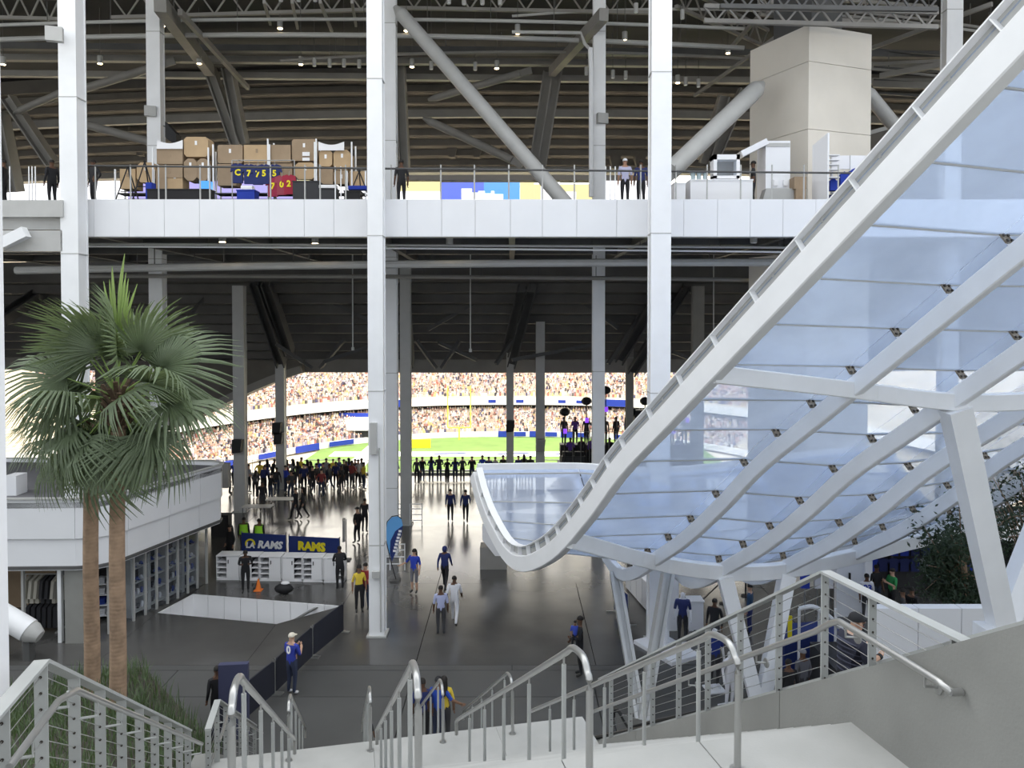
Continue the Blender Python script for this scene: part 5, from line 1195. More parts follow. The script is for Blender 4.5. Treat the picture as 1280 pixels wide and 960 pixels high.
person(FL(370, 650), 80, 'person in black striding left across the shiny floor', BK, BK, 'walk', 'long', skin=1)
person(FL(379, 649), 80, 'person in dark coat walking beside the striding person', (0.02,0.02,0.025), BK, 'walk', 'long', skin=1, hair='long', female=True)
person(FL(307, 741), 200, 'person in black bending at the white counter', BK, BK, 'lean', 'long', skin=2)
person(FL(425, 737), 20, 'person in black leaning at the right end of the white counter', BK, BK, 'rail', 'long', skin=2, h=1.0)
person(FL(288, 705), 150, 'person in black behind the left end of the counter', BK, BK, 'stand', 'long', skin=0, hair='long', female=True)
person(FL(328, 640), 10, 'person in dark clothes standing beyond the safety vests', BK, CH_, 'stand', 'long', skin=2)
t = person(FL(725, 845), 90, 'person in black carrying a small child in blue', BK, BK, 'carry', 'long', skin=2, hair='short', h=1.05)
c = FL(718, 845); person(V((c.x+0.02, c.y-0.02, 0.72)), 170, 'small child in blue shirt held in the arms of the person in black', (0.05,0.09,0.5), BK, 'sit', 'short', skin=3, h=0.56)
# couple near the foot of the stairs
def on_stairs(px_, py_head, label, shirt, pants, rot=0, **k):
    # the tread whose height puts the head at that pixel
    hh = 1.74*k.get('h', 1.0); best = None
    for Y in [14.5+0.05*i for i in range(140)]:
        p = P(px_, py_head, Y); tt = (p-S0).dot(HS); z = L2 if tt < T3 else max(0, L2-(tt-T3)*SL); e = abs(p.z-hh-z)
        if best is None or e < best[0]: best = (e, V((p.x, p.y, z)))
    return person(best[1], rot, label, shirt, pants, **k)
on_stairs(548, 866, 'person in royal blue shirt going down the stairs with an arm out', (0.02,0.07,0.42), JN, -15, kind='arm_out', skin=3, hair='cap', hairc=BK)
on_stairs(555, 845, 'person with long black hair and yellow top on the stairs', YL, CH_, 5, skin=3, hair='long', female=True)
on_stairs(461, 897, 'small person in black with long dark hair low on the stairs', BK, BK, -10, h=0.5, skin=2, hair='long', female=True)
on_stairs(528, 870, 'person in dark blue half hidden by the second handrail', NV, BK, 0, skin=2, hair='short')
# man on the escalator
p = P(1062, 764, 9.4)
mp = person(V((p.x, p.y, p.z-1.74)), -75, 'person in dark striped shirt and black cap just behind the right balustrade', (0.02,0.022,0.04), BK, 'lean', 'short', skin=1, hair='cap', hairc=BK, eyes=True)
for k in range(7):
    mm = MB(); z = 1.0+0.06*k; mm.sweep([V((0,0.01,z)), V((0,0.012,z+0.008))], [(math.cos(j*math.pi/8)*(0.175 if k < 5 else 0.19), math.sin(j*math.pi/8)*0.14) for j in range(16)]); part('shirt_stripe', mm.mesh('shirt_stripe', plain((0.06,0.065,0.10))), mp)
part('lanyard', MB().sweep([V((-0.08,0.10,1.42)), V((-0.01,0.17,1.18)), V((0.0,0.18,1.12))], [(-0.01,-0.004),(0.01,-0.004),(0.01,0.004),(-0.01,0.004)]).mesh('lanyard', ROYAL), mp)
part('wrist_watch', MB().tube([V((0.185,0.27,1.212)), V((0.172,0.31,1.22))], 0.038, 10).mesh('wrist_watch', BLACK), mp)
# plaza right
person(FL(985, 905), 0, 'person in black low behind the right balustrade posts', BK, BK, 'stand', 'long', skin=2)
person(FL(1003, 890), 20, 'person in grey patterned top behind the balustrade post', (0.12,0.12,0.14), CH_, 'stand', 'long', skin=2, hair='cap', hairc=(0.2,0.2,0.22))
t = person(FL(1083, 778), 175, 'person in white ninety-three jersey near the white door panel', WH, CH_, 'stand', 'short', skin=2); part('number', text_mesh('93', 0.3, ROYAL, 0, 0.012), t, (0.02, 0.15, 1.27), (math.pi/2, 0, math.pi))
person(FL(1095, 765), 190, 'person in black tee talking beside the green shirt', BK, JN, 'stand', 'short', skin=2, eyes=True)
person(FL(1115, 770), 100, 'person in green polo shirt at right below the canopy', (0.03,0.28,0.08), BK, 'phone', 'short', skin=1)
person(FL(1128, 800), 60, 'person in dark grey shirt seated left of two behind the planter', (0.05,0.05,0.055), BK, 'sit', 'short', skin=3)
person(FL(1139, 798), -60, 'person in dark shirt seated right of two behind the planter', BK, BK, 'sit', 'short', skin=3)
person(FL(893, 815), 150, 'person in black top standing behind the white mannequin head', BK, CH_, 'stand', 'long', skin=2)
person(FL(937, 793), 60, 'person in teal blue jacket behind the middle V leg', (0.02,0.06,0.13), NV, 'stand', 'long', skin=1)
# upper balcony people
def up_person(px_, Y, label, shirt, rot=0, **k):
    p = P(px_, 300, Y); person(V((p.x, Y, 14.85)), rot, label, shirt, BK, **k)
up_person(781, 28.2, 'person in lavender top and white cap on the balcony', (0.45,0.45,0.62), 0, hair='cap', hairc=WH)
up_person(801, 28.4, 'person in navy top on the balcony beside the right column', NV, 0, skin=2)
up_person(941, 28.6, 'person in black between the white booth parts on the balcony', BK, 70, skin=2)
up_person(502, 28.4, 'person in black beside the middle column on the balcony', BK, 20, skin=2)
up_person(66, 28.4, 'person in black left of the leftmost column on the balcony', BK, 60, skin=2, sleeves='long')
up_person(118, 28.4, 'person in black with hand on hip on the balcony left of the easels', BK, 150, kind='hip', skin=2, sleeves='long')
up_person(6, 28.4, 'person in black at the far left end of the balcony', BK, 100, skin=2, sleeves='long')
# people at the field rail
CL = [(BK, 'black'), (NV, 'navy'), (CH_, 'charcoal'), ((0.25,0.04,0.04), 'dark red'), (BK, 'black'), (NV, 'navy'), ((0.3,0.3,0.33), 'grey'), (RB, 'blue'), (BK, 'black'), (YL, 'yellow'), (CH_, 'charcoal')]
left = [(287, 618), (300, 612), (311, 616), (319, 622), (330, 618), (338, 626), (346, 620), (357, 616), (364, 624), (372, 612), (380, 616), (388, 610), (396, 615), (404, 611), (412, 614), (420, 611), (427, 616), (433, 610), (440, 612), (448, 610), (455, 612), (366, 608), (398, 606), (430, 607), (293, 608), (305, 607), (325, 609), (334, 610), (341, 608), (375, 606), (384, 607), (391, 618), (408, 606), (416, 605), (424, 606), (436, 605), (444, 606), (452, 605), (359, 606), (402, 622)]
for i, (a, b) in enumerate(sorted(left)):
    c, n_ = CL[(i*7) % len(CL)]; person(FL(a, b), random.uniform(-70, 70), 'onlooker in %s top left of the middle column, %s from the left' % (n_, ORD[i]), c, random.choice([BK, JN, CH_]), random.choice(['stand', 'stand', 'phone', 'rail', 'hip', 'walk']), random.choice(['long', 'short']), skin=random.choice([0, 1, 2]), hair=random.choice(['short', 'short', 'long', 'cap']), h=random.uniform(0.94, 1.06), female=random.random() < 0.4, group='onlookers on the left of the field rail')
mid = [(521, 605), (528, 603), (539, 604), (549, 603), (559, 604), (569, 604), (578, 603), (590, 603), (603, 602), (611, 602), (619, 602), (629, 603), (648, 603), (655, 602), (663, 603), (486, 605), (494, 606)]
for i, (a, b) in enumerate(sorted(mid)):
    c, n_ = CL[(i*5+1) % len(CL)] if i > 9 else CL[(i % 3)]; person(FL(a, b), random.uniform(-15, 15), 'onlooker in %s top right of the middle column, %s from the left' % (n_, ORD[i]), c, random.choice([BK, JN]), random.choice(['stand', 'rail', 'phone']), random.choice(['long', 'short']), skin=random.choice([0, 1, 2]), hair=random.choice(['short', 'long', 'short']), h=random.uniform(0.94, 1.05), female=random.random() < 0.5, group='onlookers in the middle of the field rail')

# field rail at the concourse edge
fr_ = thing('field_rail', 'low rail and kerb along the concourse edge above the field', 'railing', (0, 53.0, 0))
MB().bx(-40, 30, 53.0, 53.3, 0, 0.12).build('kerb', CONC, fr_); MB().tube([(-40, 53.1, 1.0), (30, 53.1, 1.0)], 0.03).build('rail', STAIN, fr_)
for x in range(-40, 31, 2): MB().tube([(x, 53.1, 0), (x, 53.1, 1.0)], 0.022, 6).build('post', STAIN, fr_)
bn = thing('bench', 'long pale bench at the field rail right of the middle column', 'bench', (-4.5, 51.8, 0)); MB().bx(-6.6, -2.2, 51.9, 52.3, 0.42, 0.5).build('seat', CONC, bn)
for x in (-6.3, -4.4, -2.5): MB().bx(x-0.05, x+0.05, 52.0, 52.2, 0, 0.42).build('leg', DARKST, bn)
# stage with band at right
sg = thing('stage', 'dark stage platform with pale steps at the field edge on the right', 'stage', (8, 50, 0))
a = P(700, 590, 49); b = P(880, 590, 49); MB().bx(a.x, b.x, 48.5, 52, 0.0, 1.2).build('platform', DARKC, sg); MB().bx(a.x, b.x, 48.3, 48.5, 1.0, 1.25).build('edge', GREYW, sg)
for i in range(5): q = P(684+4*i, 590, 48.3); MB().bx(q.x, q.x+0.9, 48.0, 48.5, 0.22*i, 0.22*i+0.07).build('step', PRINTW, sg)
PURP = mat('lit_purple_lamp', (0.3,0.1,0.8), 0.5, emit=(0.22, 0.05, 0.8), estr=1.0)
for i, px_ in enumerate((713, 727, 740, 762, 776, 800, 815, 832, 848)):
    p = P(px_, 560, 50+0.3*(i % 3)); c = [(0.1,0.04,0.3), BK, (0.12,0.05,0.35), BK][i % 4]  # purple stage light put into the shirt colour of every other musician
    person(V((p.x, p.y, 1.2)), 10*(i % 5)-20, 'musician in %s on the stage, %s from the left' % ('purple light' if i % 2 == 0 else 'black', ORD[i]), c, BK, ['phone', 'stand', 'arm_out'][i % 3], 'long', skin=2, hair='cap', hairc=BK, h=1.05, group='musicians on the stage')
for i, px_ in enumerate((705, 719, 733, 756, 770, 785, 795, 806, 820, 840, 855, 866)):
    p = P(px_, 560, 51.3); person(V((p.x, p.y, 2.4)), 15*(i % 5)-30, 'musician in the rear row on the stage riser, %s from the left' % ORD[i], [BK, (0.10,0.04,0.28), BK, CH_][i % 4], BK, ['stand', 'phone', 'arm_out', 'hip'][i % 4], 'long', skin=2, hair=['short', 'cap'][i % 2], hairc=BK, h=1.05, group='musicians on the stage')  # some rear shirts carry the purple stage light as colour
p0, p1 = P(700, 580, 51.3), P(872, 580, 51.3); MB().bx(p0.x, p1.x, 50.9, 51.9, 1.2, 2.4).build('riser', BLACK, sg)
for i, px_ in enumerate((709, 724, 748, 768, 783, 812, 836, 852)):
    p = P(px_, 570, 49.6); t = thing('amplifier', 'black amplifier box with mesh front on the stage, %s from the left' % ORD[i], 'amplifier', (p.x, p.y, 1.2), 'amplifiers on the stage')
    MB().box((p.x, p.y, 1.55), (0.75, 0.5, 0.7)).build('cabinet', BLACK, t); MB().box((p.x, p.y-0.26, 1.55), (0.65, 0.03, 0.6)).build('mesh_front', DARKC, t); MB().box((p.x, p.y, 2.05), (0.6, 0.4, 0.28)).build('head_unit', BLACK, t)
for i, px_ in enumerate((716, 726, 737, 761, 771, 781, 809, 816, 826, 846)):
    p = P(px_, 560, 48.7); t = thing('stage_pole', 'thin dark pole with crossbar at the front of the stage, %s from the left' % ORD[i], 'pole', (p.x, p.y, 1.2), 'poles at the front of the stage')
    MB().tube([(p.x, p.y, 1.2), (p.x, p.y, 3.9+0.3*(i % 3))], 0.03, 6).build('pole', DARKST, t); MB().bar((p.x-0.3, p.y, 3.6), (p.x+0.3, p.y, 3.6), 0.03).build('crossbar', DARKST, t)
for i, px_ in enumerate((706, 733, 757, 790, 806, 822, 841, 858)):
    p = P(px_, 560, 49.2); t = thing('light_stand', 'black lamp stand with flag on the stage, %s from the left' % ORD[i], 'stand', (p.x, p.y, 1.2))
    hh = 3.6+0.7*(i % 3); MB().tube([(p.x, p.y, 1.2), (p.x, p.y, 1.2+hh)], 0.035, 6).build('pole', BLACK, t)
    for s in (0, 2.1, 4.2): MB().bar((p.x, p.y, 1.5), (p.x+0.4*math.cos(s), p.y+0.4*math.sin(s), 1.2), 0.03).build('leg', BLACK, t)
    MB().ball((p.x, p.y, 1.2+hh), (0.34, 0.25, 0.28), 8, 5).build('head', BLACK, t); MB().box((p.x, p.y-0.26, 1.2+hh-1.2), (0.22, 0.1, 0.3)).build('lamp', PURP, t)
p = P(797, 543, 49); t = thing('loudspeaker_stack', 'big black loudspeaker stack beside the stage column', 'speaker', (p.x, 49, 1.2))
for i in range(4): MB().box((p.x+0.1*i, 49.1, 2.0+0.85*i), (1.0, 0.7, 0.8)).build('cabinet', BLACK, t)

# ================================================================== CONCOURSE FURNITURE
# navy banners
def banner(px0, py0, px1, py1, Y0, Y1, label, kindt):
    a = P(px0, py1, Y0); b = P(px1, py1+2, Y1); top0 = P(px0, py0, Y0).z; top1 = P(px1, py0+3, Y1).z
    t = thing('banner', label, 'banner', ((a.x+b.x)/2, (a.y+b.y)/2, 0)); d = (b-a); d.z = 0; L = d.length; d.normalize(); n = V((d.y, -d.x, 0))
    MB().prism([a, b, V((b.x, b.y, top1)), V((a.x, a.y, top0))], n*-0.04).build('panel', NAVY, t)
    for p in (a, b): MB().tube([(p.x, p.y+0.06, 0), (p.x, p.y+0.06, max(top0, top1)+0.05)], 0.03, 8).build('post', STAIN, t); MB().box((p.x, p.y+0.06, 0.03), (0.3, 0.4, 0.05)).build('foot', DARKST, t)
    rz = math.atan2(d.y, d.x); mid_ = (a+b)/2 + n*0.012; zc = (a.z+b.z+top0+top1)/4
    if kindt == 0:
        part('lettering', text_mesh('RAMS', 0.44, PRINTW, 0.2, 0.022), t, V((mid_.x, mid_.y, zc)) + d*L*0.14 - t.location, (math.pi/2, 0.02, rz))
        # curled horn and LA mark
        c = V((mid_.x, mid_.y, zc)) - d*L*0.30
        arc = [c + d*(0.20*math.cos(q)) + V((0, 0, 0.20*math.sin(q)+0.03)) for q in [math.pi*(1.15-0.11*k) for k in range(12)]]
        MB().sweep(arc, [(-0.01,-0.035),(0.01,-0.035),(0.01,0.035),(-0.01,0.035)], [n.cross(arc[min(k+1, 11)]-arc[max(k-1, 0)]) for k in range(12)]).build('horn_mark', YELLOW, t)
        part('monogram', text_mesh('LA', 0.34, PRINTW, 0.15, 0.015), t, c + V((0, 0, -0.03)) + n*0.012 - t.location, (math.pi/2, 0, rz))
    else:
        part('lettering', text_mesh('RAMS', 0.50, YELLOW, 0.0, 0.03), t, V((mid_.x, mid_.y, zc)) - d*0.1 - t.location, (math.pi/2, 0.02, rz))
banner(302, 666, 357, 694, 33.6, 33.4, 'navy banner with horn emblem and white RAMS lettering', 0)
banner(361, 670, 424, 695, 33.4, 33.0, 'navy banner with yellow RAMS lettering', 1)
# counters: cabinets with shelves and doors, one unit each
cz = 0.98
ux = [270, 300, 324, 352, 378, 404, 430]
for i, (a, b) in enumerate(zip(ux[:-1], ux[1:])):
    Y = 31.4-0.06*i; x0, x1 = P(a, 715, Y).x, P(b, 715, Y).x
    t = thing('counter_unit', 'white merchandise counter unit below the banners, %s from the left' % ORD[i], 'counter', ((x0+x1)/2, Y, 0))
    w2 = x1-x0-0.02
    MB().bx(x0+0.01, x0+0.04, Y, Y+0.6, 0.04, cz).build('side', PRINTW, t); MB().bx(x1-0.04, x1-0.01, Y, Y+0.6, 0.04, cz).build('side', PRINTW, t)
    MB().bx(x0+0.01, x1-0.01, Y-0.02, Y+0.62, cz, cz+0.04).build('worktop', PRINTW, t); MB().bx(x0+0.01, x1-0.01, Y+0.55, Y+0.6, 0.04, cz).build('back', DARKC, t); MB().bx(x0+0.01, x1-0.01, Y, Y+0.6, 0.0, 0.1).build('plinth', PRINTW, t)
    xm = x0+w2*(0.45 if i % 2 == 0 else 0.62)
    o = MB().bx(xm+0.005, x1-0.05, Y-0.02, Y+0.01, 0.1, cz-0.02) if i % 2 == 0 else MB().bx(x0+0.05, xm-0.005, Y-0.02, Y+0.01, 0.1, cz-0.02)
    dr = o.build('door', PRINTW, t); hx = xm+0.08 if i % 2 == 0 else xm-0.08
    MB().bx(hx-0.015, hx+0.015, Y-0.045, Y-0.02, 0.7, 0.85).build('handle', BLACK, dr)
    s0, s1 = (x0+0.04, xm) if i % 2 == 0 else (xm, x1-0.04)
    for k in range(3): MB().bx(s0, s1, Y, Y+0.55, 0.28+0.22*k, 0.31+0.22*k).build('shelf_board', PRINTW, t)
for i, (px_, wd, hh) in enumerate(((310, 0.5, 0.5), (335, 0.8, 0.45), (345, 0.5, 0.6), (372, 1.0, 0.25), (398, 0.9, 0.25))):
    p = P(px_, 700, 32.3); tag(MB().box((p.x, 32.3, hh/2+0.05), (wd, 0.5, hh+0.1)).box((p.x, 32.3, hh+0.14), (wd*0.9, 0.4, 0.08)).build('storage_box', [CARD if i > 2 else DARKC]), ['dark storage crate behind the counter, left', 'dark storage crate behind the counter, middle', 'tall dark storage crate behind the counter', 'tan box behind the counter under the yellow lettering', 'tan box behind the right end of the counter'][i], 'box')
p = FL(323, 738); t = thing('traffic_cone', 'small orange cone on the floor in front of the counter', 'cone', tuple(p)); MB().tube([p+V((0,0,0.03)), p+V((0,0,0.45))], [0.12, 0.03], 10).build('cone', plain((0.8,0.2,0.03)), t, True); MB().box(p+V((0,0,0.015)), (0.3,0.3,0.03)).build('base', plain((0.8,0.2,0.03)), t)
p = FL(355, 742); t = thing('duffel_bag', 'black bag with white cloth on the floor by the stairwell', 'bag', tuple(p)); MB().ball(p+V((0,0,0.2)), (0.38, 0.22, 0.2), 12, 6).build('body', BLACK, t, True); MB().ball(p+V((0.05,0,0.42)), (0.18, 0.12, 0.06), 10, 5).build('cloth', PRINTW, t, True)
# sign board on a post at (428,660)
p = FL(430, 700); t = thing('sign_board', 'grey portrait sign board on a post left of the middle column', 'sign', tuple(p)); MB().box((p.x, p.y, 1.35), (0.12, 0.5, 0.95), 0.2).build('board', STEELG, t); MB().tube([(p.x+0.1, p.y, 0), (p.x+0.1, p.y, 1.85)], 0.025).build('post', STAIN, t); MB().box((p.x+0.1, p.y, 0.02), (0.4, 0.4, 0.04)).build('base', DARKST, t)
# black fabric barriers
bp = [FL(429, 789), FL(390, 821), FL(343, 867), FL(300, 905), FL(262, 945)]
for i, (a, b) in enumerate(zip(bp[:-1], bp[1:])):
    t = thing('fabric_barrier', 'black fabric crowd barrier beside the stairwell, %s from the middle column' % ORD[i], 'barrier', tuple((a+b)/2)); d = (b-a).normalized(); n = V((-d.y, d.x, 0)); a2, b2 = a+d*0.05, b-d*0.05
    MB().prism([a2+V((0,0,0.05)), b2+V((0,0,0.05)), b2+V((0,0,0.92)), b2-d*0.1+V((0,0,0.99)), a2+d*0.1+V((0,0,0.99)), a2+V((0,0,0.92))], n*0.04).build('fabric', mat('black_barrier_fabric', (0.014, 0.016, 0.028), 0.8), t)
    for q in (a2, b2): MB().tube([q, q+V((0,0,1.0))], 0.02, 6).build('post', STAIN, t); MB().box(q+V((0,0,0.015)), (0.12, 0.5, 0.03), math.atan2(d.y, d.x)).build('foot', STAIN, t)
p = FL(293, 925); t = thing('totem_sign', 'blue grey totem board standing at the foot of the stairs', 'sign', tuple(p)); MB().box((p.x, p.y, 1.0), (0.72, 0.18, 1.95), 0.1).build('board', mat('slate_blue_board', (0.055, 0.06, 0.12), 0.6), t); MB().box((p.x, p.y, 0.03), (0.9, 0.5, 0.06), 0.1).build('base', DARKST, t)
person(FL(272, 915), 40, 'person in black half hidden behind the blue grey totem board', BK, BK, 'stand', 'long', skin=2)
# glass rail of stairwell
t = thing('stairwell_rail', 'stainless rail running down into the white stairwell', 'handrail', tuple(wfr)); a = P(360, 780, 28.0); b = P(408, 752, 29.0)
MB().bar(a, b, 0.12, 0.05).build('rail', STAIN, t)
for f in (0.35, 0.95): q = a.lerp(b, f); MB().tube([(q.x, q.y, q.z-1.3), q], 0.025, 6).build('post', STAIN, t)
# feather flag
p = FL(494, 726); ff = thing('feather_flag', 'light blue and navy feather flag with white writing beside the middle columns', 'flag', tuple(p))
FY = p.y; fp = [(492, 722), (484, 678), (482, 662), (484, 652), (490, 646), (497, 645), (502, 649), (504, 657), (502, 668), (494, 694), (490, 705)]
pts = [P(a, b, FY) for a, b in fp]; poly = [P(489, 704, FY), P(484, 680, FY), P(482.5, 664, FY), P(484, 653, FY), P(490, 646.5, FY), P(497, 645.5, FY), P(502, 649.5, FY), P(503.5, 657, FY)]
MB().prism([P(488, 696, FY), P(483, 678, FY), P(482.5, 664, FY), P(484, 653, FY), P(490, 646.5, FY), P(497, 645.5, FY), P(502, 649.5, FY), P(503.5, 657, FY), P(494, 664, FY), P(488, 676, FY)], (0, 0.02, 0)).build('sail', mat('light_blue_flag', (0.12, 0.36, 0.72), 0.7), ff)
MB().prism([P(488, 676, FY), P(494, 664, FY), P(503.5, 657, FY), P(502, 668, FY), P(494, 692, FY), P(490, 702, FY), P(487, 692, FY)], (0, 0.02, 0)).build('navy_sail', NAVY, ff)
MB().tube([P(495, 724, FY), P(488, 700, FY), P(482.5, 675, FY), P(482, 662, FY), P(484, 652, FY), P(490, 645.5, FY), P(497, 644.5, FY), P(502, 648.5, FY)], 0.02, 6).build('pole', BLACK, ff)
MB().box((p.x, p.y, 0.03), (0.4, 0.4, 0.06)).build('base', DARKST, ff)
q = P(496.5, 676, FY-0.02); part('lettering', text_mesh('STADIUM', 0.2, PRINTW, 0, 0.01), ff, q-ff.location, (math.pi/2, -math.radians(68), 0)) if False else None
for k in range(7): q = P(500-1.15*k, 664+4.1*k, FY-0.012); MB().box(q, (0.12, 0.01, 0.09)).build('white_letter', PRINTW, ff)
# cages of white tubes at the column feet
for i, (px_, py_) in enumerate(((511, 655), (486, 710))):
    p = FL(px_, py_); t = thing('tube_cage', ['white tube guard at the foot of the grey column', 'white tube guard at the foot of the column behind the feather flag'][i], 'guard', tuple(p))
    for z in (0.25, 0.55, 0.85, 1.1): MB().bx(p.x-0.55, p.x+0.75, p.y-0.3, p.y-0.26, z, z+0.04).build('bar', WHITE, t)
    for x in (-0.55, 0.1, 0.73): MB().bx(p.x+x-0.02, p.x+x+0.02, p.y-0.31, p.y-0.27, 0, 1.15).build('upright', WHITE, t)
# kiosk by canopy lip
p = FL(616, 712); t = thing('info_kiosk', 'grey kiosk with white sloped panel behind the canopy lip', 'kiosk', tuple(p)); MB().bx(p.x-0.55, p.x+0.6, p.y, p.y+0.8, 0, 0.95).build('body', STEELG, t)
MB().prism([(p.x-0.45, p.y-0.05, 2.0), (p.x-0.45, p.y-0.05, 1.3), (p.x+0.1, p.y-0.05, 0.6), (p.x+0.75, p.y-0.05, 0.6), (p.x+0.75, p.y-0.05, 1.1)], (0, 0.06, 0)).build('panel', PRINTW, t)
for k in range(6): MB().box((p.x+0.25+0.08*k, p.y-0.06, 0.82), (0.05, 0.01, 0.07)).build('printed_letter', DARKC, t)
# table on the left with chairs people
for i, (a, b) in enumerate(((322, 650), (352, 640))):
    p = FL(a, b); t = thing('folding_table', ['pale table near the safety vests among the onlookers', 'pale table right of the safety vests among the onlookers'][i], 'table', tuple(p)); MB().bx(p.x-0.8, p.x+0.8, p.y-0.35, p.y+0.35, 0.72, 0.76).build('top', GREYW, t)
    for sx in (-0.7, 0.7):
        for sy in (-0.28, 0.28): MB().tube([(p.x+sx, p.y+sy, 0), (p.x+sx, p.y+sy, 0.72)], 0.02, 6).build('leg', DARKST, t)
p = FL(277, 670); tag(MB().box((p.x, p.y, 0.55), (0.85, 0.5, 1.1)).box((p.x, p.y-0.27, 0.6), (0.7, 0.04, 0.8)).build('dark_cabinet', [BLACK]), 'black cabinet beside the end of the pavilion fascia', 'cabinet')

# ================================================================== RIGHT PLAZA SHOP, MANNEQUINS
def mannequin(loc, rot, shirt, pants, label, h=1.05):
    me, ch, cw = body('stand', 'short', 'long', False); t = thing('mannequin', label, 'mannequin', tuple(loc)); t.rotation_euler = (0, 0, math.radians(rot)); t.scale = (h,)*3
    m2 = me.copy()
    for k_, c in enumerate(((0.75,0.75,0.77), shirt, pants, WH)): m2.materials[k_] = plain(c, 0.4)
    part('body', m2, t); part('stand_plate', MB().box((0,0,-0.02), (0.5, 0.5, 0.04)).mesh('stand_plate', PRINTW), t)
p = FL(853, 808); mannequin(p+V((0,0,0.04)), 170, NV, BK, 'white mannequin in navy shirt and black shorts beside the tall canopy V leg')
p = FL(893, 862); mannequin(p+V((0,0,0.04)), 190, (0.02,0.04,0.22), CH_, 'white mannequin in blue shirt behind the landing handrail')
p = FL(912, 885); mannequin(p+V((0,0,0.04)), 200, WH, WH, 'white mannequin in white jersey low behind the landing handrail', 0.92)
# display plinth with white steps
p = FL(838, 815); t = thing('display_plinth', 'white stepped display plinth below the navy mannequin', 'display', tuple(p)); MB().box((p.x-0.1, p.y+0.1, 0.06), (1.2, 1.9, 0.12), 0.5).build('lower_step', PRINTW, t); MB().box((p.x-0.35, p.y+0.5, 0.8), (0.1, 0.9, 1.5), 0.5).build('grid_panel', PRINTW, t)
# blue A barrier with yellow emblem
a = FL(768, 765); b = FL(785, 782); t = thing('crowd_barrier', 'steel crowd barrier with blue printed cover under the canopy', 'barrier', tuple((a+b)/2)); d = (b-a).normalized()
MB().bar(a+V((0,0,0.6)), b+V((0,0,0.6)), 0.03, 0.95).build('cover', NAVY, t); MB().tube([a, a+V((0,0,1.1)), b+V((0,0,1.1)), b], 0.025, 6).build('frame', STAIN, t)
m_ = a.lerp(b, 0.4)+V((0,-0.03,0.6)); MB().box(m_, (0.25, 0.02, 0.2)).build('emblem', YELLOW, t)
for q in (a, b): MB().box(q+V((0,0,0.02)), (0.6, 0.05, 0.04)).build('foot', STAIN, t)
# long white counter running back
a = FL(782, 735); b = FL(826, 785); t = thing('long_counter', 'long white panelled counter running back under the canopy', 'counter', tuple((a+b)/2)); n = 6
for i in range(n): q, r = a.lerp(b, i/n+0.005), a.lerp(b, (i+1)/n-0.005); MB().prism([q+V((0,0,0.05)), r+V((0,0,0.05)), r+V((0,0,1.05)), q+V((0,0,1.05))], (0.6, 0.3, 0)).build('front_panel', PANELW, t)
MB().prism([a+V((-0.03,-0.03,1.06)), b+V((-0.03,-0.03,1.06)), b+V((0.65,0.3,1.06)), a+V((0.65,0.3,1.06))], (0,0,0.05)).build('worktop', PRINTW, t)
p = FL(823, 785); tag(MB().box((p.x+0.3, p.y, 1.05), (0.7, 0.5, 2.1)).box((p.x+0.3, p.y, 2.13), (0.76, 0.56, 0.06)).build('cabinet', [PRINTW]), 'tall white cabinet at the end of the long counter', 'cabinet')
p = FL(868, 785); tag(MB().box((p.x, p.y, 0.5), (0.5, 0.5, 1.0)).box((p.x, p.y, 1.02), (0.56, 0.56, 0.04)).build('pedestal', [PRINTW]), 'white pedestal behind the navy mannequin', 'pedestal')
# queue posts
qp = [FL(873, 788), FL(905, 755), FL(932, 745), FL(985, 745)]
for i, q in enumerate(qp):
    t = thing('queue_post', 'black belt queue post under the canopy, %s from the left' % ORD[i], 'post', tuple(q)); MB().tube([q, q+V((0,0,1.0))], 0.035, 8).build('post', BLACK, t); MB().tube([q, q+V((0,0,0.03))], 0.18, 14).build('base', BLACK, t)
    if i < 3: MB().bar(q+V((0,0,0.93)), qp[i+1]+V((0,0,0.93)), 0.01, 0.06).build('belt', BLACK, t)
# white roofed booth far right and shop with dark interior
sh = thing('merchandise_booth', 'dark merchandise booth with white roof at right behind the tree', 'booth', (13.5, 29, 0))
x0, x1 = P(1085, 700, 28).x, P(1330, 700, 28).x
MB().bx(x0, x1, 30.5, 30.7, 0, 3.2).build('rear_wall', DARKC, sh); MB().bx(x0-0.3, x1, 27.5, 31, 2.75, 2.95).build('roof', PANELW, sh); MB().bx(x0, x0+0.12, 27.9, 28.0, 0, 2.75).build('post', PRINTW, sh)
for k in range(5): MB().bx(x0+2+1.6*k, x0+2.08+1.6*k, 30.3, 30.5, 0, 2.75).build('mullion', DARKST, sh)
for r in range(3):
    for k in range(12):
        x = x0+0.8+k*0.42; mb = MB(); z = 0.75+0.62*r
        mb.prism([(x-0.16, 30.2, z), (x+0.16, 30.2, z), (x+0.16, 30.2, z+0.36), (x+0.26, 30.2, z+0.30), (x+0.20, 30.2, z+0.48), (x+0.06, 30.2, z+0.52), (x-0.06, 30.2, z+0.52), (x-0.20, 30.2, z+0.48), (x-0.26, 30.2, z+0.30), (x-0.16, 30.2, z+0.36)], (0, 0.06, 0))
        c = random.choice([RB, NV, RB, (0.35,0.36,0.4), (0.6,0.45,0.05), NV]); tag(mb.build('hanging_jersey', plain(c)), 'small team jersey on the rear wall of the dark booth', 'jersey', 'jerseys in the dark booth')
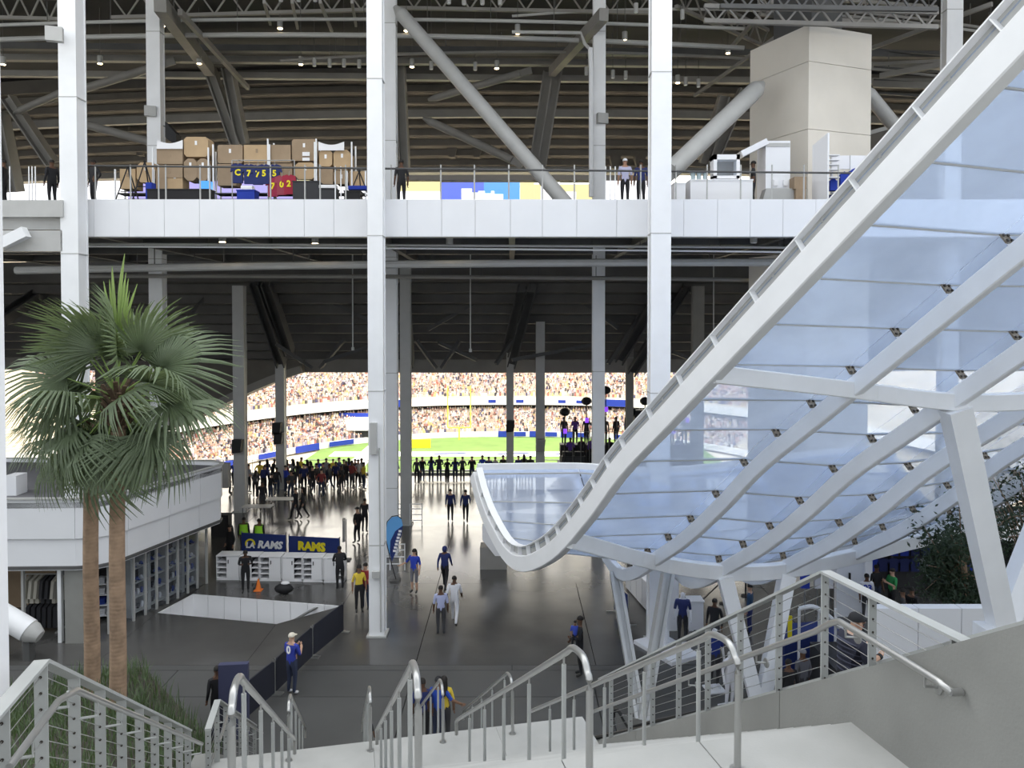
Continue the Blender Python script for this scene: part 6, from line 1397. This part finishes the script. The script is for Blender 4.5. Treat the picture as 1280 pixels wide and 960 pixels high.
# white door panel and jersey rack left of it
x0, x1 = P(1046, 700, 27.5).x, P(1080, 700, 27.5).x; t = thing('white_partition', 'white partition with black handle left of the people at right', 'partition', ((x0+x1)/2, 27.5, 0)); MB().bx(x0, x1, 27.5, 27.7, 0, 2.6).build('panel', PANELW, t); MB().bx(x1-0.55, x1-0.5, 27.42, 27.5, 1.3, 1.6).build('handle', BLACK, t); MB().bx(x1, x1+0.18, 27.4, 27.7, 0, 2.8).build('jamb', PRINTW, t)
for i, (px0, px1, c, lab) in enumerate(((998, 1016, RB, 'blue jersey display left of the white partition'), (1016, 1030, WH, 'white jersey display beside the blue one'), (1030, 1045, WH, 'white and grey jersey display next to the partition'))):
    Y = 25.5; a0 = P(px0, 735, Y); a1 = P(px1, 706, Y); w_ = a1.x-a0.x; zc = a1.z; t = thing('jersey_stand', lab, 'display', ((a0.x+a1.x)/2, Y, 0)); xm = (a0.x+a1.x)/2
    MB().prism([(xm-w_*0.3, Y, zc-0.8), (xm+w_*0.3, Y, zc-0.8), (xm+w_*0.3, Y, zc-0.25), (xm+w_*0.55, Y, zc-0.3), (xm+w_*0.4, Y, zc-0.02), (xm+0.05, Y, zc+0.03), (xm-0.05, Y, zc+0.03), (xm-w_*0.4, Y, zc-0.02), (xm-w_*0.55, Y, zc-0.3), (xm-w_*0.3, Y, zc-0.25)], (0, 0.12, 0)).build('jersey', plain(c), t)
    MB().tube([(xm, Y+0.06, 0), (xm, Y+0.06, zc)], 0.025, 6).build('pole', STAIN, t); MB().box((xm, Y+0.06, 0.02), (0.4, 0.4, 0.04)).build('foot', DARKST, t)
# navy drum kiosk with white rack near the balustrade
p = FL(1008, 830); t = thing('navy_stall', 'navy stall table with white tube rack behind the right balustrade', 'stall', tuple(p)); MB().box((p.x, p.y, 0.55), (2.1, 1.0, 1.1), 0.2).build('table', NAVY, t)
MB().box((p.x-0.75, p.y-0.62, 0.9), (0.12, 0.05, 1.7)).build('yellow_stripe', YELLOW, t)
for x in (-0.5, 0.1, 0.6): MB().tube([(p.x+x, p.y-0.7, 0), (p.x+x, p.y-0.7, 2.0)], 0.045, 8).build('rack_post', WHITE, t)
MB().tube(crom([(p.x-0.5, p.y-0.7, 2.0), (p.x-0.1, p.y-0.75, 2.08), (p.x+0.3, p.y-0.8, 1.85), (p.x+0.75, p.y-0.8, 1.4)], 4), 0.07, 8).build('rack_rail', WHITE, t, True)

# ================================================================== BALCONY GOODS
DZ = 14.85
def octbox(px0, px1, py0, py1, Y, label, m, ch=0.0, dp=0.6):
    a = P(px0, py1, Y); b = P(px1, py0, Y); t = thing('cardboard_box', label, 'box', ((a.x+b.x)/2, Y+dp/2, a.z)); c = ch
    pl = [(a.x+c, Y, a.z), (b.x-c, Y, a.z), (b.x, Y, a.z+c), (b.x, Y, b.z-c), (b.x-c, Y, b.z), (a.x+c, Y, b.z), (a.x, Y, b.z-c), (a.x, Y, a.z+c)] if c else [(a.x, Y, a.z), (b.x, Y, a.z), (b.x, Y, b.z), (a.x, Y, b.z)]
    MB().prism(pl, (0, dp, 0)).build('carton', m, t)
    xm = (a.x+b.x)/2; MB().bx(xm-0.04, xm+0.04, Y-0.01, Y, b.z-0.3, b.z-0.15).build('tape', PRINTW if ch else CARDD, t)
    return t
YB_ = 28.6
boxes = [(196, 228, 186, 205, CARDD, 0), (196, 228, 206, 222, CARDD, 0), (230, 260, 171, 196, CARD, 0.10), (230, 246, 198, 226, CARDD, 0.14), (246, 261, 198, 226, CARDD, 0.14), (209, 228, 213, 240, CARD, 0.1), (195, 208, 213, 240, CARDD, 0),
         (272, 303, 181, 204, CARDD, 0.05), (305, 337, 181, 203, CARD, 0.0), (338, 363, 181, 203, CARDD, 0.0), (272, 295, 205, 232, CARDD, 0), (365, 395, 174, 201, CARDD, 0.06), (369, 394, 203, 224, CARD, 0.12), (399, 415, 188, 208, CARD, 0.08), (417, 438, 187, 212, CARD, 0.13), (398, 416, 210, 230, CARDD, 0), (417, 436, 213, 230, CARDD, 0.1), (437, 456, 214, 234, CARD, 0.0), (150, 169, 211, 236, CARD, 0), (171, 194, 203, 228, CARD, 0.14), (340, 365, 204, 222, CARDD, 0), (305, 337, 204, 216, CARDD, 0)]
for i, (a, b, c, d, m, ch) in enumerate(boxes):
    octbox(a, b, c, d, YB_ + 0.02*(i % 3), '%s carton in the balcony wall of boxes, %s listed from the %s' % ('tan' if m == CARD else 'brown', 'topmost' if c < 190 else 'lower', 'left') if False else '%s cardboard carton on the balcony, %s' % ('light tan' if m == CARD else 'dull brown', ['upper at left under the white cloth', 'middle at left under the white cloth', 'tallest at left, with cut corners', 'narrow, below the tallest left carton, left one', 'narrow, below the tallest left carton, right one', 'low at left with cut corners', 'lowest at far left of the stack', 'top, right of the tallest left carton', 'top, above the hanging blue jerseys', 'top, left of the tall centre carton', 'lower, left of the hanging blue jerseys', 'tall with two white stickers', 'with cut corners below the stickered carton', 'upper under the right white cloth', 'upper rightmost with cut corners', 'lower under the right white cloth', 'lower rightmost with cut corners', 'beside the small black tripod', 'behind the left black easel', 'behind the right black easel', 'below the top row, left of the stickered carton', 'middle row above the blue jerseys'][i]), m, ch)
# racks that carry them
for i, (a, b) in enumerate(((195, 262), (270, 338), (338, 396), (396, 440), (148, 194), (436, 457))):
    p0, p1 = P(a, 240, YB_+0.1), P(b, 240, YB_+0.1); hz = [P(0, y, YB_).z for y in (185, 181, 174, 178, 212, 214)][i]
    t = thing('storage_rack', 'grey storage rack carrying the cartons on the balcony, %s from the left' % ['second', 'third', 'fourth', 'fifth', 'first', 'sixth'][i], 'rack', ((p0.x+p1.x)/2, YB_+0.3, DZ))
    for x in (p0.x-0.03, p1.x+0.03):
        for y in (YB_-0.06, YB_+0.66): MB().bx(x-0.025, x+0.025, y-0.025, y+0.025, DZ, hz).build('upright', WHITE, t)
    for z in (DZ+0.3, P(0, 241, YB_).z-0.04): MB().bx(p0.x, p1.x, YB_, YB_+0.6, z, z+0.04).build('shelf_board', DARKST, t)
for i, (a, b, c, d) in enumerate(((196, 228, 175, 186), (398, 430, 177, 188))):
    p0, p1 = P(a, d, YB_-0.05), P(b, c, YB_-0.05); k = 8; top = [V((p0.x+(p1.x-p0.x)*j/k, YB_-0.05, p1.z-0.12*math.sin(math.pi*j/k))) for j in range(k+1)]
    MBt = MB().prism([V((p0.x, YB_-0.05, p0.z)), V((p1.x, YB_-0.05, p0.z))] + top[::-1], (0, 0.03, 0)); tag(MBt.build('white_cloth', PRINTW), ['white sagging cloth over the left cartons', 'white sagging cloth over the right cartons'][i], 'cloth')
for (a, b, c, d) in ((378, 387, 190, 195), (378, 387, 197, 201)): p0, p1 = P(a, d, YB_-0.02), P(b, c, YB_-0.02); MB().bx(p0.x-0, p1.x, YB_-0.03, YB_-0.005, p0.z, p1.z).build('sticker', PRINTW, [o for o in bpy.data.objects if o.name.startswith('cardboard_box') and 'two white stickers' in o.get('label', '')][0])
# hanging jerseys
def jersey(px_, py_, Y, c, label, s=1.0, num=None, grp=None, nc=None):
    p = P(px_, py_, Y); w_ = 0.3*s; pts = [(-w_*0.62, -0.75*s), (w_*0.62, -0.75*s), (w_*0.6, -0.28*s), (w_*0.95, -0.33*s), (w_*0.8, -0.06*s), (0.07*s, 0), (0, -0.05*s), (-0.07*s, 0), (-w_*0.8, -0.06*s), (-w_*0.95, -0.33*s), (-w_*0.6, -0.28*s)]
    t = thing('hanging_jersey', label, 'jersey', tuple(p), grp); MB().prism([(p.x+x, Y, p.z+z) for x, z in pts], (0, 0.08, 0)).build('jersey', plain(c), t)
    MB().tube([(p.x, Y+0.04, p.z-0.03), (p.x, Y+0.04, p.z+0.1), (p.x+0.05, Y+0.04, p.z+0.14)], 0.008, 5).build('hanger', STAIN, t)
    if num: part('number', text_mesh(num, 0.32*s, nc or YELLOW, 0, 0.012), t, (0, -0.012, -0.36*s), (math.pi/2, 0, 0))
for i, (a, b, c, nn, lab) in enumerate(((297, 204, NV, 'C', 'navy jersey at the left of the hanging jerseys'), (311, 205, NV, '7', 'navy jersey numbered seven'), (322, 206, NV, '7', 'navy jersey half behind the jersey five'), (330, 205, NV, '5', 'navy jersey numbered five'), (343, 205, NV, '5', 'navy jersey hanging rightmost of the navy ones'), (341, 221, (0.3,0.02,0.06), '7', 'red jersey hanging low, left one'), (352, 219, (0.32,0.05,0.08), '0', 'red and blue jersey hanging low, middle'), (361, 218, (0.35,0.02,0.05), '2', 'red jersey hanging low, right one'))):
    jersey(a, b, 27.9-0.02*(i % 4), c, lab + ' on the balcony', 0.95, nn)
gr2 = thing('jersey_rail', 'thin rail carrying the jerseys on the balcony', 'rack', tuple(P(328, 240, 27.95)))
MB().tube([P(290, 200.5, 27.97), P(368, 200.5, 27.97)], 0.02, 6).build('rail', STAIN, gr2)
for x in (290, 368): q = P(x, 200.5, 27.97); MB().tube([(q.x, q.y, DZ), q], 0.02, 6).build('upright', STAIN, gr2)
# dark display tables with goods
for i, (a, b, top, c, lab) in enumerate(((184, 262, 236, BLACK, 'black display table left on the balcony'), (296, 318, 237, ROYAL, 'blue crate on the balcony under the navy jerseys'), (366, 398, 226, DARKC, 'charcoal display table centre on the balcony'), (398, 420, 235, DARKC, 'dark display table with white top on the balcony'), (430, 450, 238, BLACK, 'black display table right end on the balcony'))):
    p0, p1 = P(a, 248, 27.4), P(b, top, 27.4); t = thing('display_table', lab, 'table', ((p0.x+p1.x)/2, 27.6, DZ)); MB().bx(p0.x, p1.x, 27.4, 27.9, DZ+0.1, p1.z-0.04).build('skirt', c, t); MB().bx(p0.x-0.02, p1.x+0.02, 27.38, 27.92, p1.z-0.04, p1.z).build('top', c, t)
    for x in (p0.x+0.05, p1.x-0.05): MB().bx(x-0.03, x+0.03, 27.5, 27.8, DZ, DZ+0.1).build('foot', DARKST, t)
for i, (a, b, c, d, m, lab) in enumerate(((398, 420, 231, 236, PRINTW, 'white box lying on the dark display table'), (371, 387, 225, 235, mat('cream_cloth', (0.75,0.68,0.4), 0.8), 'cream folded cloth on the charcoal table'), (249, 262, 226, 236, SCRC, 'lit blue screen panel on the balcony goods'), (435, 458, 232, 237, ROYAL, 'blue package at the right end of the balcony goods'), (301, 315, 232, 237, PRINTW, 'white cap box under the jerseys'), (182, 190, 228, 246, ROYAL, 'blue folded chair leaning by the easels'))):
    p0, p1 = P(a, d, 27.45), P(b, c, 27.45); p0.z = DZ if 'chair' in lab else p0.z; o = MB().bx(p0.x, p1.x, 27.45, 27.75, p0.z, p1.z).bx(p0.x+0.02, p1.x-0.02, 27.43, 27.45, p0.z+0.03, p1.z-0.03); tag(o.build('package', [m]), lab, 'package')
def easel(px_, top, label, Y=27.6):
    p = P(px_, top, Y); t = thing('tripod_easel', label, 'tripod', (p.x, Y, DZ))
    for dx, dy in ((-0.45, -0.1), (0.45, -0.1), (0, 0.5)): MB().bar(p, (p.x+dx, Y+dy, DZ), 0.035).build('leg', BLACK, t)
    MB().bar((p.x-0.25, Y-0.06, p.z-0.9), (p.x+0.25, Y-0.06, p.z-0.9), 0.03).build('tray', BLACK, t); MB().ball(p, 0.05, 8, 5).build('head', BLACK, t)
easel(160, 208, 'left black easel on the balcony'); easel(181, 202, 'right black easel on the balcony'); easel(449, 214, 'small black tripod right of the cartons')
p = P(213, 170, 34.8); t = thing('hanging_speaker', 'black loudspeaker hanging behind the left cartons', 'speaker', tuple(p)); MB().prism([(p.x-0.15, 34.6, p.z+0.6), (p.x-0.15, 34.6, p.z-0.1), (p.x+0.35, 34.6, p.z-0.5), (p.x+0.35, 34.6, p.z+0.05)], (0, 0.5, 0)).build('cabinet', BLACK, t); MB().bar((p.x-0.4, 35.0, p.z+0.5), (p.x-0.1, 34.9, p.z+0.4), 0.06).build('bracket', DARKST, t)
# counters and booth right
def wbox(px0, px1, py0, py1, Y, dp, name, label, m=PRINTW, cat='counter', floor_=True):
    a = P(px0, py1, Y); b = P(px1, py0, Y); z0 = DZ if floor_ else a.z; t = thing(name, label, cat, ((a.x+b.x)/2, Y+dp/2, z0))
    MB().bx(a.x, b.x, Y, Y+dp, z0, b.z-0.05).build('body', m, t); MB().bx(a.x-0.02, b.x+0.02, Y-0.02, Y+dp+0.02, b.z-0.05, b.z).build('top', m, t); return t
wbox(843, 857, 228, 250, 27.4, 0.7, 'sales_counter', 'small white counter beside the right column on the balcony')
wbox(863, 941, 224, 250, 27.4, 0.8, 'sales_counter', 'long white sales counter on the balcony right of the column')
t = thing('display_case', 'white framed display case on the balcony counter', 'display case', tuple(P(908, 222, 27.6)))
p0, p1 = P(892, 223, 27.6), P(925, 193, 27.6); fw = 0.12
for (a, b, c, d) in ((p0.x, p0.x+fw, p0.z, p1.z), (p1.x-fw, p1.x, p0.z, p1.z), (p0.x, p1.x, p1.z-0.18, p1.z), (p0.x, p1.x, p0.z, p0.z+0.1)): MB().bx(a, b, 27.6, 28.1, c, d).build('frame', PRINTW, t)
MB().bx(p0.x+fw, p1.x-fw, 28.0, 28.1, p0.z, p1.z).build('back', STEELG, t); MB().bx(p0.x+fw, p1.x-fw, 27.62, 27.64, p0.z+0.1, p1.z-0.18).build('pane', GLASS, t)
t = thing('glass_jars', 'low glass case with pale jars on the balcony counter', 'display case', tuple(P(875, 222, 27.6))); p0, p1 = P(864, 223, 27.5), P(887, 214, 27.5)
MB().bx(p0.x, p1.x, 27.5, 27.9, p1.z-0.03, p1.z).build('lid', GREYW, t)
for k in range(3): x = p0.x+(p1.x-p0.x)*(k+0.5)/3; MB().tube([(x, 27.7, p0.z), (x, 27.7, p1.z-0.03)], 0.09, 10).build('jar', plain((0.45,0.55,0.58), 0.2), t)
bt = thing('white_booth', 'white booth with sloping arm and tall panel in front of the pier', 'booth', tuple(P(957, 240, 28.4)))
p0, p1 = P(957, 236, 28.4), P(988, 176, 28.4); MB().bx(p0.x, p1.x, 28.4, 29.4, DZ, p1.z).build('tall_panel', PANELW, bt); MB().bx(p0.x+0.02, p1.x-0.02, 28.38, 28.4, p1.z-0.22, p1.z-0.08).build('grey_band', GREYW, bt)
MB().bar(P(925, 194, 28.6), P(957, 178, 28.6), 0.5, 0.22).build('sloping_arm', PANELW, bt)
p0, p1 = P(950, 250, 28.2), P(994, 236, 28.2); MB().prism([(p0.x, 28.1, DZ), (p1.x, 28.1, DZ), (p1.x+0.05, 28.1, p1.z), (p0.x+0.2, 28.1, p1.z)], (0, 0.5, 0)).build('front_desk', GREYW, bt)
for (a, b) in ((967, 972), (979, 984)): q0, q1 = P(a, 232, 28.35), P(b, 225, 28.35); MB().bx(q0.x, q1.x, 28.3, 28.4, q0.z, q1.z).build('lamp_square', PRINTW, bt)
for i, (a, b, c, d) in enumerate(((993, 1008, 221, 236), (995, 1007, 236, 250))): octbox(a, b, c, d, 27.9, ['brown carton beside the white booth, upper', 'brown carton beside the white booth, lower'][i], CARDD, 0)
t = thing('white_screen', 'tall white folding screen on the balcony in front of the pier', 'screen', tuple(P(1025, 245, 27.8))); a = P(1015, 245, 28.3); b = P(1034, 245, 27.6)
MB().prism([(a.x, a.y, DZ), (b.x, b.y, DZ), (b.x, b.y, P(0, 166, 27.6).z), (a.x, a.y, P(0, 182, 28.3).z)], (0.03, 0.05, 0)).build('leaf', PRINTW, t); MB().bx(b.x, b.x+0.06, b.y, b.y+0.1, DZ, P(0, 166, 27.6).z).build('edge_post', WHITE, t)
for k, py_ in enumerate((194, 200, 206, 212, 222)): q = P(1036, py_, 27.7); MB().bx(q.x, q.x+0.4, 27.7, 28.0, q.z, q.z+0.03).build('shelf_arm', PRINTW, t)
t = thing('goods_rack', 'white grid rack with blue merchandise right of the folding screen', 'rack', tuple(P(1070, 245, 28))); p0, p1 = P(1040, 250, 28.2), P(1088, 194, 28.2)
for x in (p0.x, (p0.x+p1.x)/2, p1.x): MB().bx(x-0.03, x+0.03, 28.2, 28.3, DZ, p1.z).build('upright', WHITE, t)
for x0, x1 in ((p0.x, (p0.x+p1.x)/2-0.04), ((p0.x+p1.x)/2+0.04, p1.x)): MB().bx(x0, x1, 28.25, 28.3, P(0, 211, 28.2).z, p1.z).build('white_board', PRINTW, t)
MB().bx(p0.x, p1.x, 28.0, 28.6, P(0, 242, 28.2).z-0.04, P(0, 242, 28.2).z).build('shelf_board', DARKST, t)
for i, (a, b, c, d) in enumerate(((1037, 1048, 222, 238), (1050, 1062, 214, 237), (1062, 1075, 210, 236), (1075, 1088, 211, 236), (1038, 1056, 240, 248), (1060, 1080, 241, 248))):
    p0, p1 = P(a, d, 27.9), P(b, c, 27.9); o = MB().bx(p0.x+0.02, p1.x-0.02, 27.9, 28.15, p0.z, p1.z-0.1).prism([(p0.x+0.06, 27.92, p1.z-0.1), (p1.x-0.06, 27.92, p1.z-0.1), ((p0.x+p1.x)/2, 27.92, p1.z)], (0, 0.2, 0)); tag(o.build('blue_bag', [ROYAL if i < 4 else NAVY]), 'blue merchandise bag on the white grid rack, %s from the left' % ORD[i] if i < 4 else 'navy bag on the lower board of the grid rack, %s' % ['left', 'right'][i-4], 'bag')
t = thing('mirror_stand', 'grey dressing mirror at the right end of the balcony goods', 'mirror', tuple(P(1098, 245, 28))); p0, p1 = P(1090, 248, 28), P(1104, 195, 28); MB().prism([(p0.x, 28, DZ), (p1.x, 28, DZ), (p1.x, 28.1, p1.z), (p0.x, 28.1, p1.z-0.2)], (0, 0.05, 0)).build('glass', GREYW, t); MB().ball(P(1095, 205, 27.95), 0.12, 8, 6).build('lamp', PRINTW, t)
